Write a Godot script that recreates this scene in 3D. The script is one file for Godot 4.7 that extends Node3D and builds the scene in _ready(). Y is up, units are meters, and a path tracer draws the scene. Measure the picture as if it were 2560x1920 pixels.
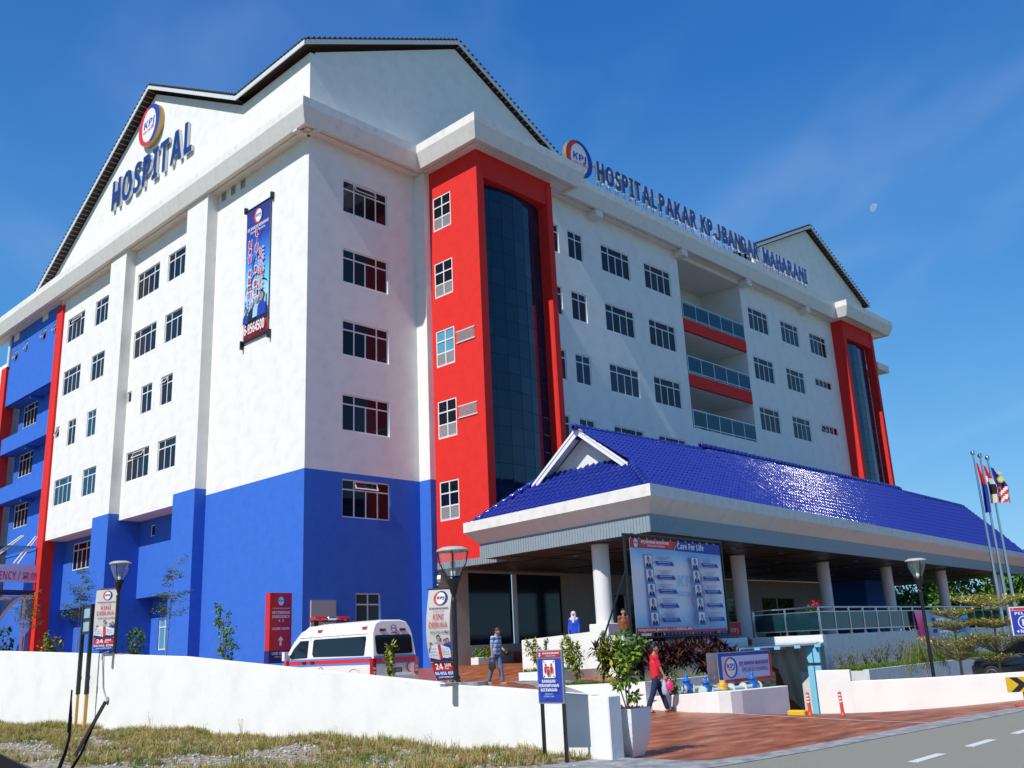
extends Node3D

# ---------------------------------------------------------------- mesh builder
class MB:
	var v := PackedVector3Array()
	var n := PackedVector3Array()
	var u := PackedVector2Array()
	var c := PackedColorArray()
	var col := Color.WHITE
	var xf := Transform3D()
	func vert(p: Vector3, nn: Vector3, uv := Vector2.ZERO) -> void:
		v.append(xf * p); n.append((xf.basis * nn).normalized()); u.append(uv); c.append(col)
	func tri(a: Vector3, b: Vector3, d: Vector3) -> void:   # counter-clockwise seen from outside
		var nn := (b - a).cross(d - a).normalized()
		vert(a, nn); vert(d, nn); vert(b, nn)
	func trin(a, b, d, na, nb, nd) -> void:
		vert(a, na); vert(d, nd); vert(b, nb)
	func quad(a: Vector3, b: Vector3, d: Vector3, e: Vector3) -> void:
		var nn := (d - a).cross(e - b).normalized()
		vert(a, nn, Vector2(0, 1)); vert(d, nn, Vector2(1, 0)); vert(b, nn, Vector2(1, 1))
		vert(a, nn, Vector2(0, 1)); vert(e, nn, Vector2(0, 0)); vert(d, nn, Vector2(1, 0))
	func quadn(a, b, d, e, na, nb, nd, ne) -> void:
		vert(a, na); vert(d, nd); vert(b, nb); vert(a, na); vert(e, ne); vert(d, nd)
	func bx(x0: float, x1: float, y0: float, y1: float, z0: float, z1: float) -> void:
		var p := [Vector3(x0, y0, z0), Vector3(x1, y0, z0), Vector3(x1, y1, z0), Vector3(x0, y1, z0), Vector3(x0, y0, z1), Vector3(x1, y0, z1), Vector3(x1, y1, z1), Vector3(x0, y1, z1)]
		quad(p[4], p[5], p[6], p[7]); quad(p[1], p[0], p[3], p[2]); quad(p[0], p[4], p[7], p[3]); quad(p[5], p[1], p[2], p[6]); quad(p[7], p[6], p[2], p[3]); quad(p[0], p[1], p[5], p[4])
	func bev(x0: float, x1: float, y0: float, y1: float, z0: float, z1: float, r: float) -> void:   # box with chamfered vertical and top edges
		var ring := func(y: float, i: float) -> Array:
			var k := r + i
			return [Vector3(x0 + i, y, z0 + k), Vector3(x0 + i, y, z1 - k), Vector3(x0 + k, y, z1 - i), Vector3(x1 - k, y, z1 - i), Vector3(x1 - i, y, z1 - k), Vector3(x1 - i, y, z0 + k), Vector3(x1 - k, y, z0 + i), Vector3(x0 + k, y, z0 + i)]
		loft([ring.call(y0, 0.0), ring.call(y1 - r, 0.0), ring.call(y1, r)], true, true, false)
	func bar(a: Vector3, b: Vector3, w: float, h: float, up := Vector3.UP) -> void:
		var d := (b - a).normalized()
		var s := d.cross(up)
		if s.length() < 0.01: s = d.cross(Vector3.RIGHT)
		s = s.normalized() * w / 2.0
		var t := s.cross(d).normalized() * h / 2.0
		var q := [a - s - t, a + s - t, a + s + t, a - s + t, b - s - t, b + s - t, b + s + t, b - s + t]
		quad(q[0], q[1], q[5], q[4]); quad(q[1], q[2], q[6], q[5]); quad(q[2], q[3], q[7], q[6]); quad(q[3], q[0], q[4], q[7]); quad(q[1], q[0], q[3], q[2]); quad(q[4], q[5], q[6], q[7])
	func tube(pts: Array, r0: float, r1: float, k := 8) -> void:
		var rings := []
		var m := pts.size()
		var side := Vector3.ZERO
		for i in m:
			var d: Vector3 = (pts[mini(i + 1, m - 1)] - pts[maxi(i - 1, 0)]).normalized()
			if side == Vector3.ZERO:
				side = d.cross(Vector3.UP if absf(d.y) < 0.9 else Vector3.RIGHT).normalized()
			side = (side - d * side.dot(d)).normalized()
			var o := d.cross(side)
			var r := lerpf(r0, r1, float(i) / maxf(1, m - 1))
			var ring := []
			for j in k:
				var a := TAU * j / k
				ring.append(pts[i] + (side * cos(a) + o * sin(a)) * r)
			rings.append(ring)
		loft(rings, true, true, true)
	func loft(rings: Array, cap0 := true, cap1 := true, smooth := true, closed := true) -> void:   # rings run counter-clockwise seen from the far end
		var m := rings.size()
		var k: int = rings[0].size()
		var nk := k if closed else k - 1
		var nr := []
		if smooth:
			for i in m:
				var row := []
				for j in k:
					var a: Vector3 = rings[i][(j + 1) % k if closed else mini(j + 1, k - 1)] - rings[i][(j + k - 1) % k if closed else maxi(j - 1, 0)]
					var b: Vector3 = rings[mini(i + 1, m - 1)][j] - rings[maxi(i - 1, 0)][j]
					var w := a.cross(b)
					row.append(w.normalized() if w.length() > 1e-12 else Vector3.UP)
				nr.append(row)
		for i in m - 1:
			for j in nk:
				var j2 := (j + 1) % k
				if smooth:
					quadn(rings[i][j], rings[i][j2], rings[i + 1][j2], rings[i + 1][j], nr[i][j], nr[i][j2], nr[i + 1][j2], nr[i + 1][j])
				else:
					quad(rings[i][j], rings[i][j2], rings[i + 1][j2], rings[i + 1][j])
		if closed:
			for e in 2:
				if [cap0, cap1][e]:
					var ring: Array = rings[0] if e == 0 else rings[m - 1]
					var o := Vector3.ZERO
					for q in ring: o += q
					o /= k
					for j in k:
						if e == 0: tri(o, ring[(j + 1) % k], ring[j])
						else: tri(o, ring[j], ring[(j + 1) % k])
	func lathe(prof: Array, k := 12, at := Vector3.ZERO, smooth := true) -> void:   # prof: Vector2(radius, y) from bottom to top
		var rings := []
		for q in prof:
			var ring := []
			for j in k:
				var a := -TAU * j / k
				ring.append(at + Vector3(cos(a) * q.x, q.y, sin(a) * q.x))
			rings.append(ring)
		loft(rings, true, true, smooth)
	func ball(o: Vector3, r: Vector3, k := 10, m := 6) -> void:
		var prof := []
		for i in m + 1:
			var t := -PI / 2 + PI * i / m
			prof.append(Vector2(cos(t), sin(t)))
		var old := xf
		xf = xf * Transform3D(Basis.from_scale(r), o)
		lathe(prof, k)
		xf = old
	func ext(poly: PackedVector2Array, z0: float, z1: float, back := true) -> void:   # polygon in the xy plane, extruded along z
		var p := poly
		if Geometry2D.is_polygon_clockwise(p):
			p = p.duplicate(); p.reverse()
		var t := Geometry2D.triangulate_polygon(p)
		for i in range(0, t.size(), 3):
			var a := p[t[i]]; var b := p[t[i + 1]]; var d := p[t[i + 2]]
			if (b - a).cross(d - a) < 0:
				var w := b; b = d; d = w
			tri(Vector3(a.x, a.y, z1), Vector3(b.x, b.y, z1), Vector3(d.x, d.y, z1))
			if back: tri(Vector3(a.x, a.y, z0), Vector3(d.x, d.y, z0), Vector3(b.x, b.y, z0))
		for i in p.size():
			var a := p[i]; var b := p[(i + 1) % p.size()]
			quad(Vector3(a.x, a.y, z0), Vector3(b.x, b.y, z0), Vector3(b.x, b.y, z1), Vector3(a.x, a.y, z1))
	func patch(poly: PackedVector2Array, f: Callable) -> void:   # flat polygon laid on a surface
		var p := poly
		if Geometry2D.is_polygon_clockwise(p):
			p = p.duplicate(); p.reverse()
		var t := Geometry2D.triangulate_polygon(p)
		for i in range(0, t.size(), 3):
			var a := p[t[i]]; var b := p[t[i + 1]]; var d := p[t[i + 2]]
			if (b - a).cross(d - a) < 0:
				var w := b; b = d; d = w
			tri(f.call(a), f.call(b), f.call(d))
	func holed(u0: float, u1: float, y0: float, y1: float, holes: Array, depth: float) -> void:   # wall in the xy plane facing +z with openings [u0, u1, y0, y1]
		var us := [u0, u1]
		var ys := [y0, y1]
		for h in holes:
			us.append_array([clampf(h[0], u0, u1), clampf(h[1], u0, u1)])
			ys.append_array([clampf(h[2], y0, y1), clampf(h[3], y0, y1)])
		us.sort(); ys.sort()
		for i in us.size() - 1:
			if us[i + 1] - us[i] < 1e-4: continue
			var um: float = (us[i] + us[i + 1]) / 2
			var start := -1.0
			for j in ys.size() - 1:
				if ys[j + 1] - ys[j] < 1e-4: continue
				var ym: float = (ys[j] + ys[j + 1]) / 2
				var hole := false
				for h in holes:
					if um > h[0] and um < h[1] and ym > h[2] and ym < h[3]: hole = true
				if not hole:
					quad(Vector3(us[i], ys[j], 0), Vector3(us[i + 1], ys[j], 0), Vector3(us[i + 1], ys[j + 1], 0), Vector3(us[i], ys[j + 1], 0))
		for h in holes:
			var a := Vector3(h[0], h[2], 0); var b := Vector3(h[1], h[2], 0); var d := Vector3(h[1], h[3], 0); var e := Vector3(h[0], h[3], 0)
			var k := Vector3(0, 0, -depth)
			quad(a, b, b + k, a + k)
			quad(b, d, d + k, b + k)
			quad(d, e, e + k, d + k)
			quad(e, a, a + k, e + k)
	func sweep(path: Array, prof: Array, closed := false) -> void:   # path: Vector2(x, z), wall on the left going along; prof: Vector2(outwards, y)
		var m := path.size()
		var rows := []
		for i in m:
			var p: Vector2 = path[i]
			var d0: Vector2 = (p - path[(i + m - 1) % m]).normalized() if closed or i > 0 else (path[1] - p).normalized()
			var d1: Vector2 = (path[(i + 1) % m] - p).normalized() if closed or i < m - 1 else d0
			var n0 := Vector2(-d0.y, d0.x)
			var n1 := Vector2(-d1.y, d1.x)
			var k := (n0 + n1) / (1.0 + n0.dot(n1))
			var row := []
			for q in prof:
				row.append(Vector3(p.x + k.x * q.x, q.y, p.y + k.y * q.x))
			rows.append(row)
		for i in (m if closed else m - 1):
			var a: Array = rows[i]
			var b: Array = rows[(i + 1) % m]
			for j in prof.size() - 1:
				quad(a[j], b[j], b[j + 1], a[j + 1])
		if not closed:
			for e in [[rows[0], 1], [rows[m - 1], -1]]:
				var o := Vector3.ZERO
				for q in e[0]: o += q
				o /= e[0].size()
				for j in e[0].size():
					var q1: Vector3 = e[0][j]; var q2: Vector3 = e[0][(j + 1) % e[0].size()]
					if e[1] > 0: tri(o, q1, q2)
					else: tri(o, q2, q1)
	func arrays_in(ar: Array, t: Transform3D, f = null) -> void:
		var vs: PackedVector3Array = ar[Mesh.ARRAY_VERTEX]
		var ns: PackedVector3Array = ar[Mesh.ARRAY_NORMAL]
		var ix = ar[Mesh.ARRAY_INDEX]
		var cnt: int = ix.size() if ix != null and ix.size() else vs.size()
		for i in cnt:
			var k: int = ix[i] if ix != null and ix.size() else i
			var q := t * vs[k]
			if f != null: q = f.call(q)
			vert(q, t.basis * ns[k])
	func mesh(m: Material = null) -> ArrayMesh:
		var a := []
		a.resize(Mesh.ARRAY_MAX)
		a[Mesh.ARRAY_VERTEX] = v; a[Mesh.ARRAY_NORMAL] = n; a[Mesh.ARRAY_TEX_UV] = u; a[Mesh.ARRAY_COLOR] = c
		var am := ArrayMesh.new()
		am.add_surface_from_arrays(Mesh.PRIMITIVE_TRIANGLES, a)
		if m: am.surface_set_material(0, m)
		return am

# ---------------------------------------------------------------- scene helpers
var M := {}
var rng := RandomNumberGenerator.new()
var fonts := {}
var glyphs := {}

func put(called: String, what, m: Material, parent: Node = null) -> MeshInstance3D:
	var o := MeshInstance3D.new()
	o.name = called
	o.mesh = what.mesh() if what is MB else what
	o.material_override = m
	(parent if parent else self).add_child(o, true)
	return o

func tag(o: Node, label: String, category: String, group := "", kind := "") -> Node:
	if label: o.set_meta("label", label)
	if category: o.set_meta("category", category)
	if group: o.set_meta("group", group)
	if kind: o.set_meta("kind", kind)
	return o

func thing(called: String, label: String, category: String, at := Vector3.ZERO, turn := 0.0, group := "") -> Node3D:
	var o := Node3D.new()
	o.name = called
	add_child(o, true)
	o.position = at
	o.rotation.y = turn
	tag(o, label, category, group)
	return o

func struct(called: String, what, m: Material) -> MeshInstance3D:
	var o := put(called, what, m)
	o.set_meta("kind", "structure")
	return o

func dup(o: Node3D, label: String, at: Vector3, turn := 0.0) -> Node3D:
	var c: Node3D = o.duplicate()
	c.name = o.name.rstrip("0123456789")
	add_child(c, true)
	c.position = at
	c.rotation.y = turn
	c.set_meta("label", label)
	return c

func lin(r: float, g: float, b: float) -> Color:
	return Color(r, g, b).linear_to_srgb()

func mat(called: String, c: Color, rough := 0.8, metal := 0.0, spec := 0.5) -> StandardMaterial3D:
	var m := StandardMaterial3D.new()
	m.resource_name = called
	m.albedo_color = c
	m.roughness = rough
	m.metallic = metal
	m.metallic_specular = spec
	M[called] = m
	return m

func noise_tex(sd: int, freq: float, size := 512, oct := 4, normal := 0.0, ramp = null, type := FastNoiseLite.TYPE_SIMPLEX_SMOOTH) -> NoiseTexture2D:
	var fn := FastNoiseLite.new()
	fn.seed = sd; fn.frequency = freq; fn.fractal_octaves = oct; fn.noise_type = type
	var t := NoiseTexture2D.new()
	t.width = size; t.height = size; t.seamless = true; t.noise = fn
	if normal > 0.0:
		t.as_normal_map = true; t.bump_strength = normal
	if ramp:
		var g := Gradient.new()
		g.offsets = PackedFloat32Array(ramp[0]); g.colors = PackedColorArray(ramp[1])
		t.color_ramp = g
	return t

func tri_map(m: StandardMaterial3D, alb: Texture2D, nrm: Texture2D, scale: float, ns := 1.0, world := true) -> StandardMaterial3D:
	if alb: m.albedo_texture = alb
	if nrm:
		m.normal_enabled = true; m.normal_texture = nrm; m.normal_scale = ns
	m.uv1_triplanar = true
	m.uv1_world_triplanar = world
	m.uv1_scale = Vector3.ONE * scale
	return m

func font(bold: bool, serif := false) -> SystemFont:
	var key := str(bold) + str(serif)
	if not fonts.has(key):
		var f := SystemFont.new()
		f.font_names = PackedStringArray(["Droid Serif" if serif else "Droid Sans"])
		f.font_weight = 700 if bold else 400
		fonts[key] = f
	return fonts[key]

func baseline(bold: bool) -> float:
	var key := "H line" + str(bold)
	if not glyphs.has(key):
		var tm := TextMesh.new()
		tm.font = font(bold); tm.text = "H"; tm.font_size = 40; tm.pixel_size = 0.01; tm.depth = 0.01
		glyphs[key] = tm.get_aabb().position.y
	return glyphs[key]

# lettering as real geometry: centred on x, standing on y, cap height h, width w (0 = natural), from z to z + depth
func text(mb: MB, s: String, x: float, y: float, h: float, w := 0.0, z := 0.0, depth := 0.004, bold := true, f = null, shear := 0.0, align := 0.5) -> void:
	var key := s + str(bold)
	if not glyphs.has(key):
		var tm := TextMesh.new()
		tm.font = font(bold); tm.text = s; tm.font_size = 40; tm.pixel_size = 0.01; tm.depth = 0.01
		tm.curve_step = 2.0
		glyphs[key] = [tm.surface_get_arrays(0), tm.get_aabb()]
	var g = glyphs[key]
	var bb: AABB = g[1]
	var cap := 0.286
	var sy := h / cap
	var sx := w / bb.size.x if w > 0.0 else sy
	var base := baseline(bold)
	var t := Transform3D(Basis(Vector3(sx, 0, 0), Vector3(shear * sy, sy, 0), Vector3(0, 0, depth / 0.01)), Vector3.ZERO)
	var o := Vector3(bb.position.x + bb.size.x * align, base, bb.position.z)
	t.origin = Vector3(x, y, z) - t.basis * o
	mb.arrays_in(g[0], t, f)

func rect(x0, x1, y0, y1) -> PackedVector2Array:
	return PackedVector2Array([Vector2(x0, y0), Vector2(x1, y0), Vector2(x1, y1), Vector2(x0, y1)])

func rrect(x0: float, x1: float, y0: float, y1: float, r: float, k := 4) -> PackedVector2Array:
	var p := PackedVector2Array()
	for q in [[x1 - r, y1 - r, 0.0], [x0 + r, y1 - r, PI / 2], [x0 + r, y0 + r, PI], [x1 - r, y0 + r, PI * 1.5]]:
		for i in k + 1:
			var a: float = q[2] + PI / 2 * i / k
			p.append(Vector2(q[0] + cos(a) * r, q[1] + sin(a) * r))
	return p

func oval(x: float, y: float, rx: float, ry: float, k := 20) -> PackedVector2Array:
	var p := PackedVector2Array()
	for i in k: p.append(Vector2(x + cos(TAU * i / k) * rx, y + sin(TAU * i / k) * ry))
	return p

func flatp(mb: MB, poly: PackedVector2Array, z: float, f = null) -> void:   # flat print lying z in front of a panel
	if f == null: mb.patch(poly, func(p): return Vector3(p.x, p.y, z))
	else: mb.patch(poly, func(p): return f.call(Vector3(p.x, p.y, z)))

func arc_band(x: float, y: float, r: float, a0: float, a1: float, w0: float, w1: float, sq := 1.0, k := 18) -> PackedVector2Array:   # crescent band, thickest in its middle
	var p := PackedVector2Array()
	for i in k + 1:
		var a := lerpf(a0, a1, float(i) / k)
		p.append(Vector2(x + cos(a) * r * sq, y + sin(a) * r))
	for i in k + 1:
		var t := float(k - i) / k
		var a := lerpf(a0, a1, t)
		var w := lerpf(w0, w1, sin(t * PI))
		p.append(Vector2(x + cos(a) * (r - w) * sq, y + sin(a) * (r - w)))
	return p

# the round emblem: red crescent, blue crescent, white disc, lettering
func emblem(o: Node, x: float, y: float, r: float, z: float, f = null, disc := true, sq := 1.0, small := true, lc := "print_blue") -> void:
	var m := MB.new()
	if disc:
		flatp(m, oval(x, y, r * 0.8 * sq, r * 0.9, 28), z, f)
		put("emblem_disc", m, M.print_white, o)
	m = MB.new(); flatp(m, crescent(x, y, r, 75, 290, 24), z + 0.002, f)
	put("emblem_red_crescent", m, M.print_red, o)
	m = MB.new(); flatp(m, crescent(x, y, r, -75, 100, 24), z + 0.004, f)
	put("emblem_blue_crescent", m, M[lc], o)
	m = MB.new(); text(m, "KPJ", x, y - r * 0.08, r * 0.36, r * 1.0 * sq, z + 0.003, 0.003, true, f, 0.12)
	put("emblem_lettering", m, M[lc], o)
	if small:
		m = MB.new(); text(m, "HEALTHCARE", x, y - r * 0.32, r * 0.13, r * 1.05 * sq, z + 0.003, 0.003, true, f)
		put("emblem_small_lettering", m, M.print_red, o)

# Chinese lettering from strokes on a 10 x 10 grid
const STROKES := {
	"正": [[1, 9, 9, 9], [5, 9, 5, 1], [5, 5, 8.5, 5], [2.5, 6, 2.5, 1], [0.5, 1, 9.5, 1]],
	"式": [[0.5, 7.5, 9.5, 7.5], [6, 10, 7, 4], [7, 4, 9.3, 0.8], [7.8, 9.8, 9, 8.6], [1.2, 5, 5.2, 5], [3.2, 5, 3.2, 1.5], [0.8, 1.2, 5.6, 2]],
	"营": [[0.5, 8.6, 9.5, 8.6], [3.2, 10, 3.2, 7.6], [6.8, 10, 6.8, 7.6], [0.8, 7, 9.2, 7], [0.8, 7, 0.6, 5.8], [9.2, 7, 9.2, 5.8], [3, 5.8, 7, 5.8], [3, 5.8, 3, 4], [7, 5.8, 7, 4], [3, 4, 7, 4], [1.8, 3, 8.2, 3], [1.8, 3, 1.8, 0.4], [8.2, 3, 8.2, 0.4], [1.8, 0.5, 8.2, 0.5]],
	"业": [[3.6, 9.5, 3.6, 1], [6.4, 9.5, 6.4, 1], [1, 7, 2.4, 3.4], [9, 7, 7.6, 3.4], [0.5, 1, 9.5, 1]],
	"紧": [[1.6, 9.4, 1.6, 6], [3, 9.8, 3, 6], [4.4, 9, 8.6, 9], [8.6, 9, 4.6, 5.8], [5, 8.2, 9.2, 5.8], [5, 5.6, 2.6, 4.2], [2.6, 4.2, 7.4, 4], [7, 5.2, 2, 2.8], [2, 2.8, 8.4, 3], [5, 3, 5, 0.2], [3.2, 2, 1.6, 0.8], [6.8, 2, 8.6, 0.8]],
	"急": [[4, 9.8, 1.6, 7.4], [3.6, 8.6, 7, 8.6], [7, 8.6, 5.6, 7.2], [2, 7, 8, 7], [8, 7, 8, 4], [2, 5.5, 8, 5.5], [2, 4, 8, 4], [1, 2.6, 1.6, 0.8], [3, 2.8, 4, 0.6], [4, 0.6, 7.2, 0.6], [7.2, 0.6, 7.4, 1.6], [5.4, 3, 6, 1.8], [8.2, 2.8, 9.2, 1.2]]}

func hanzi(mb: MB, ch: String, x: float, y: float, s: float, z: float, w := 0.09, f = null) -> void:
	for k in STROKES[ch]:
		var a := Vector2(x + k[0] * s / 10, y + k[1] * s / 10)
		var b := Vector2(x + k[2] * s / 10, y + k[3] * s / 10)
		var d := (b - a).normalized()
		var e := Vector2(-d.y, d.x) * s * w / 2
		a -= d * s * w * 0.4; b += d * s * w * 0.4
		flatp(mb, PackedVector2Array([a - e, b - e, b + e, a + e]), z, f)

# ---------------------------------------------------------------- sky, camera, sun
func sky_image() -> ImageTexture:
	var w := 1536
	var h := 768
	var im := Image.create(w, h, false, Image.FORMAT_RGBF)
	var wis := FastNoiseLite.new()
	wis.seed = 5; wis.frequency = 1.0; wis.fractal_octaves = 5
	var big := FastNoiseLite.new()
	big.seed = 11; big.frequency = 1.0; big.fractal_octaves = 3
	var cum := FastNoiseLite.new()
	cum.seed = 21; cum.frequency = 1.0; cum.fractal_octaves = 5
	var stops := [[0.0, 0.40, 0.70, 0.95], [4.0, 0.29, 0.61, 0.93], [10.0, 0.15, 0.45, 0.84], [20.0, 0.068, 0.285, 0.69], [32.0, 0.030, 0.178, 0.55], [45.0, 0.018, 0.125, 0.44], [90.0, 0.009, 0.07, 0.31]]
	for j in h:
		var el := 90.0 - (j + 0.5) * 180.0 / h
		if el < -1.0:
			im.fill_rect(Rect2i(0, j, w, h - j), Color(0.36, 0.37, 0.36))
			break
		var e := maxf(el, 0.0)
		var base := Vector3.ZERO
		for k in stops.size() - 1:
			if e >= stops[k][0] and e <= stops[k + 1][0]:
				var t: float = (e - stops[k][0]) / (stops[k + 1][0] - stops[k][0])
				base = Vector3(stops[k][1], stops[k][2], stops[k][3]).lerp(Vector3(stops[k + 1][1], stops[k + 1][2], stops[k + 1][3]), t)
		for i in w:
			var az := ((i + 0.5) / w - 0.5) * TAU      # 0 looks along -z, positive towards +x
			var dir := Vector3(sin(az) * cos(deg_to_rad(e)), sin(deg_to_rad(e)), -cos(az) * cos(deg_to_rad(e)))
			# thin high cloud on a plane overhead
			var q := Vector2(dir.x, dir.z) / (dir.y + 0.12)
			var b := big.get_noise_2d(q.x * 0.7, q.y * 0.7)
			var s := wis.get_noise_2d(q.x * 1.1 + q.y * 0.7 + b * 0.6, q.y * 2.6 - q.x * 1.6)
			var veil := smoothstep(-0.1, 0.9, s * 0.8 + b * 0.7) * 0.10 + smoothstep(-0.4, 0.7, b) * 0.05
			veil *= smoothstep(0.0, 12.0, e) * 0.9 + 0.1
			var col := base.lerp(Vector3(0.62, 0.76, 0.98), veil)
			# a bank of cumulus low on the horizon
			if e < 16.0:
				var lump := cum.get_noise_2d(az * 9.0, e * 0.16) * 0.6 + cum.get_noise_2d(az * 30.0 + 7.0, e * 0.5) * 0.4
				var top := -4.0 + 14.5 * exp(-pow((az - CLOUD_AZ) / 0.055, 2.0)) + 6.0 * big.get_noise_1d(az * 2.0 + 3.0)
				var cov := smoothstep(-0.6, 0.6, top + lump * 3.5 - e)
				var lit := clampf(0.55 + lump * 0.7 + (e - top * 0.5) * 0.05, 0.0, 1.0)
				col = col.lerp(Vector3(0.62, 0.68, 0.76).lerp(Vector3(0.97, 0.96, 0.95), lit), cov * 0.95)
			im.set_pixel(i, j, Color(col.x, col.y, col.z))
	return ImageTexture.create_from_image(im)

const CLOUD_AZ := -0.355

func make_world() -> void:
	var cam := Camera3D.new()
	cam.name = "camera"
	cam.position = Vector3(34.134, 1.75, 22.92)
	cam.rotation = Vector3(0.272557, 0.756544, -0.046534)
	cam.fov = 44.144
	cam.near = 0.1
	cam.far = 6000.0
	cam.current = true
	add_child(cam)
	var we := WorldEnvironment.new()
	we.name = "environment"
	var e := Environment.new()
	e.background_mode = Environment.BG_SKY
	var ps := PanoramaSkyMaterial.new()
	ps.panorama = sky_image()
	ps.energy_multiplier = 1.0
	e.sky = Sky.new()
	e.sky.sky_material = ps
	e.background_energy_multiplier = 1.0
	e.tonemap_mode = Environment.TONE_MAPPER_LINEAR
	e.tonemap_exposure = 1.0
	e.sdfgi_enabled = true; e.ssao_enabled = true; e.ssil_enabled = true
	we.environment = e
	add_child(we)
	var sun := DirectionalLight3D.new()
	sun.name = "sun"
	sun.light_energy = 1.55
	sun.light_color = Color(1.0, 0.985, 0.955)
	sun.light_angular_distance = 0.5
	sun.shadow_enabled = true
	add_child(sun)
	sun.basis = Basis.looking_at(-Vector3(0.03, 0.75, 0.66).normalized())

func make_materials() -> void:
	rng.seed = 7
	var bump := noise_tex(3, 0.045, 512, 4, 2.0)
	var fine := noise_tex(4, 0.06, 512, 4, 2.5)
	var mott := noise_tex(8, 0.006, 512, 5, 0.0, [[0.0, 0.45, 1.0], [Color(0.955, 0.955, 0.95), Color(0.985, 0.985, 0.98), Color(1, 1, 1)]])
	var weather := noise_tex(9, 0.012, 512, 5, 0.0, [[0.0, 0.35, 0.55, 1.0], [Color(0.93, 0.93, 0.92), Color(0.97, 0.97, 0.965), Color(0.99, 0.99, 0.985), Color(1, 1, 1)]])
	var paint := func(called: String, c: Color, alb: Texture2D, sc := 0.35, ns := 0.22) -> StandardMaterial3D:
		return tri_map(mat(called, c, 0.75, 0.0, 0.35), alb, bump, sc, ns)
	paint.call("white_wall", lin(0.81, 0.80, 0.765), mott, 0.3, 0.18)
	paint.call("white_trim", lin(0.77, 0.755, 0.72), weather, 0.25)
	paint.call("white_garden_wall", lin(0.81, 0.80, 0.77), mott, 0.25, 0.12)
	paint.call("grey_garden_wall", lin(0.62, 0.64, 0.66), weather, 0.4, 0.4)
	paint.call("blue_wall", lin(0.040, 0.155, 0.62), mott, 0.45, 0.45)
	paint.call("red_wall", lin(0.72, 0.028, 0.022), mott, 0.45, 0.3)
	paint.call("lobby_paint", lin(0.50, 0.47, 0.44), mott)
	paint.call("soffit_white", lin(0.72, 0.71, 0.70), mott)
	paint.call("brick_grey", lin(0.42, 0.41, 0.39), weather, 0.5)
	mat("frame_white", lin(0.75, 0.76, 0.77), 0.4)
	mat("glass_dark", lin(0.006, 0.010, 0.016), 0.04, 0.0, 0.36)
	mat("glass_dark_b", lin(0.010, 0.016, 0.026), 0.06, 0.0, 0.4)
	mat("glass_dark_c", lin(0.018, 0.012, 0.014), 0.05, 0.0, 0.34)
	mat("glass_teal", lin(0.010, 0.060, 0.095), 0.08, 0.0, 0.35)
	mat("glass_sky", lin(0.10, 0.32, 0.45), 0.08, 0.0, 0.5)
	mat("glass_tower", lin(0.004, 0.017, 0.042), 0.05, 0.0, 0.5)
	mat("glass_tower_b", lin(0.005, 0.022, 0.052), 0.06, 0.0, 0.52)
	mat("glass_joint", lin(0.004, 0.010, 0.02), 0.3)
	var cl := mat("glass_clear", Color(0.8, 0.95, 0.95, 0.12), 0.03)
	cl.transparency = BaseMaterial3D.TRANSPARENCY_ALPHA
	mat("glass_rail", lin(0.006, 0.034, 0.042), 0.06, 0.0, 0.4)
	mat("glass_curtained", lin(0.014, 0.030, 0.052), 0.12, 0.0, 0.4)
	var gb := mat("glass_blue_roof", Color(0.16, 0.42, 0.6, 0.88), 0.1)
	gb.transparency = BaseMaterial3D.TRANSPARENCY_ALPHA
	mat("curtain", lin(0.05, 0.25, 0.32), 0.9)
	mat("louvre_white", lin(0.68, 0.68, 0.67), 0.5)
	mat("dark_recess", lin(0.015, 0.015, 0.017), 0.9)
	tri_map(mat("tile_blue", lin(0.020, 0.036, 0.25), 0.11, 0.0, 0.3), null, fine, 0.9, 0.15)
	var dk := mat("tile_blue_dark", lin(0.010, 0.018, 0.12), 0.3, 0.0, 0.6)
	dk.metallic = 0.0
	mat("tile_brown", lin(0.035, 0.022, 0.025), 0.5)
	mat("roof_underside", lin(0.035, 0.014, 0.012), 0.8)
	mat("batten", lin(0.22, 0.23, 0.24), 0.7)
	mat("barge", lin(0.62, 0.68, 0.68), 0.5)
	tri_map(mat("cladding_grey", lin(0.26, 0.32, 0.355), 0.5), mott, null, 0.8)
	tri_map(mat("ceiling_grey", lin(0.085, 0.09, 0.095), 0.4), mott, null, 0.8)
	mat("column_white", lin(0.74, 0.74, 0.73), 0.6)
	mat("steel", lin(0.55, 0.56, 0.57), 0.22, 0.95)
	mat("chrome", lin(0.72, 0.73, 0.75), 0.1, 1.0)
	mat("black_metal", lin(0.012, 0.012, 0.014), 0.35)
	mat("black_matt", lin(0.015, 0.015, 0.016), 0.8)
	mat("grey_metal", lin(0.30, 0.31, 0.32), 0.45, 0.4)
	mat("lamp_lid", lin(0.45, 0.44, 0.42), 0.4)
	mat("letter_blue", lin(0.008, 0.032, 0.20), 0.22, 0.0, 0.7)
	mat("letter_side", lin(0.55, 0.57, 0.6), 0.2, 0.8)
	mat("brass_side", lin(0.48, 0.33, 0.14), 0.35, 0.6)
	mat("print_white", lin(0.78, 0.78, 0.80), 0.6)
	mat("print_cream", lin(0.62, 0.58, 0.53), 0.7)
	mat("print_lavender", lin(0.52, 0.52, 0.78), 0.4)
	mat("print_red", lin(0.66, 0.03, 0.03), 0.5)
	mat("print_dark_red", lin(0.42, 0.02, 0.03), 0.5)
	mat("print_blue", lin(0.02, 0.045, 0.36), 0.5)
	mat("print_navy", lin(0.012, 0.018, 0.14), 0.5)
	mat("print_grey", lin(0.33, 0.36, 0.42), 0.6)
	mat("print_light_blue", lin(0.35, 0.58, 0.85), 0.6)
	mat("print_mid_blue", lin(0.06, 0.24, 0.66), 0.6)
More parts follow.
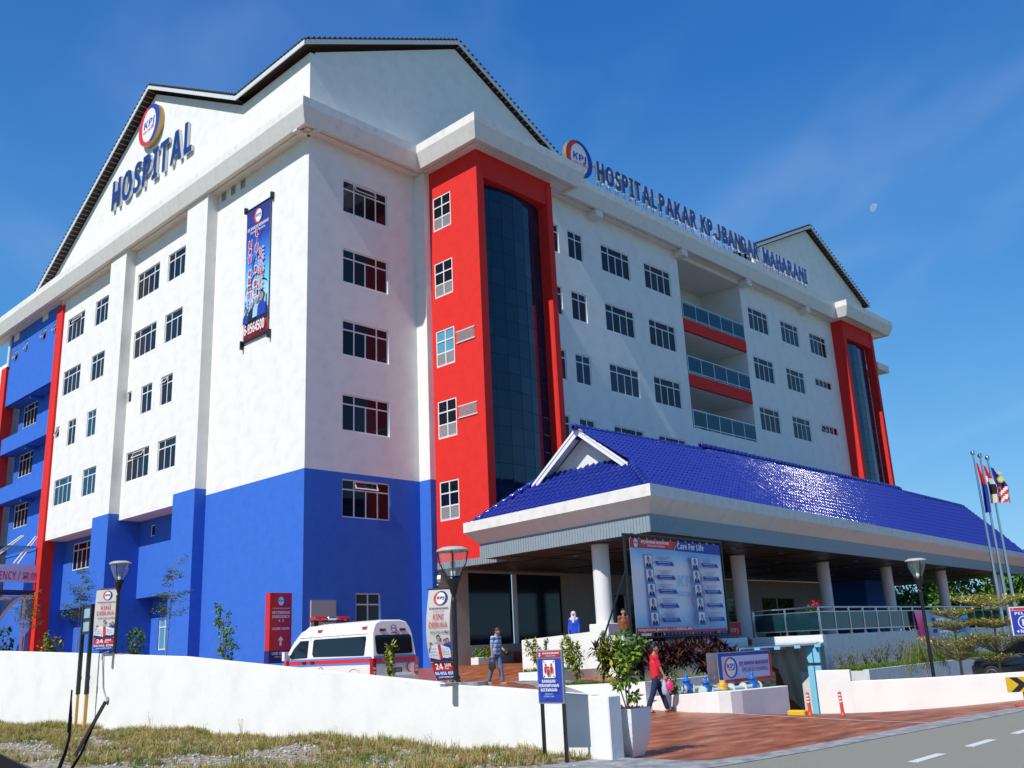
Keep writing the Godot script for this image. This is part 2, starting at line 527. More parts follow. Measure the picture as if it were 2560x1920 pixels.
	mat("print_teal", lin(0.08, 0.46, 0.60), 0.6)
	mat("print_pink", lin(0.72, 0.05, 0.26), 0.6)
	mat("print_yellow", lin(0.80, 0.42, 0.02), 0.5)
	mat("print_black", lin(0.015, 0.015, 0.016), 0.5)
	mat("print_skin", lin(0.42, 0.24, 0.16), 0.6)
	mat("print_lime", lin(0.75, 0.68, 0.05), 0.5)
	mat("sign_red", lin(0.60, 0.016, 0.022), 0.4)
	mat("van_white", lin(0.80, 0.80, 0.76), 0.25, 0.0, 0.6)
	mat("van_glass", lin(0.006, 0.007, 0.008), 0.05, 0.0, 0.6)
	mat("lamp_red", lin(0.45, 0.006, 0.008), 0.15, 0.0, 0.7)
	mat("lamp_orange_red", lin(0.75, 0.05, 0.03), 0.2)
	mat("rubber", lin(0.02, 0.02, 0.02), 0.8)
	mat("car_black", lin(0.006, 0.007, 0.012), 0.08, 0.0, 0.8)
	mat("car_navy", lin(0.006, 0.007, 0.022), 0.35, 0.0, 0.25)
	mat("post_orange", lin(0.72, 0.06, 0.025), 0.5)
	mat("yellow_paint", lin(0.72, 0.44, 0.01), 0.6)
	mat("rust_yellow", lin(0.70, 0.40, 0.07), 0.7)
	mat("beam_and_sun_bar_blue", lin(0.22, 0.55, 0.72), 0.4)  # canopy beams, and bars standing in for blue-tinted sunlight
	mat("valve_blue", lin(0.01, 0.13, 0.52), 0.3)
	mat("valve_orange", lin(0.74, 0.33, 0.02), 0.4)
	mat("pipe_pale", lin(0.55, 0.65, 0.58), 0.4)
	mat("door_grey", lin(0.40, 0.40, 0.37), 0.5)
	mat("bark", lin(0.26, 0.22, 0.17), 0.9)
	mat("bark_dark", lin(0.12, 0.10, 0.075), 0.9)
	mat("soil_red", lin(0.22, 0.03, 0.03), 0.95)
	tri_map(mat("planter_white", lin(0.74, 0.74, 0.72), 0.6), null, noise_tex(31, 0.03, 256, 3, 8.0), 1.4, 0.3)
	mat("terracotta_dark", lin(0.05, 0.025, 0.02), 0.7)
	var leaf := func(called: String, c: Color) -> StandardMaterial3D:
		var m := mat(called, c, 0.55, 0.0, 0.3)
		m.vertex_color_use_as_albedo = true
		m.backlight_enabled = true
		m.backlight = Color(0.25, 0.3, 0.08)
		m.cull_mode = BaseMaterial3D.CULL_DISABLED
		return m
	leaf.call("leaf", Color.WHITE)
	leaf.call("straw", Color.WHITE)
	M.straw.backlight = Color(0.42, 0.36, 0.2)
	mat("car_glass", lin(0.006, 0.006, 0.009), 0.4, 0.0, 0.08)
	var vc := mat("painted_by_vertex", Color.WHITE, 0.75)
	vc.vertex_color_use_as_albedo = true
	mat("skin", lin(0.46, 0.27, 0.19), 0.6)
	mat("hair_black", lin(0.012, 0.010, 0.009), 0.5)
	mat("hair_brown", lin(0.05, 0.022, 0.013), 0.5)
	mat("denim", lin(0.09, 0.16, 0.30), 0.9)
	mat("denim_dark", lin(0.012, 0.022, 0.075), 0.9)
	mat("cloth_red", lin(0.62, 0.012, 0.03), 0.85)
	mat("cloth_green", lin(0.012, 0.26, 0.09), 0.85)
	mat("cloth_blue", lin(0.012, 0.06, 0.52), 0.85)
	mat("cloth_pale", lin(0.60, 0.58, 0.74), 0.9)
	mat("bag_pink", lin(0.72, 0.03, 0.16), 0.4)
	mat("bag_grey", lin(0.36, 0.42, 0.56), 0.5)
	mat("bag_brown", lin(0.22, 0.07, 0.03), 0.6)
	mat("sandal", lin(0.05, 0.02, 0.015), 0.7)
	mat("sandal_tan", lin(0.36, 0.22, 0.12), 0.7)
	# ground surfaces
	var pav := noise_tex(41, 0.006, 1024, 6, 0.0, [[0.0, 0.35, 0.55, 0.75, 1.0], [Color(0.42, 0.23, 0.15), Color(0.57, 0.335, 0.215), Color(0.64, 0.385, 0.25), Color(0.69, 0.44, 0.30), Color(0.76, 0.58, 0.46)]])
	tri_map(mat("red_paving", Color(0.98, 0.94, 0.93), 0.42, 0.0, 0.45), pav, fine, 0.17, 0.35)
	M.red_paving.uv1_scale = Vector3(0.30, 0.2, 0.11)
	var asp := noise_tex(42, 0.35, 512, 3, 0.0, [[0.0, 0.5, 1.0], [Color(0.36, 0.36, 0.33), Color(0.47, 0.465, 0.435), Color(0.60, 0.59, 0.55)]])
	tri_map(mat("asphalt", Color(1.12, 1.12, 1.1), 0.9), asp, noise_tex(43, 0.3, 512, 2, 4.0), 0.5, 0.6)
	var con := noise_tex(44, 0.012, 512, 6, 0.0, [[0.0, 0.5, 1.0], [Color(0.42, 0.42, 0.42), Color(0.55, 0.56, 0.57), Color(0.66, 0.66, 0.65)]])
	tri_map(mat("concrete", Color(1, 1, 1), 0.85), con, fine, 0.4, 0.5)
	var soil := noise_tex(45, 0.02, 512, 6, 0.0, [[0.0, 0.4, 0.6, 1.0], [Color(0.36, 0.30, 0.22), Color(0.50, 0.45, 0.36), Color(0.60, 0.57, 0.50), Color(0.72, 0.70, 0.66)]])
	tri_map(mat("bare_soil", Color(1, 1, 1), 0.95), soil, bump, 0.5, 1.0)
	mat("far_land", lin(0.10, 0.13, 0.05), 0.95)
	mat("road_paint", lin(0.62, 0.62, 0.60), 0.7)

# ---------------------------------------------------------------- the hospital building
const XM := 3.351      # plane of the long front wall
const XT := 4.284      # front of the stair towers
const ROWS := [24.10, 20.48, 16.88, 13.30, 9.38]
const WH := 1.66
var win_cache := {}

func plane_l(z := 0.0) -> Transform3D: return Transform3D(Basis(), Vector3(0, 0, z))                                   # faces +z, u = x
func plane_f(x := 0.0) -> Transform3D: return Transform3D(Basis(Vector3(0, 0, -1), Vector3(0, 1, 0), Vector3(1, 0, 0)), Vector3(x, 0, 0))   # faces +x, u = -z

func pane_mat(seed_kind := "") -> Material:
	if seed_kind: return M[seed_kind]
	var r := rng.randf()
	return M.glass_dark if r < 0.5 else (M.glass_dark_b if r < 0.8 else M.glass_dark_c)

# a window: a frame mesh and one mesh per pane; n panes below, transoms above; origin at its lower left corner, facing +z
func window(parent: Node, pl: Transform3D, u: float, y: float, w: float, h: float, n: int, opt := {}) -> MeshInstance3D:
	var rec: float = opt.get("recess", 0.11)
	var tr: float = opt.get("transom", 0.27) if n > 0 else 0.0
	var key := "%.2f/%.2f/%d/%s" % [w, h, n, str(opt.get("style", ""))]
	var style: String = opt.get("style", "")
	var b := 0.06
	if not win_cache.has(key):
		var m := MB.new()
		var panes := []
		m.bx(0, w, 0, b, 0, 0.06); m.bx(0, w, h - b, h, 0, 0.06); m.bx(0, b, b, h - b, 0, 0.06); m.bx(w - b, w, b, h - b, 0, 0.06)
		var cuts := []
		for i in n + 1: cuts.append(b / 2 + (w - b) * i / n)
		if style == "louvred":      # two by two panes over two louvre panels
			var yl := h * 0.36
			var ym := h * 0.69
			m.bx(b, w - b, yl - b / 2, yl + b / 2, 0.002, 0.058); m.bx(b, w - b, ym - b / 2, ym + b / 2, 0.002, 0.058)
			m.bx(w / 2 - b / 2, w / 2 + b / 2, b, h - b, 0.004, 0.056)
			for i in 2:
				for yy in [[yl, ym], [ym, h - b / 2]]:
					panes.append([rect(cuts[i] + b / 2, cuts[i + 1] - b / 2, yy[0] + b / 2, yy[1] - b / 2), 0])
			for i in 2: panes.append([rect(cuts[i] + b / 2, cuts[i + 1] - b / 2, b, yl - b / 2), 1])
		elif style == "strip":      # one row of panes
			for i in range(1, n): m.bx(cuts[i] - b / 2, cuts[i] + b / 2, b, h - b, 0.002, 0.058)
			for i in n: panes.append([rect(cuts[i] + b / 2, cuts[i + 1] - b / 2, b, h - b), 0])
		else:
			var yt := h * (1.0 - tr)
			m.bx(b, w - b, yt - b / 2, yt + b / 2, 0.002, 0.058)
			for i in range(1, n): m.bx(cuts[i] - b / 2, cuts[i] + b / 2, b, yt - b / 2, 0.004, 0.056)
			var tops := [[0, 1], [1, n - 1], [n - 1, n]] if n == 4 else ([[0, 1], [1, 3]] if n == 3 else [[0, 1], [1, 2]])
			for t in tops:
				if t[0] > 0: m.bx(cuts[t[0]] - b / 2, cuts[t[0]] + b / 2, yt + b / 2, h - b, 0.004, 0.056)
				panes.append([rect(cuts[t[0]] + b / 2, cuts[t[1]] - b / 2, yt + b / 2, h - b), 0])
			for i in n: panes.append([rect(cuts[i] + b / 2, cuts[i + 1] - b / 2, b, yt - b / 2), 0])
		var done := []
		for p in panes:
			var q := MB.new()
			if p[1] == 1:      # louvre slats
				var r: PackedVector2Array = p[0]
				var k := int((r[2].y - r[0].y) / 0.075)
				for i in k:
					var yy := r[0].y + (i + 0.5) * (r[2].y - r[0].y) / k
					q.bar(Vector3(r[0].x, yy, 0.03), Vector3(r[1].x, yy, 0.03), 0.012, 0.07, Vector3(0, 1, 0.8))
				q.quad(Vector3(r[0].x, r[0].y, 0.002), Vector3(r[1].x, r[0].y, 0.002), Vector3(r[1].x, r[2].y, 0.002), Vector3(r[0].x, r[2].y, 0.002))
			else:
				var r: PackedVector2Array = p[0]
				q.bx(r[0].x - 0.004, r[1].x + 0.004, r[0].y - 0.004, r[2].y + 0.004, 0.018, 0.028)
			done.append([q.mesh(), p[1]])
		win_cache[key] = [m.mesh(), done]
	var o := put("window", win_cache[key][0], M.frame_white, parent)
	o.transform = pl * Transform3D(Basis(), Vector3(u, y, -rec))
	var idx := 0
	for p in win_cache[key][1]:
		var g := put("louvre" if p[1] == 1 else "pane", p[0], M.louvre_white if p[1] == 1 else pane_mat(opt.get("glass", "")), o)
		if opt.has("open") and idx == opt.open:      # top-hung sash pushed out
			var bb: AABB = p[0].get_aabb()
			var hinge := Vector3(0, bb.end.y, 0.03)
			g.transform = Transform3D(Basis(), hinge) * Transform3D(Basis(Vector3.RIGHT, -0.42), Vector3.ZERO) * Transform3D(Basis(), -hinge)
			var s := MB.new()
			var x0 := bb.position.x; var x1 := bb.end.x; var y0 := bb.position.y; var y1 := bb.end.y
			s.bx(x0, x1, y0, y0 + 0.05, 0.008, 0.04); s.bx(x0, x1, y1 - 0.05, y1, 0.008, 0.04); s.bx(x0, x0 + 0.05, y0 + 0.05, y1 - 0.05, 0.008, 0.04); s.bx(x1 - 0.05, x1, y0 + 0.05, y1 - 0.05, 0.008, 0.04)
			var so := put("open_sash", s, M.frame_white, o)
			so.transform = g.transform
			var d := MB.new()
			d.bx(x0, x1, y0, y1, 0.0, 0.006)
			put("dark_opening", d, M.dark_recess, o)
		idx += 1
	return o

func roof_edge(m: MB, a: Vector3, b: Vector3, step: float) -> void:      # round tile ends along an eave or rake
	var n := int(a.distance_to(b) / step)
	for i in n:
		var p := a.lerp(b, (i + 0.5) / n)
		m.ball(p, Vector3(0.13, 0.09, 0.13), 6, 4)

func make_building() -> Node3D:
	var b := thing("hospital_building", "white five storey hospital block with blue base, red stair towers and brown gabled roof", "building")
	var wall := MB.new()
	var blue := MB.new()
	var red := MB.new()
	var wins := []      # [plane, u, y, w, h, n, opt]
	var holes_l := []; var holes_lb := []; var holes_f := []; var holes_fb := []
	# gable side (faces the camera's left)
	for r in [0, 1, 3]:
		var g := "glass_teal" if r == 3 else ""
		for q in [[-27.74, 2.67, 4, g], [-23.43, 1.97, 3, g], [-17.58, 2.76, 4, ""], [-13.79, 2.09, 3, ""]]:
			var o := {"glass": q[3]} if q[3] else {}
			if r == 0 and q[2] == 4 and q[0] < -20: o.open = 1
			if r == 3 and q[0] == -17.58: o.open = 1
			wins.append([plane_l(), q[0], ROWS[r] - WH, q[1], WH, q[2], o])
			holes_l.append([q[0], q[0] + q[1], ROWS[r] - WH, ROWS[r]])
	for q in [[-26.33, 1.23, 0], [-23.42, 1.27, 1], [-16.2, 1.3, 0], [-13.87, 1.34, 2]]:
		var o := {"glass": "glass_teal"} if q[2] == 1 else ({"open": 0} if q[2] == 2 else {})
		wins.append([plane_l(), q[0], 15.27, q[1], 1.63, 2, o])
		holes_l.append([q[0], q[0] + q[1], 15.27, 16.9])
	for q in [[-17.97, 0.52, 16.3], [-28.3, 0.6, 16.22]]:
		wins.append([plane_l(), q[0], q[2], q[1], 0.66, 1, {"style": "strip", "open": 0} if q[0] < -20 else {"style": "strip", "glass": "glass_dark_c"}])
		holes_l.append([q[0], q[0] + q[1], q[2], q[2] + 0.66])
	wall.holed(-28.5, -8.4, 9.75, 26.4, holes_l, 0.14)
	wall.holed(-8.4, 0, 9.65, 26.4, [], 0.14)
	blue.holed(-8.4, 0, -0.5, 9.65, [], 0.14)
	wall.bx(-28.5, -20.1, 9.6, 9.748, -1.25, -0.003); wall.bx(-18.0, -10.6, 9.6, 9.748, -1.25, -0.003)
	for px in [[-20.1, -18.0], [-10.6, -8.4]]:
		var ps := MB.new()
		ps.bx(px[0], px[1], 9.95, 25.9, -0.05, 0.6)
		var po := put("pilaster", ps, M.white_wall, b)
		ps = MB.new()
		ps.bx(px[0], px[1], -0.5, 9.948, -2.3, 0.597)
		put("pilaster_base", ps, M.blue_wall, po)
	# recessed ground storeys
	for q in [[-28.5, -20.1], [-18.0, -10.6]]:
		var hs := [[-27.2, -24.53, 7.66, 9.32]] if q[0] < -20 else [[-16.75, -16.2, 8.62, 9.25]]
		blue.xf = plane_l(-1.25)
		blue.holed(q[0], q[1], 5.5, 9.6, hs, 0.14)
		blue.xf = Transform3D()
		blue.bx(q[0], q[1], 5.35, 5.498, -2.2, -1.253)
		var hs2 := [[-17.1, -15.78, 2.55, 4.2]] if q[0] > -20 else []
		blue.xf = plane_l(-2.2)
		blue.holed(q[0], q[1], -0.5, 5.5, hs2, 0.14)
		blue.xf = Transform3D()
	blue.bx(-29.4, -28.5, -0.5, 9.6, -2.4, -0.002)
	wins.append([plane_l(-1.25), -27.2, 7.66, 2.67, 1.66, 4, {}])
	wins.append([plane_l(-1.25), -16.75, 8.62, 0.55, 0.63, 1, {"style": "strip"}])
	wins.append([plane_l(-2.2), -17.1, 2.55, 1.32, 1.65, 2, {"glass": "glass_sky"}])
	# end wall of the corner block (faces right)
	for i in 5:
		var o := {"recess": 0.12}
		if i in [0, 4]: o.open = 1
		wins.append([plane_f(), 1.98, ROWS[i] - 1.72, 2.71, 1.72, 4, o])
		(holes_fb if i == 4 else holes_f).append([1.98, 4.69, ROWS[i] - 1.72, ROWS[i]])
	wins.append([plane_f(), 2.73, 2.6, 1.36, 1.8, 2, {}])
	holes_fb.append([2.73, 4.09, 2.6, 4.4])
	wall.xf = plane_f(); wall.holed(0, 6.5, 9.65, 26.4, holes_f, 0.14)
	blue.xf = plane_f(); blue.holed(0, 6.5, -0.5, 9.65, holes_fb, 0.14)
	wall.xf = Transform3D(); blue.xf = Transform3D()
	wall.bx(-0.05, 0.77, 9.65, 25.72, -6.9, -6.5); blue.bx(-0.05, 0.768, -0.5, 9.648, -6.9, -6.502)
	# long front wall
	var holes_m := []
	for i in 4:
		for q in [[12.6, 1.36, 2], [14.75, 1.27, 2], [17.69, 2.71, 4], [21.87, 2.75, 4], [34.02, 2.72, 4], [38.58, 2.69, 4], [43.05, 2.72, 4]]:
			var h := WH
			var o := {}
			if q[0] > 43 and i in [1, 2]:
				h = 0.62; o.style = "strip"; o.glass = "glass_dark_c"
				if i == 2: o.open = 0
			if i == 0 and q[0] > 43: o.glass = "glass_dark_c"
			if i in [2, 3] and q[0] < 25 and q[0] > 13 and rng.randf() < 0.75: o.glass = "glass_curtained"
			wins.append([plane_f(XM), q[0], ROWS[i] - h, q[1], h, q[2], o])
			holes_m.append([q[0], q[0] + q[1], ROWS[i] - h, ROWS[i]])
	for q in [[21.35, 25.5], [17.73, 20.53], [14.25, 16.91]]: holes_m.append([25.6, 33.2, q[0], q[1]])
	wall.xf = plane_f(XM); wall.holed(12.3, 47.2, 5.62, 26.4, holes_m, 0.14); wall.xf = Transform3D()
	wall.bx(XM - 0.3, XM - 0.15, 5.5, 26.3, -47.2, -47.0)
	# upper gable walls
	var g := MB.new()
	g.ext(PackedVector2Array([Vector2(-31.9, 26.4), Vector2(0, 26.4), Vector2(0, 30.25), Vector2(-6.3, 30.25), Vector2(-16.7, 35.9), Vector2(-32.0, 27.6)]), -0.3, 0.0)
	put("gable_wall", g, M.white_wall, b)
	g = MB.new()
	g.xf = plane_f()
	g.ext(PackedVector2Array([Vector2(0.3, 26.4), Vector2(19.6, 26.4), Vector2(19.6, 30.2), Vector2(9.75, 35.05), Vector2(0.3, 30.38)]), -0.3, -0.001)
	put("gable_wall", g, M.white_wall, b)
	g = MB.new()
	g.xf = plane_f(0.6)
	g.ext(PackedVector2Array([Vector2(41.2, 26.4), Vector2(60.8, 26.4), Vector2(60.8, 31.4), Vector2(51.0, 35.9), Vector2(41.2, 31.4)]), -0.3, 0.0)
	g.xf = Transform3D()
	put("gable_wall", g, M.white_wall, b)
	put("wall", wall, M.white_wall, b)
	put("blue_base_wall", blue, M.blue_wall, b)
	# balconies
	for i in 3:
		var y: float = [21.35, 17.73, 14.25][i]
		var top: float = [25.5, 20.53, 16.91][i]
		var m := MB.new()
		m.bx(XM - 3.2, XM - 0.145, y - 0.02, y, -33.2, -25.6)
		m.bx(XM - 3.2, XM - 0.145, top, top + 0.02, -33.2, -25.6)
		m.bx(XM - 3.2, XM - 0.145, y, top, -33.25, -33.2); m.bx(XM - 3.2, XM - 0.145, y, top, -25.6, -25.55)
		m.bx(XM - 3.25, XM - 3.2, y, top, -33.2, -25.6)
		put("balcony_recess", m, M.soffit_white, b)
		m = MB.new()
		m.bx(XM - 3.19, XM - 3.15, y, y + 2.3, -28.6, -26.0)
		put("balcony_door", m, M.dark_recess, b)
		if i == 0:
			m = MB.new()
			for r in 9:
				for k in 5:
					var z0 := -32.9 + k * 0.52 + (0.26 if r % 2 else 0.0)
					m.bx(XM - 3.19, XM - 3.15, y + 0.3 + r * 0.28, y + 0.56 + r * 0.28, z0, z0 + 0.5)
			put("bare_block_panel", m, M.brick_grey, b)
		if i == 2:
			m = MB.new(); m.bx(XM - 3.19, XM - 3.1, y + 1.2, y + 1.9, -32.6, -31.6)
			put("balcony_window", m, M.glass_dark, b)
		if i < 2:
			m = MB.new(); m.bx(XM - 0.12, XM + 0.012, y - 0.82, y - 0.02, -33.197, -25.603)
			put("balcony_spandrel", m, M.red_wall, b)
		var r := MB.new()
		r.bx(XM - 0.03, XM + 0.03, y + 1.1, y + 1.15, -33.15, -25.65); r.bx(XM - 0.02, XM + 0.02, y + 0.1, y + 0.14, -33.15, -25.65)
		for k in 6:
			var z := -25.68 - k * 7.44 / 5
			r.bx(XM - 0.025, XM + 0.025, y, y + 1.1, z - 0.03, z + 0.03)
		var ro := put("balcony_railing", r, M.steel, b)
		for k in 5:
			var z := -25.68 - k * 7.44 / 5
			var p := MB.new()
			p.bx(XM - 0.008, XM + 0.004, y + 0.16, y + 1.02, z - 1.44, z - 0.05)
			put("glass_panel", p, M.glass_teal, ro)
	# stair towers
	for k in 2:
		var z0: float = [-6.85, -47.1][k]      # near side
		var z1: float = z0 - 5.55
		var ya := 5.64
		var f := MB.new()
		var hs := []
		for i in 5:
			if k == 1 and i > 3: continue
			hs.append([1.03, 2.35, ROWS[i] - 1.75, ROWS[i] + 0.1])
			if k == 0: wins.append([plane_l(z0), 1.03, ROWS[i] - 1.75, 1.32, 1.85, 2, {"style": "louvred", "recess": 0.07, "glass": "glass_sky" if i == 2 else "glass_dark"}])
		f.xf = plane_l(z0)
		f.holed(0.77 if k == 0 else XM, XT, ya, 25.9, hs if k == 0 else [], 0.1)
		f.xf = Transform3D()
		var zg0 := z0 - 0.48
		var zg1 := z1 + 0.42
		f.xf = plane_f(XT)
		f.holed(-z0, -z1, ya, 25.9, [[-zg0, -zg1, ya - 0.1, 24.35]], 0.6)
		f.xf = Transform3D()
		f.bx(XT - 0.6, XT + 0.06, ya, 25.5, z1 - 0.003, z1 + 0.40)
		f.bx(XT - 1.2, XT - 1.1, ya, 24.4, zg1 - 0.1, zg0 + 0.1)
		put("stair_tower", f, M.red_wall, b)
		var cw := MB.new()      # bowed curtain wall
		var nc := 6
		var rows := 21
		var grid := func(i: float, j: float) -> Vector3:
			var t: float = i / nc
			return Vector3(XT - 0.62 + 0.34 * sin(t * PI), 24.4 - j * (24.4 - ya) / rows, lerpf(zg0, zg1, t))
		for i in nc + 1: cw.bar(grid.call(i, 0), grid.call(i, rows), 0.02, 0.02)
		for j in rows + 1:
			for i in nc: cw.bar(grid.call(i, j), grid.call(i + 1, j), 0.014, 0.014)
		var co := put("curtain_wall", cw, M.glass_joint, b)
		for i in nc:
			for j in rows:
				var p := MB.new()
				var jj := func(v: float): return 0.0015 * v
				var e := Vector3(rng.randf_range(-0.004, 0.004), 0, 0)
				var a: Vector3 = grid.call(i + 0.01, j + 0.985); var c: Vector3 = grid.call(i + 0.99, j + 0.985); var d: Vector3 = grid.call(i + 0.99, j + 0.015); var h: Vector3 = grid.call(i + 0.01, j + 0.015)
				var th := Vector3(-0.012, 0, 0)
				p.quad(a + e, c, d + e, h); p.quad(c + th, a + th, h + th, d + th); p.quad(a + th, c + th, c, a); p.quad(h, d, d + th, h + th)
				put("glass_panel", p, M.glass_tower if (i + j * 3) % 4 else M.glass_tower_b, co)
	# small louvres beside the tower windows
	for y in [16.05, 12.35]:
		var m := MB.new()
		for j in 6: m.bar(Vector3(2.55, y + j * 0.09, -6.83), Vector3(3.75, y + j * 0.09, -6.83), 0.015, 0.075, Vector3(0, 1, 0.8))
		m.bx(2.5, 3.8, y - 0.06, y - 0.02, -6.85, -6.8); m.bx(2.5, 3.8, y + 0.5, y + 0.54, -6.85, -6.8)
		put("vent_louvre", m, M.louvre_white, b)
	for x in [-8.05, -7.1, -6.15]:
		var m := MB.new()
		m.bx(x, x + 0.52, 25.2, 25.75, 0.0, 0.03)
		var vo := put("wall_vent", m, M.louvre_white, b)
		m = MB.new()
		for j in 7: m.bx(x + 0.05, x + 0.47, 25.25 + j * 0.068, 25.285 + j * 0.068, 0.028, 0.036)
		put("vent_slots", m, M.dark_recess, vo)
	# red corner pier, rain pipe and the blue block beyond it
	var pier := MB.new()
	pier.bx(-29.45, -28.45, -0.5, 25.4, -0.6, 0.14)
	put("red_pier", pier, M.red_wall, b)
	pier = MB.new()
	pier.bx(-39.4, -38.4, -0.5, 23.4, -0.6, 0.14)
	put("red_pier", pier, M.red_wall, b)
	var rp := MB.new()
	rp.tube([Vector3(-28.6, 25.35, 0.05), Vector3(-28.6, 25.9, 0.05), Vector3(-28.5, 26.2, 0.3)], 0.11, 0.11, 8)
	put("rain_pipe", rp, M.white_trim, b)
	rp = MB.new()
	rp.tube([Vector3(-38.35, 23.4, 0.05), Vector3(-38.35, 26.0, 0.05)], 0.12, 0.12, 8)
	put("rain_pipe", rp, M.white_trim, b)
	var bb := MB.new()
	var hb := []
	for q in [[-32.4, 23.95, 0.75], [-35.5, 23.9, 0.5], [-30.35, 23.9, 0.75], [-37.6, 23.7, 0.75]]:
		hb.append([q[0], q[0] + q[2], q[1], q[1] + 0.7])
		wins.append([plane_l(-0.03), q[0], q[1], q[2], 0.7, 1, {"style": "strip", "open": 0}])
	bb.xf = plane_l(-0.03); bb.holed(-38.4, -29.45, 20.37, 25.9, hb, 0.14); bb.xf = Transform3D()
	for i in 3:
		var y: float = [20.37, 16.75, 13.13][i]
		if i > 0: bb.bx(-38.4, -29.45, y, y + 1.15, -0.18, -0.03)
		bb.bx(-38.4, -29.45, y, y + 0.15, -1.05, -0.184)
		var hw := [[-37.6, -34.93, y - 1.68, y - 0.02]]
		bb.xf = plane_l(-1.05); bb.holed(-38.4, -29.45, y - 3.62, y, hw, 0.14); bb.xf = Transform3D()
		wins.append([plane_l(-1.05), -37.6, y - 1.68, 2.67, WH, 4, {}])
		bb.bx(-34.1, -33.9, y - 0.25, y - 0.003, -1.05, -0.2)
	bb.bx(-38.4, -29.45, -0.5, 9.5, -3.5, -1.1)
	put("blue_wing_wall", bb, M.blue_wall, b)
	var pv := MB.new()
	for q in [[-32.4, 25.25], [-37.75, 25.15]]:
		pv = MB.new()
		pv.bx(q[0], q[0] + 0.95, q[1], q[1] + 0.55, -0.03, 0.02)
		put("wing_vent", pv, M.louvre_white, b)
	var dp := MB.new()
	dp.tube([Vector3(-31.0, 20.2, -0.5), Vector3(-31.0, 17.95, -0.5)], 0.06, 0.06, 6)
	put("drain_pipe", dp, M.blue_wall, b)
	var wt := MB.new()
	wt.bx(-60, -39.4, -0.5, 24.2, -4, -0.4)
	put("far_wing_wall", wt, M.white_wall, b)
	# cornices
	var prof := [Vector2(-0.2, 25.74), Vector2(0.42, 25.74), Vector2(0.42, 25.82), Vector2(0.62, 25.82), Vector2(0.62, 25.7), Vector2(0.79, 25.7), Vector2(1.08, 26.45), Vector2(1.08, 26.9), Vector2(-0.3, 26.92)]
	var cm := MB.new()
	cm.sweep([Vector2(-62, 0), Vector2(0, 0), Vector2(0, -6.85), Vector2(XT, -6.85), Vector2(XT, -13.05), Vector2(XM, -13.05), Vector2(XM, -47.1), Vector2(XT, -47.1), Vector2(XT, -53.6), Vector2(XT - 3.0, -53.6)], prof)
	put("cornice", cm, M.white_trim, b)
	var cm2 := MB.new()
	cm2.bx(-3, XM + 0.5, 23.1, 23.7, -56.4, -54.2); cm2.bx(-12, -2, -0.5, 23.2, -60, -52.6)
	put("rear_block", cm2, M.white_trim, b)
	for z in [-16.9, -25.5, -33.4, -42.0]:
		var m := MB.new()
		m.bx(XM - 0.02, XM + 0.72, 25.28, 25.73, z - 0.3, z + 0.3)
		put("cornice_bracket", m, M.white_trim, b)
	for q in [[0.0, 0.79, -0.15, 0.15], [-0.15, 0.15, 0.0, 0.79]]:
		var m := MB.new(); m.bx(q[0] - 0.02, q[1], 25.62, 25.735, q[2], q[3])
		put("corner_bracket", m, M.white_trim, b)
	# roofs
	var rf := MB.new()
	var un := MB.new()
	var bg := MB.new()
	var bt := MB.new()
	var te := MB.new()
	var slab := func(p: Array, th: float) -> void:      # four corners counter-clockwise from above
		var d := Vector3(0, -th, 0)
		rf.quad(p[0], p[1], p[2], p[3])
		un.quad(p[3] + d, p[2] + d, p[1] + d, p[0] + d)
		for i in 4:
			var a: Vector3 = p[i]; var c: Vector3 = p[(i + 1) % 4]
			rf.quad(a + d * 0.4, c + d * 0.4, c, a)
	var fo := 0.5      # overhang past the gable wall
	# main roof over the gable side, ridge along z
	var pk := Vector3(-16.7, 36.35, fo)
	var le := Vector3(-33.2, 27.35, fo)
	var re := Vector3(-6.1, 30.55, fo)
	var bk := Vector3(0, 0, -60)
	slab.call([le, pk, pk + bk, le + bk], 0.2)
	slab.call([pk, re, re + Vector3(0, 0, -9), pk + Vector3(0, 0, -9)], 0.2)
	# front gable roof, ridge along x
	var eo := 0.3
	var fe := Vector3(eo, 30.62, fo)
	var fp := Vector3(eo, 35.5, -9.75)
	var fr := Vector3(eo, 29.9, -20.9)
	var bw := Vector3(-16, 0, 0)
	slab.call([fe, fp, fp + bw, fe + Vector3(re.x - fe.x, 0, 0)], 0.2)
	slab.call([fp, fr, fr + bw, fp + bw], 0.2)
	# far gable
	var qp := Vector3(1.1, 36.3, -51.0)
	var ql := Vector3(1.1, 31.5, -40.6)
	var qr := Vector3(1.1, 31.3, -61.4)
	slab.call([ql, qp, qp + bw, ql + bw], 0.2)
	slab.call([qp, qr, qr + bw, qp + bw], 0.2)
	var hm := Vector3(0, -0.3, 0)
	var board := func(a: Vector3, c: Vector3, out: Vector3) -> void:
		var d := Vector3(0, -0.3, 0)
		var o := out * 0.05
		bg.quad(a + d + o, c + d + o, c + o - Vector3(0, 0.05, 0), a + o - Vector3(0, 0.05, 0))
		bg.quad(c + d, a + d, a, c)
		bg.quad(c + d, c + d + o, a + d + o, a + d); bg.quad(a - Vector3(0, 0.05, 0), a + o - Vector3(0, 0.05, 0), c + o - Vector3(0, 0.05, 0), c - Vector3(0, 0.05, 0))
	board.call(le, pk, Vector3(0, 0, 1)); board.call(pk, re, Vector3(0, 0, 1)); board.call(re, fe, Vector3(0, 0, 1))
	board.call(fe, fp, Vector3(1, 0, 0)); board.call(fp, fr, Vector3(1, 0, 0)); board.call(ql, qp, Vector3(1, 0, 0)); board.call(qp, qr, Vector3(1, 0, 0))
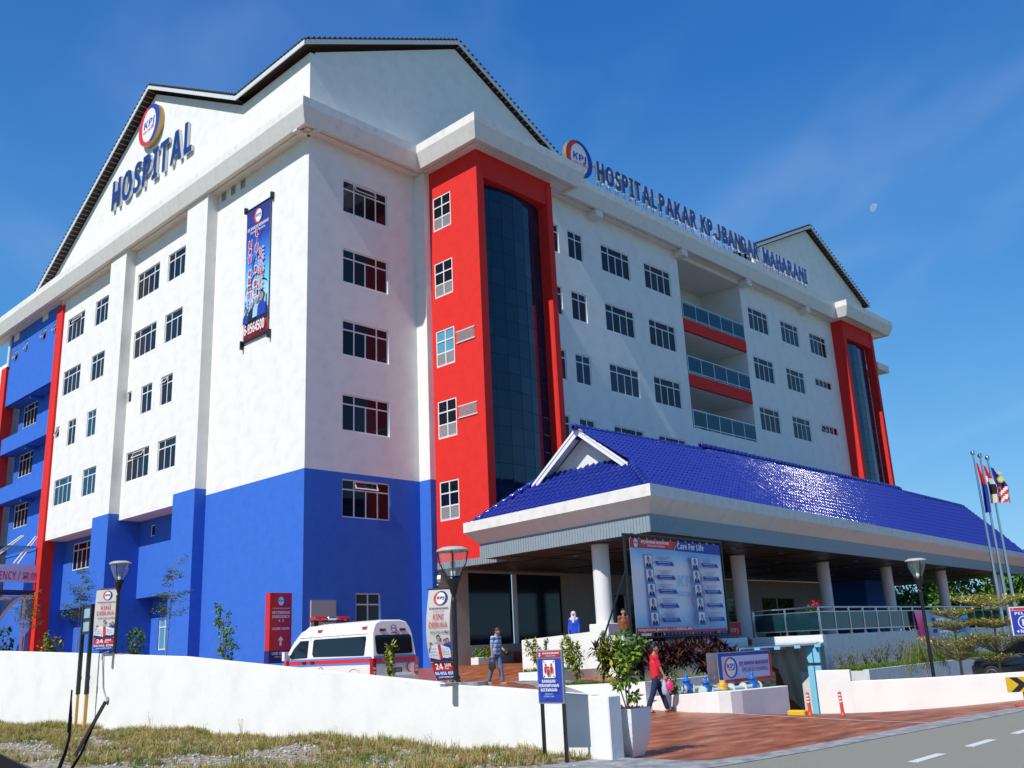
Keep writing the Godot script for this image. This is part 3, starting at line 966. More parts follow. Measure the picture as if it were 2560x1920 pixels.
	for e in [[le, pk, 0.34], [pk, re, 0.34], [re, fe, 0.3], [fe, fp, 0.34], [fp, fr, 0.34], [ql, qp, 0.4], [qp, qr, 0.4]]: roof_edge(te, e[0] + Vector3(0, 0.03, 0), e[1] + Vector3(0, 0.03, 0), e[2])
	for q in [[le, pk, Vector3(0, 0, -fo)], [fp, fr, Vector3(-eo, 0, 0)], [qp, qr, Vector3(-eo, 0, 0)]]:
		var n := int(q[0].distance_to(q[1]) / 0.38)
		for i in n:
			var p: Vector3 = q[0].lerp(q[1], (i + 0.5) / n) + Vector3(0, -0.23, 0)
			bt.bar(p, p + q[2], 0.06, 0.05)
	var ro := put("roof", rf, M.tile_brown, b)
	put("roof_underside", un, M.roof_underside, ro)
	put("barge_boards", bg, M.barge, ro).set_meta("kind", "stuff")
	put("batten", bt, M.batten, ro).set_meta("kind", "stuff")
	put("tile_edge", te, M.tile_brown, ro).set_meta("kind", "stuff")
	# wall at street level under the entrance canopy
	var pw := MB.new()
	pw.xf = plane_f(0.77)
	pw.holed(6.87, 50.0, -0.5, 5.46, [[8.75, 15.6, 2.0, 5.35], [19.5, 24.5, 1.6, 4.4], [27.5, 33.5, 1.6, 4.3], [36, 40.5, 1.6, 4.3]], 0.2)
	pw.xf = Transform3D()
	put("lobby_wall", pw, M.lobby_paint, b)
	var lm := MB.new()
	lm.bx(0.68, 0.8, 2.0, 5.35, -12.05, -11.85)
	put("lobby_mullion", lm, M.frame_white, b)
	for z in [-21.0, -22.0, -30.5, -38.2]:
		lm = MB.new()
		lm.bx(0.6, 0.68, 1.6, 4.35, z - 0.05, z + 0.05)
		put("lobby_mullion", lm, M.frame_white, b)
	for q in [[-11.85, -8.75, 2.0, 5.35], [-15.6, -12.05, 2.0, 5.35], [-24.5, -19.5, 1.6, 4.4], [-33.5, -27.5, 1.6, 4.3], [-40.5, -36, 1.6, 4.3]]:
		var m := MB.new(); m.bx(0.6, 0.63, q[2], q[3], q[0], q[1])
		put("lobby_glass", m, M.glass_dark_b if q[0] > -16 else M.glass_dark, b)
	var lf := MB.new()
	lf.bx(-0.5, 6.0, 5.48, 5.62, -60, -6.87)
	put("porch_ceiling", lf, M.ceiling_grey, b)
	var so := MB.new(); so.bx(0.0, 4.1, 5.44, 5.72, -7.3, -6.84)
	for i in 30: so.bx(0.78 + i * 0.15, 0.9 + i * 0.15, 5.43, 5.73, -6.84, -6.82)
	put("porch_fascia", so, M.cladding_grey, b)
	var bl := MB.new(); bl.bx(0.5, 3.6, -0.5, 5.46, -51.2, -46.1)
	put("blue_end_wall", bl, M.blue_wall, b)
	var dr := MB.new()
	dr.bx(0.002, 0.08, 1.1, 4.08, -1.64, -0.38)
	put("side_door", dr, M.door_grey, b)
	for w in wins: window(b, w[0], w[1], w[2], w[3], w[4], w[5], w[6])
	return b

# ---------------------------------------------------------------- the blue tiled entrance canopy
const CA := Vector2(5.24, -5.25)
const CB := Vector2(14.88, -4.07)
const CC := Vector2(11.18, -58.0)
const CD := Vector2(2.0, -58.0)

func tile_mesh() -> ArrayMesh:      # S-shaped roof tile: x across, -z up the slope, y out of the roof
	var m := MB.new()
	var prof := []
	for q in [[-0.15, 0.012, 0.0], [-0.10, 0.0, 0.0], [-0.012, 0.004, -0.5], [0.002, 0.05, -1.25], [0.03, 0.083, -0.6], [0.076, 0.094, 0.0], [0.118, 0.076, 0.6], [0.15, 0.012, 1.2]]: prof.append(q)
	for i in prof.size() - 1:
		var a: Array = prof[i]; var b: Array = prof[i + 1]
		var t := 0.045
		var p := Vector3(a[0], a[1] + t, 0.2); var q := Vector3(b[0], b[1] + t, 0.2); var r := Vector3(b[0], b[1], -0.2); var s := Vector3(a[0], a[1], -0.2)
		var na := Vector3(sin(a[2]), cos(a[2]), -0.06).normalized()
		var nb := Vector3(sin(b[2]), cos(b[2]), -0.06).normalized()
		m.quadn(p, q, r, s, na, nb, nb, na)
		m.quad(Vector3(a[0], a[1] - 0.004, 0.2), Vector3(b[0], b[1] - 0.004, 0.2), q, p)
	return m.mesh()

func make_canopy() -> void:
	var o := thing("entrance_canopy", "long porch canopy with glossy blue tiled roof, white eaves and grey fascia on round columns", "canopy")
	var path := [CA, CB, CC, CD]
	var m := MB.new()
	m.sweep(path, [Vector2(0.0, 6.06), Vector2(0.52, 6.56), Vector2(0.52, 6.98), Vector2(0.26, 6.98), Vector2(0.26, 6.7)], true)
	put("eave", m, M.white_trim, o)
	m = MB.new()
	m.sweep(path, [Vector2(-0.10, 5.47), Vector2(-0.02, 5.47), Vector2(-0.02, 6.08)], true)
	put("fascia", m, M.cladding_grey, o)
	# fascia planks: side face one by one, the long face as one strip of planks
	var pk := MB.new(); pk.bx(-0.068, 0.068, 5.43, 6.055, -0.012, 0.012)
	var pm := pk.mesh()
	var run := func(a: Vector2, b: Vector2) -> Array:
		var out := []
		var n := int(a.distance_to(b) / 0.15)
		var d := (b - a).normalized()
		for i in n:
			var p := a.lerp(b, (i + 0.5) / n)
			out.append(Transform3D(Basis(Vector3(d.x, 0, d.y), Vector3.UP, Vector3(-d.y, 0, d.x)), Vector3(p.x, 0, p.y)))
		return out
	for t in run.call(CA, CB): put("fascia_plank", pm, M.cladding_grey, o).transform = t
	var far: Array = run.call(CB, CC)
	for i in 60: put("fascia_plank", pm, M.cladding_grey, o).transform = far[i]
	scatter("fascia_planks", pm, far.slice(60), M.cladding_grey, o)
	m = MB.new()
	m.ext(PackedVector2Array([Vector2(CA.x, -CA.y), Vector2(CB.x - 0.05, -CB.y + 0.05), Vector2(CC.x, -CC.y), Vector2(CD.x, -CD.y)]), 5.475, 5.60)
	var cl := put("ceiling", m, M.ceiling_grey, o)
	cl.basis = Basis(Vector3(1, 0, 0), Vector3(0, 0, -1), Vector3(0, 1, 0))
	# ceiling joints and downlights
	m = MB.new()
	for i in 9: m.bx(3.0, 14.0 - i * 0.35, 5.455, 5.474, -8.0 - i * 5.5, -7.93 - i * 5.5)
	for x in [6.5, 9.2]: m.bx(x, x + 0.06, 5.452, 5.474, -57.0, -5.8)
	put("ceiling_joint", m, M.dark_recess, o).set_meta("kind", "stuff")
	var dl := MB.new(); dl.lathe([Vector2(0.0, -0.02), Vector2(0.10, -0.02), Vector2(0.13, 0.0), Vector2(0.0, 0.001)], 14)
	var dm := dl.mesh()
	for i in 9:
		for x in [7.8, 10.6, 13.0]:
			if i == 0 and x > 12: continue
			var d := put("downlight", dm, M.louvre_white, o)
			d.position = Vector3(x - i * 0.3, 5.45, -8.4 - i * 4.6)
	# columns
	for q in [[11.35, -5.66, 2.5], [11.0, -16.15, 1.7], [10.73, -25.1, 1.7], [10.57, -33.45, 1.7], [10.62, -41.9, 1.7], [10.5, -53.1, 1.7]]:
		m = MB.new()
		m.lathe([Vector2(0.325, q[2]), Vector2(0.325, 5.36), Vector2(0.325, 5.46)], 28, Vector3(q[0], 0, q[1]))
		var c := put("column", m, M.column_white, o)
		m = MB.new(); m.lathe([Vector2(0.34, 5.40), Vector2(0.36, 5.42), Vector2(0.36, 5.455), Vector2(0.0, 5.455)], 28, Vector3(q[0], 0, q[1]))
		put("column_collar", m, M.cladding_grey, c)
	# roof body under the tiles
	var ye := 6.86
	var ex := func(z: float) -> float: return lerpf(15.13, 11.46, (-3.85 - z) / 54.15)
	var yr := func(z: float) -> float: return lerpf(10.3, 10.46, (-6.5 - z) / 9.3) if z > -15.8 else (10.56 if z > -39.0 else lerpf(10.4, 10.25, (-39.0 - z) / 11.0))
	var rb := MB.new()
	for i in 29:
		var za := -6.5 - i * 1.5; var zb := za - 1.5
		var ra := Vector3(10, yr.call(za) - 0.14, za); var rbb := Vector3(10, yr.call(zb) - 0.14, zb)
		rb.quad(Vector3(ex.call(za) - 0.1, ye - 0.2, za), Vector3(ex.call(zb) - 0.1, ye - 0.2, zb), rbb, ra)
		rb.quad(Vector3(2.6, ye, zb), Vector3(4.9, ye, za), ra, rbb)
	var bf := Vector3(15.13, ye - 0.06, -3.85); var af := Vector3(4.95, ye - 0.06, -5.0)
	var gr := Vector3(12.45, 8.46, -6.5); var gl := Vector3(7.5, 8.46, -6.5)
	rb.tri(bf, Vector3(ex.call(-6.5), ye - 0.06, -6.5), gr)
	rb.quad(af, bf, Vector3(11.4, 8.9, -7.2), Vector3(8.6, 8.9, -7.2))
	rb.tri(af, gl, Vector3(4.9, ye - 0.06, -6.5))
	rb.quad(Vector3(10, 10.24, -50), Vector3(ex.call(-50.0), ye - 0.06, -50), Vector3(ex.call(-58.0), ye - 0.06, -58), Vector3(10, 10.24, -50.01))
	rb.tri(Vector3(10, 10.24, -50), Vector3(ex.call(-58.0), ye, -58), Vector3(2.3, ye, -58))
	put("roof_deck", rb, M.tile_blue_dark, o)
	var tm := tile_mesh()
	var tiles := []
	# long front slope
	var z := -4.0
	while z > -57.8:
		var e := Vector3(ex.call(z), ye, z)
		var r := Vector3(10, yr.call(z), z)
		var tmax := 1.0
		if z > -6.35: tmax = clampf((e.x - lerpf(15.13, 12.45, (-3.85 - z) / 2.65)) / (e.x - 10.0), 0, 1)
		if z < -50.0: tmax = clampf((-58.0 - z) / -8.0, 0, 1)
		var len := e.distance_to(r)
		var up := (r - e).normalized()
		var ux := Vector3(ex.call(z - 0.3) - e.x, 0, -0.3).normalized()
		var nn := ux.cross(up).normalized()
		var k := 0
		while k * 0.35 + 0.1 < len * tmax:
			tiles.append(Transform3D(Basis(ux, nn, -up) * Basis(Vector3.RIGHT, rng.randf_range(-0.04, 0.04) + 0.03) * Basis(Vector3.BACK, rng.randf_range(-0.02, 0.02)), e + up * (k * 0.35 + 0.12) + nn * 0.02))
			k += 1
		z -= 0.3
	# near hip slope below the little gable
	var hip := []
	var ab := (bf - af)
	var n := int(ab.length() / 0.3)
	for i in n:
		var e := af.lerp(bf, (i + 0.5) / n) + Vector3(0, 0.06, 0)
		var top := Vector3(e.x, 8.9, -7.2)
		var up := (top - e).normalized()
		var ux := ab.normalized()
		var nn := ux.cross(up).normalized()
		var lim := minf((e.x - 4.95) / 2.55, (15.13 - e.x) / 2.68)
		var len := e.distance_to(top) * clampf(lim * (1.55 / 2.1), 0.0, 0.95)
		var k := 0
		while k * 0.35 + 0.1 < len:
			hip.append(Transform3D(Basis(ux, nn, -up) * Basis(Vector3.RIGHT, rng.randf_range(-0.04, 0.04) + 0.03) * Basis(Vector3.BACK, rng.randf_range(-0.02, 0.02)), e + up * (k * 0.35 + 0.12) + nn * 0.02))
			k += 1
	var cnt := 0
	for t in hip:
		put("roof_tile", tm, M.tile_blue, o).transform = t
		cnt += 1
	var rest := []
	for t in tiles:
		if cnt < 300:
			put("roof_tile", tm, M.tile_blue, o).transform = t
			cnt += 1
		else: rest.append(t)
	scatter("roof_tiles", tm, rest, M.tile_blue, o)
	# ridge and hip caps
	var cap := MB.new()
	cap.xf = Transform3D(Basis(Vector3(1, 0, 0), Vector3(0, 0, 1), Vector3(0, -1, 0)), Vector3.ZERO)
	cap.lathe([Vector2(0.0, -0.24), Vector2(0.135, -0.24), Vector2(0.15, -0.2), Vector2(0.15, -0.13), Vector2(0.125, -0.12), Vector2(0.115, 0.24), Vector2(0.0, 0.24)], 12)
	var cmesh := cap.mesh()
	var line := func(a: Vector3, b: Vector3) -> void:
		var k := int(a.distance_to(b) / 0.4)
		var d := (b - a).normalized()
		for i in k:
			var c := put("ridge_cap", cmesh, M.tile_blue, o)
			c.transform = Transform3D(Basis.looking_at(-d, Vector3.UP), a.lerp(b, (i + 0.5) / k))
	line.call(Vector3(10, 10.36, -6.2), Vector3(10, 10.5, -15.7))
	line.call(Vector3(10, 10.72, -15.6), Vector3(10, 10.66, -39.0))
	line.call(Vector3(10, 10.48, -39.0), Vector3(10, 10.32, -50.0))
	line.call(Vector3(10, 10.3, -50.1), Vector3(11.46, 6.95, -57.8))
	line.call(bf + Vector3(0.05, 0.1, 0.05), gr + Vector3(0, 0.08, 0))
	line.call(af + Vector3(0, 0.1, 0.05), gl + Vector3(0, 0.08, 0))
	# little gable
	m = MB.new()
	m.ext(PackedVector2Array([Vector2(7.6, 8.42), Vector2(12.4, 8.42), Vector2(10, 10.2)]), -7.1, -7.0)
	put("gable_wall", m, M.white_trim, o)
	for s in [-1, 1]:
		m = MB.new()
		var a := Vector2(10, 10.38); var b := Vector2(10 + s * 2.62, 8.36)
		var dn := Vector2(0, -0.34)
		m.ext(PackedVector2Array([a, b, b + dn * 0.9, a + dn]), -6.42, -6.36)
		m.ext(PackedVector2Array([a + Vector2(0, 0.0), b, b + dn * 0.35, a + dn * 0.35]), -6.36, -6.33)
		put("barge_board", m, M.frame_white, o)
		m = MB.new()
		m.ext(PackedVector2Array([a + Vector2(0, -0.02), b + Vector2(0, -0.02), b + Vector2(0, -0.08), a + Vector2(0, -0.08)]), -7.0, -6.42)
		put("barge_soffit", m, M.frame_white, o)
	# apron where hip tiles meet the gable wall
	m = MB.new(); m.bx(8.0, 12.0, 8.38, 8.5, -7.0, -6.9)
	put("flashing", m, M.tile_blue_dark, o)

func scatter(called: String, mesh: Mesh, list: Array, m: Material, parent: Node = null, cols = null) -> MultiMeshInstance3D:
	var mm := MultiMesh.new()
	mm.transform_format = MultiMesh.TRANSFORM_3D
	if cols: mm.use_colors = true
	mm.mesh = mesh
	mm.instance_count = list.size()
	for i in list.size():
		mm.set_instance_transform(i, list[i])
		if cols: mm.set_instance_color(i, cols[i])
	var o := MultiMeshInstance3D.new()
	o.name = called
	o.multimesh = mm
	o.material_override = m
	(parent if parent else self).add_child(o, true)
	o.set_meta("kind", "stuff")
	return o

# ---------------------------------------------------------------- printed panels and lettering
class Print:
	var root: Node
	var mbs := {}
	var f = null
	var z := 0.002
	var xf := Transform3D()
	func _init(r) -> void: root = r
	func mb(m: String) -> MB:
		if not mbs.has(m):
			mbs[m] = MB.new()
			mbs[m].xf = xf
		return mbs[m]
	func up() -> void: z += 0.0015
	func done(o: Node, called := "print") -> void:
		for m in mbs: root.put(called, mbs[m], root.M[m], o)

func poly(p: Print, m: String, pts: PackedVector2Array) -> void:
	flatp(p.mb(m), pts, p.z, p.f); p.up()

func line_of(p: Print, m: String, s: String, x: float, y: float, h: float, w := 0.0, bold := true, shear := 0.0, align := 0.5) -> void:
	text(p.mb(m), s, x, y, h, w, p.z, 0.0015, bold, p.f, shear, align); p.up()

func crescent(x: float, y: float, r: float, a0: float, a1: float, k := 14) -> PackedVector2Array:      # between a circle and an upright oval
	var q := PackedVector2Array()
	for i in k + 1:
		var a := deg_to_rad(lerpf(a0, a1, float(i) / k))
		q.append(Vector2(x + cos(a) * r, y + sin(a) * r))
	for i in k + 1:
		var a := deg_to_rad(lerpf(a1, a0, float(i) / k))
		q.append(Vector2(x + cos(a) * r * 0.66, y + sin(a) * r * 0.83))
	return q

func logo(p: Print, x: float, y: float, r: float, navy := "print_blue", disc := true) -> void:
	if disc: poly(p, "print_white", oval(x, y, r * 0.8, r * 0.9, 24))
	poly(p, "print_red", crescent(x, y, r, 75, 290))
	poly(p, navy, crescent(x, y, r, -75, 100))
	line_of(p, navy, "KPJ", x, y - r * 0.12, r * 0.36, r * 1.0)

func printed_person(p: Print, x: float, y: float, h: float, coat: String, hair := "print_black", frac := 1.0) -> void:      # half-length figure in print
	poly(p, coat, PackedVector2Array([Vector2(x - h * 0.3, y), Vector2(x + h * 0.3, y), Vector2(x + h * 0.26, y + h * 0.42), Vector2(x + h * 0.1, y + h * 0.56), Vector2(x - h * 0.1, y + h * 0.56), Vector2(x - h * 0.26, y + h * 0.42)]))
	poly(p, hair, oval(x, y + h * 0.8, h * 0.15, h * 0.19, 12))
	poly(p, "print_skin", oval(x, y + h * 0.74, h * 0.12, h * 0.16, 12))

func grad_panel(mb: MB, x0: float, x1: float, stops: Array, f = null, z := 0.0, nx := 4) -> void:      # stops: [y, colour] from bottom to top
	for i in stops.size() - 1:
		for k in nx:
			var xa := lerpf(x0, x1, float(k) / nx); var xb := lerpf(x0, x1, float(k + 1) / nx)
			var q := [Vector3(xa, stops[i][0], z), Vector3(xb, stops[i][0], z), Vector3(xb, stops[i + 1][0], z), Vector3(xa, stops[i + 1][0], z)]
			var nn := Vector3(0, 0, 1)
			if f != null:
				for j in 4: q[j] = f.call(q[j])
				nn = (q[1] - q[0]).cross(q[3] - q[0]).normalized()
			for j in [0, 2, 1, 0, 3, 2]:
				mb.col = stops[i][1] if j < 2 else stops[i + 1][1]
				mb.vert(q[j], nn)
	mb.col = Color.WHITE

func glyph(m: MB, ch: String, x: float, y: float, h: float, w: float, z: float, d: float) -> void:
	if ch != "J": return text(m, ch, x, y, h, w, z, d, true)
	var p := PackedVector2Array()      # a J that stands on the line
	for q in [[0.5, 1.0], [0.5, 0.25], [0.42, 0.08], [0.22, -0.01], [-0.1, -0.01], [-0.36, 0.06], [-0.48, 0.2], [-0.5, 0.32], [-0.2, 0.36], [-0.12, 0.2], [0.02, 0.15], [0.14, 0.19], [0.19, 0.3], [0.19, 1.0]]: p.append(Vector2(x + q[0] * w, y + q[1] * h))
	m.ext(p, z, z + d, false)

func letters(o: Node, s: String, pl: Transform3D, u0: float, u1: float, y: float, h: float, depth: float, stand := 0.0) -> void:
	var wid := []
	var total := 0.0
	for ch in s:
		var w := 0.0
		var tm := TextMesh.new()
		tm.font = font(true); tm.text = ch; tm.font_size = 40; tm.pixel_size = 0.01; tm.depth = 0.01
		w = 0.12 if ch == " " else (0.25 if ch == "J" else tm.get_aabb().size.x)
		wid.append(w)
		total += w + 0.035
	total -= 0.035
	var k := (u1 - u0) / total
	var thin := 0.9
	var u := u0
	for i in s.length():
		var w: float = wid[i] * k
		if s[i] != " ":
			var m := MB.new()
			glyph(m, s[i], u + w / 2, y, h, w * thin, depth, 0.03)
			var q := put("letter", m, M.letter_blue, o)
			q.transform = pl
			m = MB.new()
			glyph(m, s[i], u + w / 2, y - h * 0.008, h * 1.016, w * thin * 1.03, 0.0, depth - 0.002)
			put("letter_side", m, M.letter_side, q)
			if stand > 0.0:
				m = MB.new()
				m.bx(u + w * 0.3, u + w * 0.3 + 0.05, y - stand, y + 0.1, -0.06, -0.01); m.bx(u + w * 0.65, u + w * 0.65 + 0.05, y - stand, y + 0.1, -0.06, -0.01)
				put("letter_foot", m, M.steel, q)
		u += w + 0.035 * k

func round_sign(called: String, label: String, pl: Transform3D, u: float, y: float, r: float, depth: float) -> void:
	var o := thing(called, label, "sign")
	o.transform = pl * Transform3D(Basis(), Vector3(u, y, 0.02))
	var m := MB.new()
	m.xf = Transform3D(Basis(Vector3(1, 0, 0), Vector3(0, 0, 1), Vector3(0, -1, 0)), Vector3.ZERO)
	m.lathe([Vector2(r, 0.0), Vector2(r, depth)], 40)
	put("sign_case", m, M.brass_side, o)
	emblem(o, 0, 0, r * 0.99, depth + 0.004)

func building_signs() -> void:
	var o := thing("hospital_letter_sign", "large blue letters reading HOSPITAL on the white gable wall", "sign")
	letters(o, "HOSPITAL", plane_l(0.03), -21.75, -11.35, 29.72, 2.0, 0.16)
	round_sign("emblem_sign", "round red and blue emblem above the HOSPITAL letters on the gable", plane_l(), -16.7, 33.62, 1.36, 0.32)
	o = thing("roof_letter_sign", "long row of blue letters reading HOSPITAL PAKAR KPJ BANDAR MAHARANI along the eaves", "sign")
	for q in [["HOSPITAL", 16.66, 22.5], ["PAKAR", 22.78, 26.95], ["KPJ", 27.43, 29.83], ["BANDAR", 30.08, 34.85], ["MAHARANI", 35.42, 42.05]]:
		letters(o, q[0], plane_f(4.12), q[1], q[2], 27.42, 1.24, 0.14, 0.5)
	var m := MB.new()
	for y in [27.7, 28.35]: m.bx(4.02, 4.06, y, y + 0.05, -42.1, -16.6)
	put("support_rail", m, M.steel, o).set_meta("kind", "stuff")
	round_sign("emblem_sign", "round red and blue emblem half hidden behind the tower eaves", plane_f(3.9), 15.25, 28.3, 1.16, 0.25)
	# tall banner on the gable wall
	o = thing("wall_banner", "tall blue banner reading NOW OPEN KINI DIBUKA high on the white wall", "banner", Vector3(-4.15, 16.72, 0.1))
	m = MB.new()
	grad_panel(m, -1.08, 1.08, [[0.0, Color(0.3, 0.01, 0.02)], [0.78, Color(0.35, 0.015, 0.03)], [0.781, Color(0.12, 0.3, 0.62)], [1.7, Color(0.45, 0.68, 0.92)], [2.6, Color(0.18, 0.62, 0.95)], [4.0, Color(0.03, 0.22, 0.75)], [5.2, Color(0.015, 0.05, 0.36)], [6.85, Color(0.012, 0.02, 0.17)]])
	put("banner_cloth", m, M.painted_by_vertex, o)
	m = MB.new()
	m.bx(-1.08, 1.08, 0.0, 6.85, -0.02, -0.004)
	put("banner_back", m, M.print_grey, o)
	m = MB.new()
	m.bx(-1.22, 1.22, 6.84, 6.92, -0.06, 0.02); m.bx(-1.22, 1.22, -0.1, -0.02, -0.06, 0.02)
	for x in [-1.2, 1.2]:
		m.bx(x - 0.06, x + 0.06, 6.8, 7.12, -0.1, 0.08); m.bx(x - 0.06, x + 0.06, -0.4, 0.02, -0.1, 0.08)
	put("banner_pole", m, M.black_metal, o)
	var p := Print.new(self)
	# scrolls of the printed ornament
	for q in [[0.45, 5.1, 0.26], [0.1, 3.7, 0.55], [0.55, 2.3, 0.5], [-0.75, 2.5, 0.25], [-0.1, 2.8, 0.45]]:
		poly(p, "print_navy", arc_band(q[0], q[1], q[2], 0.4, 4.2, q[2] * 0.06, q[2] * 0.3))
	logo(p, 0.02, 6.32, 0.42, "print_navy")
	line_of(p, "print_white", "KPJ BANDAR MAHARANI", 0, 5.68, 0.16, 1.9)
	line_of(p, "print_white", "SPECIALIST HOSPITAL", 0, 5.48, 0.1, 1.35)
	for q in [["KINI", -0.06, 5.33, 0.425], ["DIBUKA", -0.06, 3.36, 0.385], ["NOW", -0.6, 4.85, 0.42], ["OPEN", -0.58, 3.28, 0.41]]:
		for i in q[0].length():
			var yy: float = q[2] - i * q[3] - 0.06
			line_of(p, "print_white", q[0][i], q[1], yy - 0.04, 0.40, 0.11 if q[0][i] == "I" else (0.42 if q[0][i] == "W" else 0.32))
			line_of(p, "print_red", q[0][i], q[1], yy, 0.32, 0.07 if q[0][i] == "I" else (0.36 if q[0][i] == "W" else 0.26))
	var zh := "正式营业"
	for i in 4:
		hanzi(p.mb("print_white"), zh[i], 0.2, 3.95 - i * 0.56, 0.52, p.z, 0.16); p.up()
		hanzi(p.mb("print_red"), zh[i], 0.2, 3.95 - i * 0.56, 0.52, p.z, 0.07); p.up()
	poly(p, "print_light_blue", rect(-0.98, 0.98, 0.9, 2.0))
	for j in 4:
		for i in 7: poly(p, "print_mid_blue", rect(-0.85 + i * 0.25, -0.72 + i * 0.25, 1.25 + j * 0.18, 1.35 + j * 0.18))
	printed_person(p, -0.72, 0.75, 0.85, "print_blue")
	printed_person(p, -0.2, 0.8, 1.05, "print_black", "print_cream")
	printed_person(p, 0.25, 0.9, 1.1, "print_light_blue", "print_cream")
	printed_person(p, 0.72, 0.85, 1.3, "print_blue")
	line_of(p, "print_white", "06-9564500", 0, 0.14, 0.5, 2.0)
	p.done(o)

func moon() -> void:
	var dir := Vector3(-0.318, 0.3964, -0.861).normalized()
	var o := thing("moon", "pale half moon in the blue sky right of the building", "moon", Vector3(34.134, 1.75, 22.92) + dir * 3000.0)
	var m := MB.new()
	var r := 13.0
	# the lit lune, a thin shell bulging towards the sun
	var rows := 10
	var rim := []
	for i in rows + 1:
		var a := -PI / 2 + PI * i / rows
		rim.append([Vector3(-cos(a) * r, sin(a) * r, 0), Vector3(cos(a) * r * 0.35, sin(a) * r, 3.0)])
	for i in rows:
		m.quad(rim[i][0], rim[i][1], rim[i + 1][1], rim[i + 1][0])
		m.quad(rim[i][1] - Vector3(0, 0, 6), rim[i][0], rim[i + 1][0], rim[i + 1][1] - Vector3(0, 0, 6))
		m.quad(rim[i][1], rim[i][1] - Vector3(0, 0, 6), rim[i + 1][1] - Vector3(0, 0, 6), rim[i + 1][1])
	var mm := mat("moon_glow", Color(0.8, 0.85, 0.9, 0.25), 1.0)
	mm.transparency = BaseMaterial3D.TRANSPARENCY_ALPHA
	put("moon_disc", m, mm, o)
	o.basis = Basis.looking_at(dir, Vector3.UP) * Basis(Vector3(0, 0, 1), -0.7)

# ---------------------------------------------------------------- ground, paving, garden walls
func ss(a: float, b: float, v: float) -> float: return smoothstep(a, b, v)

func gy(x: float, z: float) -> float:      # height of the paving
	var y := 0.74 * (1.0 - ss(14.2, 18.2, x))
	y -= 0.09 * (1.0 - ss(5.0, 14.0, x)) * ss(0.0, 3.0, z)
	y += 0.36 * (1.0 - ss(-6.5, 0.5, z)) * (1.0 - ss(12.0, 16.0, x))
	var a := Vector2(20.6, 1.62)
	var d := Vector2(6.3, 1.78).normalized()
	var s := (Vector2(x, z) - a).dot(Vector2(d.y, -d.x))
	var ramp := ss(14.8, 15.8, x) * ss(0.0, 2.5, -z) * (1.0 - ss(18.6, 20.8, x)) * (1.0 - ss(11.2, 11.9, -z))
	y = lerpf(y, -1.7, ramp)
	if s > 0.0 and x > 15.0: y -= 0.088 * s * clampf((26.5 - x) / 5.7, 0, 1) * ss(15.0, 19.0, x)
	return y

func field_y(x: float, z: float) -> float:
	var e := 1.0 - ss(22.5, 24.3, x)
	return 0.03 + e * (0.05 + 0.05 * sin(x * 0.9 + z * 0.4) + 0.03 * sin(x * 2.3 - z * 1.7)) + 0.05 * (1.0 - ss(10.7, 12.2, z)) * e

func height_sheet(x0: float, x1: float, nx: int, z0: float, z1: float, nz: int, f: Callable) -> MB:
	var m := MB.new()
	var at := func(i: int, j: int) -> Vector3:
		var x := lerpf(x0, x1, float(i) / nx)
		var z := lerpf(z0, z1, float(j) / nz)
		return Vector3(x, f.call(x, z), z)
	var nrm := func(p: Vector3) -> Vector3:
		var e := 0.15
		return Vector3(f.call(p.x - e, p.z) - f.call(p.x + e, p.z), 2 * e, f.call(p.x, p.z - e) - f.call(p.x, p.z + e)).normalized()
	for i in nx:
		for j in nz:
			var a: Vector3 = at.call(i, j); var b: Vector3 = at.call(i + 1, j); var c: Vector3 = at.call(i + 1, j + 1); var d: Vector3 = at.call(i, j + 1)
			m.quadn(a, d, c, b, nrm.call(a), nrm.call(d), nrm.call(c), nrm.call(b))
	return m

func flat_sheet(pts: Array, y: float) -> MB:
	var m := MB.new()
	var p := PackedVector2Array()
	for q in pts: p.append(Vector2(q[0], -q[1]))
	m.patch(p, func(v): return Vector3(v.x, y, -v.y))
	return m

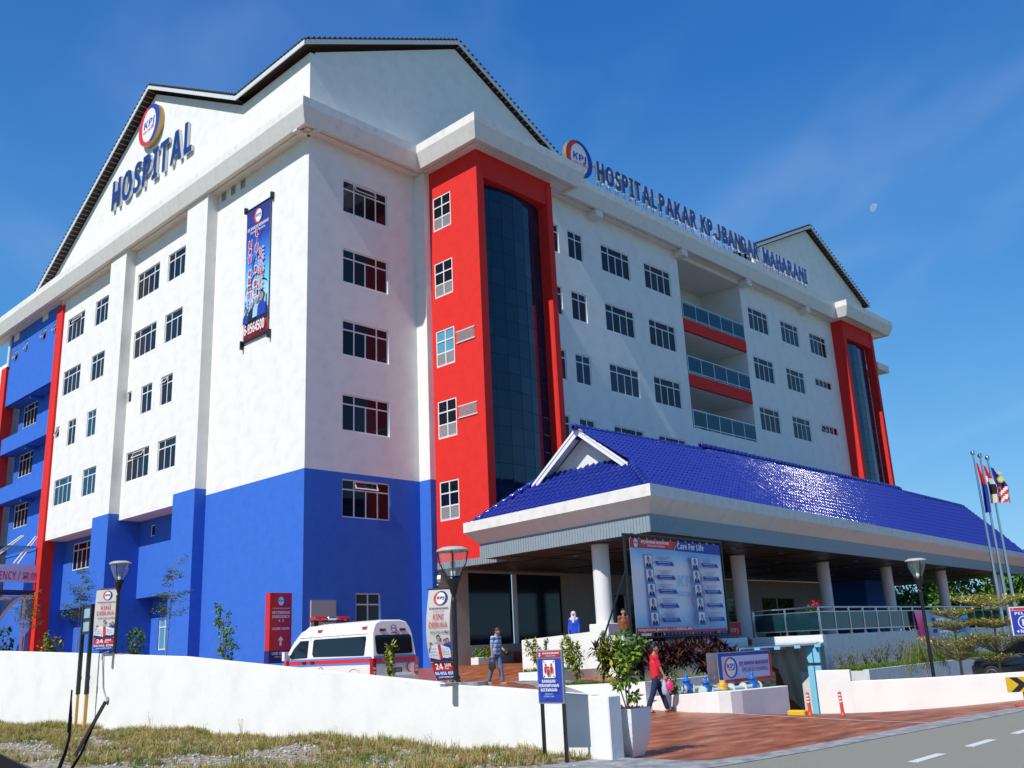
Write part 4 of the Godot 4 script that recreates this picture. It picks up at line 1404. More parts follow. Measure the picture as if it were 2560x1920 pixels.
func make_ground() -> void:
	var m := MB.new()
	m.quad(Vector3(-1500, -1.9, 1500), Vector3(1500, -1.9, 1500), Vector3(1500, -1.9, -1500), Vector3(-1500, -1.9, -1500))
	struct("ground", m, M.far_land)
	m = MB.new()
	struct("paving", height_sheet(-62, 27.0, 178, -62.0, 10.65, 145, gy), M.red_paving)
	struct("field", height_sheet(-60, 24.6, 120, 10.6, 42.0, 60, field_y), M.bare_soil)
	# right of the boundary the far land steps down; parking apron behind the right wall
	var outer := [[24.2, 42], [25.3, 14.5], [25.9, 12.2], [26.35, 10.6], [26.62, 8.6], [26.8, 6.5], [27.05, 4.0], [27.27, 1.0], [27.6, -10], [28.2, -62]]
	var inner := [[24.0, 10.86], [24.25, 10.42], [24.9, 10.38], [25.5, 10.42], [25.85, 10.2], [26.1, 9.1], [26.3, 7.0], [26.45, 4.6], [26.6, 2.0], [26.95, -0.5], [27.2, -10], [27.6, -62]]
	var ring := inner.duplicate()
	var back := outer.duplicate()
	back.reverse()
	ring.append_array(back)
	ring.append([23.6, 42]); ring.append([23.4, 14.0])
	struct("kerb_strip", flat_sheet(ring, 0.045), M.concrete)
	var rd := outer.duplicate()
	rd.append([60, -62]); rd.append([60, 42])
	struct("road", flat_sheet(rd, 0.038), M.asphalt)
	m = MB.new()
	m.quad(Vector3(22, 0.0, 70), Vector3(70, 0.0, 70), Vector3(70, 0.0, 41.9), Vector3(22, 0.0, 41.9))
	m.quad(Vector3(27, 0.0, -61.9), Vector3(70, 0.0, -61.9), Vector3(70, 0.0, -200), Vector3(27, 0.0, -200))
	struct("road_beyond", m, M.asphalt)
	# dashed line
	for i in 16:
		var z := 11.4 - i * 2.035
		m = MB.new()
		m.bx(28.36 + i * 0.03, 28.50 + i * 0.03, 0.036, 0.044, z - 1.0, z)
		struct("road_dash", m, M.road_paint)
	# thin white line crossing the paving
	m = MB.new()
	var pts := [[20.7, 1.58], [22.2, 2.25], [24.6, 3.0], [26.6, 3.4], [27.0, 3.5]]
	for i in 4:
		var a := Vector3(pts[i][0], gy(pts[i][0], pts[i][1]) + 0.008, pts[i][1]); var b := Vector3(pts[i + 1][0], gy(pts[i + 1][0], pts[i + 1][1]) + 0.008, pts[i + 1][1])
		var w := Vector3(0, 0, 0.03)
		m.quad(a + w, b + w, b - w, a - w)
	struct("paving_line", m, M.road_paint)
	m = MB.new()
	m.bx(0.8, 16.98, -1.0, 1.62, -62, -11.6)
	struct("porch_floor", m, M.red_paving)
	# grey concrete ramp edge beside the planters
	var gp := MB.new()
	var ed := [[12.2, 0.1, 0.5], [14.1, 0.9, 0.9], [15.6, 1.5, 1.0], [17.0, 1.7, 0.6], [18.0, 1.4, 0.35]]
	for i in ed.size() - 1:
		var q := [Vector2(ed[i][0], ed[i][1] + ed[i][2]), Vector2(ed[i + 1][0], ed[i + 1][1] + ed[i + 1][2]), Vector2(ed[i + 1][0], ed[i + 1][1] - 1.0), Vector2(ed[i][0], ed[i][1] - 1.0)]
		var n := 6
		for k in n:
			var t0 := float(k) / n; var t1 := float(k + 1) / n
			var p := [q[0].lerp(q[1], t0), q[0].lerp(q[1], t1), q[3].lerp(q[2], t1), q[3].lerp(q[2], t0)]
			var v := []
			for w in p: v.append(Vector3(w.x, gy(w.x, w.y) + 0.012, w.y))
			gp.quad(v[0], v[1], v[2], v[3])
	struct("ramp_edge", gp, M.concrete)

func ribbon_wall(path: Array, thick: float, base: float) -> MB:      # path: [x, z, top], the visible side on the left going along
	var m := MB.new()
	var n := path.size()
	var off := []
	for i in n:
		var p := Vector2(path[i][0], path[i][1])
		var d0 := (p - Vector2(path[maxi(i - 1, 0)][0], path[maxi(i - 1, 0)][1])).normalized()
		var d1 := (Vector2(path[mini(i + 1, n - 1)][0], path[mini(i + 1, n - 1)][1]) - p).normalized()
		if i == 0: d0 = d1
		if i == n - 1: d1 = d0
		var d := (d0 + d1).normalized()
		off.append(Vector3(d.y, 0, -d.x) * thick)
	for i in n - 1:
		var a := Vector3(path[i][0], path[i][2], path[i][1]); var b := Vector3(path[i + 1][0], path[i + 1][2], path[i + 1][1])
		var a0 := Vector3(a.x, base, a.z); var b0 := Vector3(b.x, base, b.z)
		var r := Vector3(0, -0.015, 0)
		var ia: Vector3 = off[i] * 0.08; var ib: Vector3 = off[i + 1] * 0.08
		m.quad(a0, b0, b + r, a + r)
		m.quad(a + r, b + r, b + ib, a + ia)
		m.quad(a + ia, b + ib, b + off[i + 1], a + off[i])
		m.quad(b0 + off[i + 1], a0 + off[i], a + off[i], b + off[i + 1])
		if i == 0: m.quad(a0 + off[i], a0, a, a + off[i])
		if i == n - 2: m.quad(b0, b0 + off[i + 1], b + off[i + 1], b)
	return m

func make_walls() -> void:
	var o := thing("boundary_wall", "long white boundary wall sloping down behind the dry grass", "wall")
	put("wall", ribbon_wall([[-60, 10.7, 4.2], [-20, 10.7, 3.1], [-2.5, 10.7, 2.48], [5.17, 10.7, 2.17], [10.6, 10.7, 1.94], [15.0, 10.7, 1.61], [20.8, 10.7, 1.18], [23.8, 10.7, 1.0], [24.0, 10.7, 0.985]], 0.2, -0.3), M.white_garden_wall, o)
	var m := MB.new()
	m.bev(24.0, 24.38, -0.3, 0.975, 10.42, 10.74, 0.015)
	put("end_pier", m, M.white_garden_wall, o)
	for q in [[6.6, 2.09, 0.25], [20.86, 1.175, 0.3]]:
		m = MB.new(); m.bx(q[0] - q[2], q[0] + q[2] + 0.25, q[1] - 0.06, q[1] + 0.035, 10.42, 10.69)
		put("lamp_footing", m, M.concrete, o)
		m = MB.new()      # gusset added under the lamp foot to throw a wedge shadow down the face
		m.ext(PackedVector2Array([Vector2(q[0] - 0.1, q[1] + 0.03), Vector2(q[0] + 0.06, q[1] + 0.03), Vector2(q[0] + 0.06, q[1] - 0.02), Vector2(q[0] - 0.06, q[1] - 0.02)]), 10.7, 11.02)
		put("added_foot_plate", m, M.grey_metal, o)
	m = MB.new()
	m.tube([Vector3(6.2, 2.2, 10.66), Vector3(6.0, 2.16, 10.76), Vector3(6.0, 1.8, 10.73), Vector3(6.12, 1.2, 10.73), Vector3(6.32, 0.95, 10.73), Vector3(6.38, 0.92, 10.72)], 0.018, 0.018, 6)
	put("cable_conduit", m, M.grey_metal, o)
	m = MB.new(); m.ball(Vector3(6.42, 0.86, 10.71), Vector3(0.09, 0.12, 0.02), 8, 5)
	put("mortar_patch", m, M.concrete, o)

	# porch parapet and plinth
	o = thing("porch_parapet", "white stepped parapet wall below the first round column", "wall")
	m = MB.new()
	m.ext(PackedVector2Array([Vector2(10.5, 0.3), Vector2(14.75, 0.3), Vector2(14.75, 1.78), Vector2(14.15, 1.78), Vector2(14.1, 2.2), Vector2(10.5, 2.03)]), -2.25, -2.0)
	put("front_wall", m, M.white_garden_wall, o)
	m = MB.new(); m.bx(14.55, 14.753, 0.0, 1.775, -8.0, -2.253)
	put("side_wall", m, M.white_garden_wall, o)
	m = MB.new(); m.bev(10.95, 11.85, 0.3, 2.5, -6.15, -5.2, 0.02)
	put("column_plinth", m, M.white_garden_wall, o)
	m = MB.new()
	m.ext(PackedVector2Array([Vector2(11.9, 0.3), Vector2(14.5, 0.3), Vector2(14.5, 2.05), Vector2(11.9, 1.95)]), -4.2, -2.6)
	put("porch_step", m, M.grey_garden_wall, o)

	# planters
	o = thing("stepped_planter", "white stepped planter kerbs with grass below the porch parapet", "planter")
	m = MB.new(); m.ext(PackedVector2Array([Vector2(12.2, 0.3), Vector2(14.1, 0.3), Vector2(14.1, 1.05), Vector2(12.2, 1.01)]), -0.18, 0.0)
	put("upper_kerb", m, M.white_garden_wall, o)
	m = MB.new(); m.bx(13.92, 14.098, 0.3, 1.04, -1.99, -0.182)
	put("upper_kerb_side", m, M.white_garden_wall, o)
	m = MB.new(); m.ext(PackedVector2Array([Vector2(14.102, 0.0), Vector2(15.1, -0.2), Vector2(18.05, -0.2), Vector2(18.05, 0.74), Vector2(15.1, 0.66), Vector2(14.102, 0.66)]), 1.02, 1.2)
	put("lower_kerb", m, M.white_garden_wall, o)
	m = MB.new(); m.bx(17.87, 18.048, -1.8, 0.735, -3.0, 1.018)
	put("lower_kerb_side", m, M.white_garden_wall, o)
	m = MB.new(); m.bx(12.2, 13.92, 0.3, 0.98, -1.99, -0.182); m.bx(14.11, 17.87, -1.8, 0.6, -3.0, 1.018); m.bx(14.11, 17.1, -1.8, 0.6, -7.5, -3.0)
	put("soil", m, M.bare_soil, o)
	m = MB.new(); m.bx(14.76, 15.0, 0.3, 1.77, -9.5, -2.0)
	put("rear_wall", m, M.white_garden_wall, o)

	o = thing("curved_planter_wall", "low curved white planter wall around the blue valves", "planter")
	var cp := [[17.3, 0.62, 0.3], [17.72, 0.8, 0.32], [18.6, 1.15, 0.38], [19.6, 1.47, 0.44], [20.2, 1.6, 0.48], [20.55, 1.58, 0.5], [20.78, 1.38, 0.5], [20.87, 1.0, 0.5], [20.95, -1.2, 0.48]]
	put("wall", ribbon_wall(cp, 0.2, -0.7), M.white_garden_wall, o)
	m = flat_sheet([[18.06, 1.0], [18.6, 1.08], [19.6, 1.38], [20.5, 1.4], [20.7, 1.0], [20.8, -1.15], [19.9, -3.0], [18.06, -3.0]], 0.26)
	put("soil", m, M.concrete, o)

	# right hand boundary wall
	o = thing("right_boundary_wall", "low white wall along the red paving at the right", "wall")
	put("wall", ribbon_wall([[21.66, -3.46, 0.46], [23.73, -4.02, 0.51], [25.84, -4.59, 0.59], [26.6, -5.1, 0.61], [27.0, -6.2, 0.63], [27.3, -9, 0.66], [27.9, -40, 0.9]], 0.2, -0.8), M.white_garden_wall, o)
	put("end_block", ribbon_wall([[20.77, -3.22, 0.77], [21.66, -3.455, 0.77]], 0.25, -0.9), M.white_garden_wall, o)
	# platform walls
	o = thing("platform_wall", "grey white platform wall carrying the glass balustrade", "wall")
	m = MB.new(); m.bx(14.0, 17.0, -2.0, 1.75, -11.75, -11.5)
	put("front_wall", m, M.white_garden_wall, o)
	m = MB.new(); m.bx(16.75, 16.998, -1.0, 1.745, -62, -11.752)
	put("side_wall", m, M.grey_garden_wall, o)
	o = thing("low_retaining_wall", "low grey retaining wall below the strip of shrubs", "wall")
	m = MB.new(); m.bx(19.3, 19.5, -1.0, 0.54, -44, -9.5)
	put("wall", m, M.grey_garden_wall, o)
	m = MB.new(); m.bx(17.0, 19.298, -0.5, 0.46, -44, -9.7)
	put("soil", m, M.bare_soil, o)
	m = MB.new(); m.bx(17.0, 19.3, -1.6, 0.5, -9.69, -9.5)
	put("end_wall", m, M.grey_garden_wall, o)
	m = MB.new(); m.bx(19.51, 27.2, -0.6, -0.05, -44, -6.2)
	struct("car_park", m, M.asphalt)

	# glass balustrade
	o = thing("glass_balustrade", "stainless steel balustrade with green glass panels on the platform wall", "railing")
	m = MB.new()
	m.tube([Vector3(14.1, 2.75, -11.62), Vector3(16.9, 2.76, -11.62), Vector3(16.9, 2.74, -44)], 0.035, 0.035, 8)
	put("handrail", m, M.steel, o)
	var post := MB.new()
	post.bx(-0.03, 0.03, 0.0, 1.0, -0.03, 0.03); post.bx(-0.06, 0.06, 0.0, 0.02, -0.06, 0.06)
	var pmsh := post.mesh()
	for x in [14.12, 15.5]: put("post", pmsh, M.steel, o).position = Vector3(x, 1.75, -11.62)
	for i in 26: put("post", pmsh, M.steel, o).position = Vector3(16.9, 1.75, -11.62 - i * 1.275)
	m = MB.new()
	m.bx(14.1, 16.9, 1.9, 1.94, -11.635, -11.605); m.bx(16.885, 16.915, 1.9, 1.94, -44, -11.64)
	m.bx(14.1, 16.9, 2.58, 2.61, -11.635, -11.605); m.bx(16.885, 16.915, 2.58, 2.61, -44, -11.64)
	put("glazing_rail", m, M.steel, o).set_meta("kind", "stuff")
	for q in [[14.17, 15.45], [15.55, 16.84]]:
		m = MB.new(); m.bx(q[0], q[1], 1.95, 2.57, -11.625, -11.615)
		put("glass_panel", m, M.glass_rail, o)
	m = MB.new(); m.bx(-0.005, 0.005, 1.95, 2.57, -1.225, -0.05)
	var gm := m.mesh()
	for i in 25: put("glass_panel", gm, M.glass_rail, o).position = Vector3(16.9, 0, -11.62 - i * 1.275)

	# glass roof over the basement ramp
	o = thing("ramp_canopy", "light blue glass roof over the basement ramp, with bars added for blue tinted sunlight", "canopy")
	var a := Vector3(15.2, 1.40, -7.0); var b := Vector3(17.95, 1.46, -9.05); var c := Vector3(16.9, 1.5, -11.45); var d := Vector3(14.2, 1.5, -11.45)
	for i in 5:
		var t0 := i / 5.0 + 0.01; var t1 := (i + 1) / 5.0 - 0.01
		m = MB.new()
		var q := [a.lerp(b, t0), a.lerp(b, t1), d.lerp(c, t1), d.lerp(c, t0)]
		var th := Vector3(0, 0.02, 0)
		m.quad(q[0] + th, q[1] + th, q[2] + th, q[3] + th); m.quad(q[3], q[2], q[1], q[0]); m.quad(q[0], q[1], q[1] + th, q[0] + th)
		put("glass_panel", m, M.glass_blue_roof, o)
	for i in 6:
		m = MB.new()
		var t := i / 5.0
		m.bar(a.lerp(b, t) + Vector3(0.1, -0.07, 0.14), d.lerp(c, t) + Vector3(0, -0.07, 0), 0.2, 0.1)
		put("beam", m, M.beam_and_sun_bar_blue, o)
	m = MB.new(); m.bar(a + Vector3(0, -0.02, 0), b + Vector3(0, -0.02, 0), 0.03, 0.05)
	put("front_rail", m, M.steel, o)
	for k in 2:  # bars added in place of blue-tinted sunlight on the ramp wall
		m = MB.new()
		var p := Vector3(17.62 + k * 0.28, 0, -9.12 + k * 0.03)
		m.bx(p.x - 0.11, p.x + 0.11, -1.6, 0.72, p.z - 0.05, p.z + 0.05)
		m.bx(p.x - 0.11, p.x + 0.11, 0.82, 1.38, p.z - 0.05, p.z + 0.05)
		put("post", m, M.beam_and_sun_bar_blue, o).set_meta("kind", "stuff")
	# no entry sign and height bar above the ramp
	o = thing("no_entry_sign", "red sign reading Dilarang Masuk / No Entry above a yellow and black bar", "sign", Vector3(13.25, 1.82, -10.0), deg_to_rad(45.0))
	m = MB.new(); m.bx(-1.1, 1.1, 0, 0.56, -0.06, 0.0)
	put("sign_case", m, M.grey_metal, o)
	var p := Print.new(self)
	poly(p, "sign_red", rect(-1.08, 1.08, 0.02, 0.54))
	line_of(p, "print_white", "Dilarang Masuk / No Entry", 0.0, 0.18, 0.17, 1.98, false)
	p.done(o)
	m = MB.new(); m.bx(-1.3, 1.3, -0.2, -0.03, -0.05, 0.01)
	put("height_bar", m, M.yellow_paint, o)
	for i in 14:
		if i > 4 and i < 9: continue
		p = Print.new(self); p.z = 0.012
		var x := -1.28 + i * 0.19
		poly(p, "print_black", PackedVector2Array([Vector2(x, -0.19), Vector2(x + 0.09, -0.19), Vector2(x + 0.17, -0.04), Vector2(x + 0.08, -0.04)]))
		p.done(o, "bar_stripe")
	# blue notice partly hidden behind the billboard
	o = thing("blue_notice", "long blue notice panel behind the foot of the billboard", "sign")
	m = MB.new(); m.bx(14.98, 15.03, 1.8, 2.2, -8.2, -4.2)
	put("panel", m, M.print_blue, o)
	# yellow stop block
	o = thing("stop_block", "yellow concrete block at the mouth of the ramp", "block")
	m = MB.new(); m.bev(22.25, 22.7, -0.3, 0.05, 1.1, 1.35, 0.02)
	put("block", m, M.yellow_paint, o)

# ---------------------------------------------------------------- lamps, banners, signs
func lamp_post(label: String, at: Vector3, h: float) -> Node3D:
	var o := thing("street_lamp", label, "street lamp", at, 0.0, "black street lamps")
	var m := MB.new()
	m.lathe([Vector2(0.09, 0), Vector2(0.09, 0.03), Vector2(0.05, 0.035), Vector2(0.05, h - 1.05), Vector2(0.058, h - 1.05), Vector2(0.058, h - 0.98), Vector2(0.036, h - 0.96), Vector2(0.036, h - 0.92), Vector2(0.06, h - 0.86), Vector2(0.13, h - 0.62), Vector2(0.135, h - 0.55), Vector2(0.0, h - 0.55)], 16)
	put("pole", m, M.black_metal, o)
	m = MB.new()
	m.lathe([Vector2(0.10, h - 0.55), Vector2(0.17, h - 0.42), Vector2(0.235, h - 0.25), Vector2(0.27, h - 0.09)], 20)
	put("glass_shade", m, M.glass_clear, o)
	for i in 4:
		var a := TAU * (i + 0.5) / 4
		var d := Vector3(cos(a), 0, sin(a))
		m = MB.new()
		m.tube([Vector3(0, h - 0.66, 0) + d * 0.11, Vector3(0, h - 0.5, 0) + d * 0.155, Vector3(0, h - 0.3, 0) + d * 0.25, Vector3(0, h - 0.08, 0) + d * 0.29], 0.014, 0.012, 6)
		put("bracket", m, M.black_metal, o)
	m = MB.new()
	m.lathe([Vector2(0.30, h - 0.09), Vector2(0.31, h - 0.07), Vector2(0.30, h - 0.05), Vector2(0.2, h - 0.005), Vector2(0.0, h + 0.01)], 24)
	m.lathe([Vector2(0.0, h - 0.085), Vector2(0.29, h - 0.085)], 24)
	put("lid", m, M.lamp_lid, o)
	m = MB.new()
	m.lathe([Vector2(0.05, h - 0.55), Vector2(0.05, h - 0.45), Vector2(0.0, h - 0.45)], 12)
	put("lamp_holder", m, M.louvre_white, o)
	m = MB.new()
	for i in 5: m.lathe([Vector2(0.03, h - 0.44 + i * 0.035), Vector2(0.06, h - 0.43 + i * 0.035), Vector2(0.03, h - 0.415 + i * 0.035)], 10)
	put("bulb_fins", m, M.grey_metal, o).set_meta("kind", "stuff")
	return o

func pole_banner(label: String, at: Vector3, turn: float, w: float, h: float, bend: float, lean: float) -> void:
	var o := thing("pole_banner", label, "banner", at, turn, "banners hung on the lamp posts")
	var f := func(p: Vector3) -> Vector3:      # cloth blown sideways and curling at its foot
		var t := 1.0 - p.y / h
		return Vector3(p.x + lean * (sin(t * 2.6) * 0.16) * -1.0 + lean * pow(t, 4.0) * 0.30, p.y, p.z + bend * sin(t * PI * 1.1) * 0.12 - bend * pow(t, 3.0) * 0.2)
	var m := MB.new()
	var ys := []
	var cream := Color(0.60, 0.57, 0.53)
	for i in 13: ys.append([h * i / 12.0, cream if i > 1 else cream])
	grad_panel(m, -w / 2, w / 2, ys, f, 0.0, 4)
	put("banner_cloth", m, M.painted_by_vertex, o)
	var p := Print.new(self)
	p.f = f
	p.z = 0.003
	var s := h / 1.9
	var strip := func(mn: String, y0: float, y1: float) -> void:
		var k := 4
		for i in k: flatp(p.mb(mn), rect(-w / 2, w / 2, lerpf(y0, y1, float(i) / k), lerpf(y0, y1, float(i + 1) / k)), p.z, f)
		p.up()
	strip.call("print_blue", 0.0, 0.17 * s)
	strip.call("print_red", 0.17 * s, 0.36 * s)
	logo(p, 0.02, 1.70 * s, 0.155 * s, "print_navy")
	line_of(p, "print_navy", "KPJ BANDAR MAHARANI", 0, 1.47 * s, 0.035 * s, w * 0.82, true)
	line_of(p, "print_red", "SPECIALIST HOSPITAL", 0, 1.42 * s, 0.02 * s, w * 0.5, false)
	line_of(p, "print_red", "KINI", 0, 1.25 * s, 0.125 * s, w * 0.44, false)
	line_of(p, "print_red", "DIBUKA", 0, 1.08 * s, 0.125 * s, w * 0.78, false)
	line_of(p, "print_navy", "NOW OPEN", -w * 0.12, 0.96 * s, 0.05 * s, w * 0.42, false)
	for i in 4: hanzi(p.mb("print_navy"), "正式营业"[i], w * (0.12 + i * 0.085), 0.955 * s, 0.055 * s, p.z, 0.1, f)
	for q in [[-0.33, 0.55, 0.36, "print_blue"], [0.0, 0.62, 0.5, "print_grey"], [0.26, 0.6, 0.38, "print_blue"], [0.38, 0.6, 0.42, "print_blue"]]: printed_person(p, q[0] * w, q[1] * s, q[2] * s * 0.62, q[3])
	# the printed building
	poly(p, "print_white", PackedVector2Array([Vector2(-w * 0.44, 0.44 * s), Vector2(-w * 0.05, 0.40 * s), Vector2(-w * 0.05, 0.74 * s), Vector2(-w * 0.3, 0.70 * s), Vector2(-w * 0.42, 0.58 * s)]))
	poly(p, "print_white", PackedVector2Array([Vector2(w * 0.08, 0.40 * s), Vector2(w * 0.45, 0.46 * s), Vector2(w * 0.45, 0.64 * s), Vector2(w * 0.08, 0.72 * s)]))
	poly(p, "print_red", rect(-w * 0.05, w * 0.07, 0.40 * s, 0.72 * s))
	poly(p, "print_navy", PackedVector2Array([Vector2(-w * 0.48, 0.37 * s), Vector2(w * 0.46, 0.37 * s), Vector2(w * 0.46, 0.42 * s), Vector2(w * 0.1, 0.45 * s), Vector2(-w * 0.05, 0.40 * s), Vector2(-w * 0.45, 0.46 * s)]))
	for i in 4:
		for j in 3:
			poly(p, "print_grey", rect(-w * 0.4 + i * w * 0.08, -w * 0.36 + i * w * 0.08, (0.49 + j * 0.065) * s, (0.52 + j * 0.065) * s))
			poly(p, "print_grey", rect(w * 0.12 + i * w * 0.08, w * 0.16 + i * w * 0.08, (0.50 + j * 0.055) * s, (0.525 + j * 0.055) * s))
	line_of(p, "print_white", "24", -w * 0.17, 0.205 * s, 0.12 * s, w * 0.3)
	line_of(p, "print_white", "JAM", w * 0.2, 0.26 * s, 0.065 * s, w * 0.28)
	line_of(p, "print_white", "HOUR", w * 0.14, 0.205 * s, 0.03 * s, w * 0.16)
	line_of(p, "print_white", "06-956 4500", 0, 0.09 * s, 0.065 * s, w * 0.86)
	line_of(p, "print_white", "JALAN STADIUM, MUAR", 0, 0.03 * s, 0.03 * s, w * 0.7)
	p.done(o)
	m = MB.new()
	m.tube([Vector3(-w * 0.56, h + 0.005, 0), Vector3(w * 0.62, h + 0.005, 0)], 0.014, 0.014, 8)
	m.tube([f.call(Vector3(-w * 0.5, 0, 0)) , f.call(Vector3(w * 0.5, 0, 0))], 0.014, 0.014, 8)
	put("banner_rod", m, M.black_metal, o).set_meta("kind", "stuff")

func arrow(p: Print, m: String, x: float, y: float, s: float, a: float) -> void:
	var base := [Vector2(-0.12, -0.5), Vector2(0.12, -0.5), Vector2(0.12, 0.05), Vector2(0.38, 0.05), Vector2(0, 0.5), Vector2(-0.38, 0.05), Vector2(-0.12, 0.05)]
	var q := PackedVector2Array()
	for v in base: q.append(Vector2(x, y) + v.rotated(a) * s)
	poly(p, m, q)

func assembly_sign() -> void:
	var o := thing("assembly_point_sign", "blue emergency assembly area sign with red pictogram on two black posts", "sign", Vector3(23.70, 0.0, 11.3), 0.03)
	var m := MB.new()
	for x in [-0.215, 0.225]:
		m = MB.new(); m.bx(x - 0.022, x + 0.022, -0.1, 1.67, -0.045, 0.0)
		put("post", m, M.black_metal, o)
	m = MB.new()
	m.bev(-0.26, 0.27, 0.90, 1.71, -0.04, 0.02, 0.012)
	put("panel", m, M.grey_metal, o)
	var p := Print.new(self)
	p.z = 0.022
	poly(p, "print_blue", rrect(-0.235, 0.25, 0.92, 1.58, 0.01))
	poly(p, "print_dark_red", rrect(-0.235, 0.25, 1.595, 1.69, 0.02))
	logo(p, -0.18, 1.642, 0.036)
	line_of(p, "print_white", "KPJ BANDAR MAHARANI", 0.055, 1.645, 0.026, 0.34)
	line_of(p, "print_white", "SPECIALIST HOSPITAL", 0.055, 1.61, 0.016, 0.2, false)
	poly(p, "print_white", rrect(-0.115, 0.135, 1.285, 1.555, 0.015))
	for q in [[-0.09, 1.53, 3.93], [0.11, 1.53, 2.36], [-0.09, 1.31, -0.79], [0.11, 1.31, 0.79]]: arrow(p, "print_dark_red", q[0], q[1], 0.045, q[2])
	for q in [[-0.05, 1.40, 0.09], [0.07, 1.40, 0.09], [0.01, 1.36, 0.11]]:
		poly(p, "print_white", rrect(q[0] - 0.038, q[0] + 0.038, q[1] - 0.045, q[1] + 0.065, 0.02))
		poly(p, "print_dark_red", rrect(q[0] - 0.032, q[0] + 0.032, q[1] - 0.04, q[1] + 0.06, 0.018))
		poly(p, "print_dark_red", oval(q[0], q[1] + 0.085, 0.019, 0.022, 12))
	line_of(p, "print_white", "KAWASAN", 0.007, 1.215, 0.045, 0.27)
	line_of(p, "print_white", "PERHIMPUNAN", 0.007, 1.15, 0.045, 0.41)
	line_of(p, "print_white", "KECEMASAN", 0.007, 1.085, 0.045, 0.33)
	line_of(p, "print_light_blue", "EMERGENCY", 0.007, 1.035, 0.022, 0.17, false)
	line_of(p, "print_light_blue", "ASSEMBLY AREA", 0.007, 1.0, 0.022, 0.22, false)
	p.done(o)

func totem_sign() -> void:
	var o := thing("emergency_totem_sign", "tall red sign reading KECEMASAN EMERGENCY with white arrow beside the ambulance", "sign", Vector3(-0.95, 0, 0.0))
	var m := MB.new()
	m.bev(-0.17, 0.17, 2.12, 4.44, 0.0, 1.05, 0.01)
	put("panel", m, M.sign_red, o)
	m = MB.new(); m.bx(-0.172, 0.172, 1.62, 2.12, 0.0, 1.052)
	put("lower_panel", m, M.print_navy, o)
	var p := Print.new(self)
	p.xf = plane_f(0.17)
	p.z = 0.004
	logo(p, -0.52, 4.1, 0.21)
	poly(p, "print_white", rect(-0.93, -0.11, 3.80, 3.82))
	line_of(p, "print_white", "KECEMASAN", -0.52, 3.58, 0.115, 0.82)
	line_of(p, "print_white", "EMERGENCY", -0.52, 3.41, 0.115, 0.82)
	hanzi(p.mb("print_white"), "急", -0.64, 3.26, 0.1, p.z, 0.14); hanzi(p.mb("print_white"), "正", -0.46, 3.26, 0.1, p.z, 0.14)
	line_of(p, "print_white", "24 JAM / HOUR", -0.52, 2.94, 0.10, 0.80)
	arrow(p, "print_white", -0.52, 2.5, 0.38, 0.0)
	line_of(p, "print_white", "LOBI UTAMA", -0.52, 1.95, 0.11, 0.8)
	line_of(p, "print_white", "MAIN LOBBY", -0.52, 1.84, 0.06, 0.5, false)
	p.done(o)

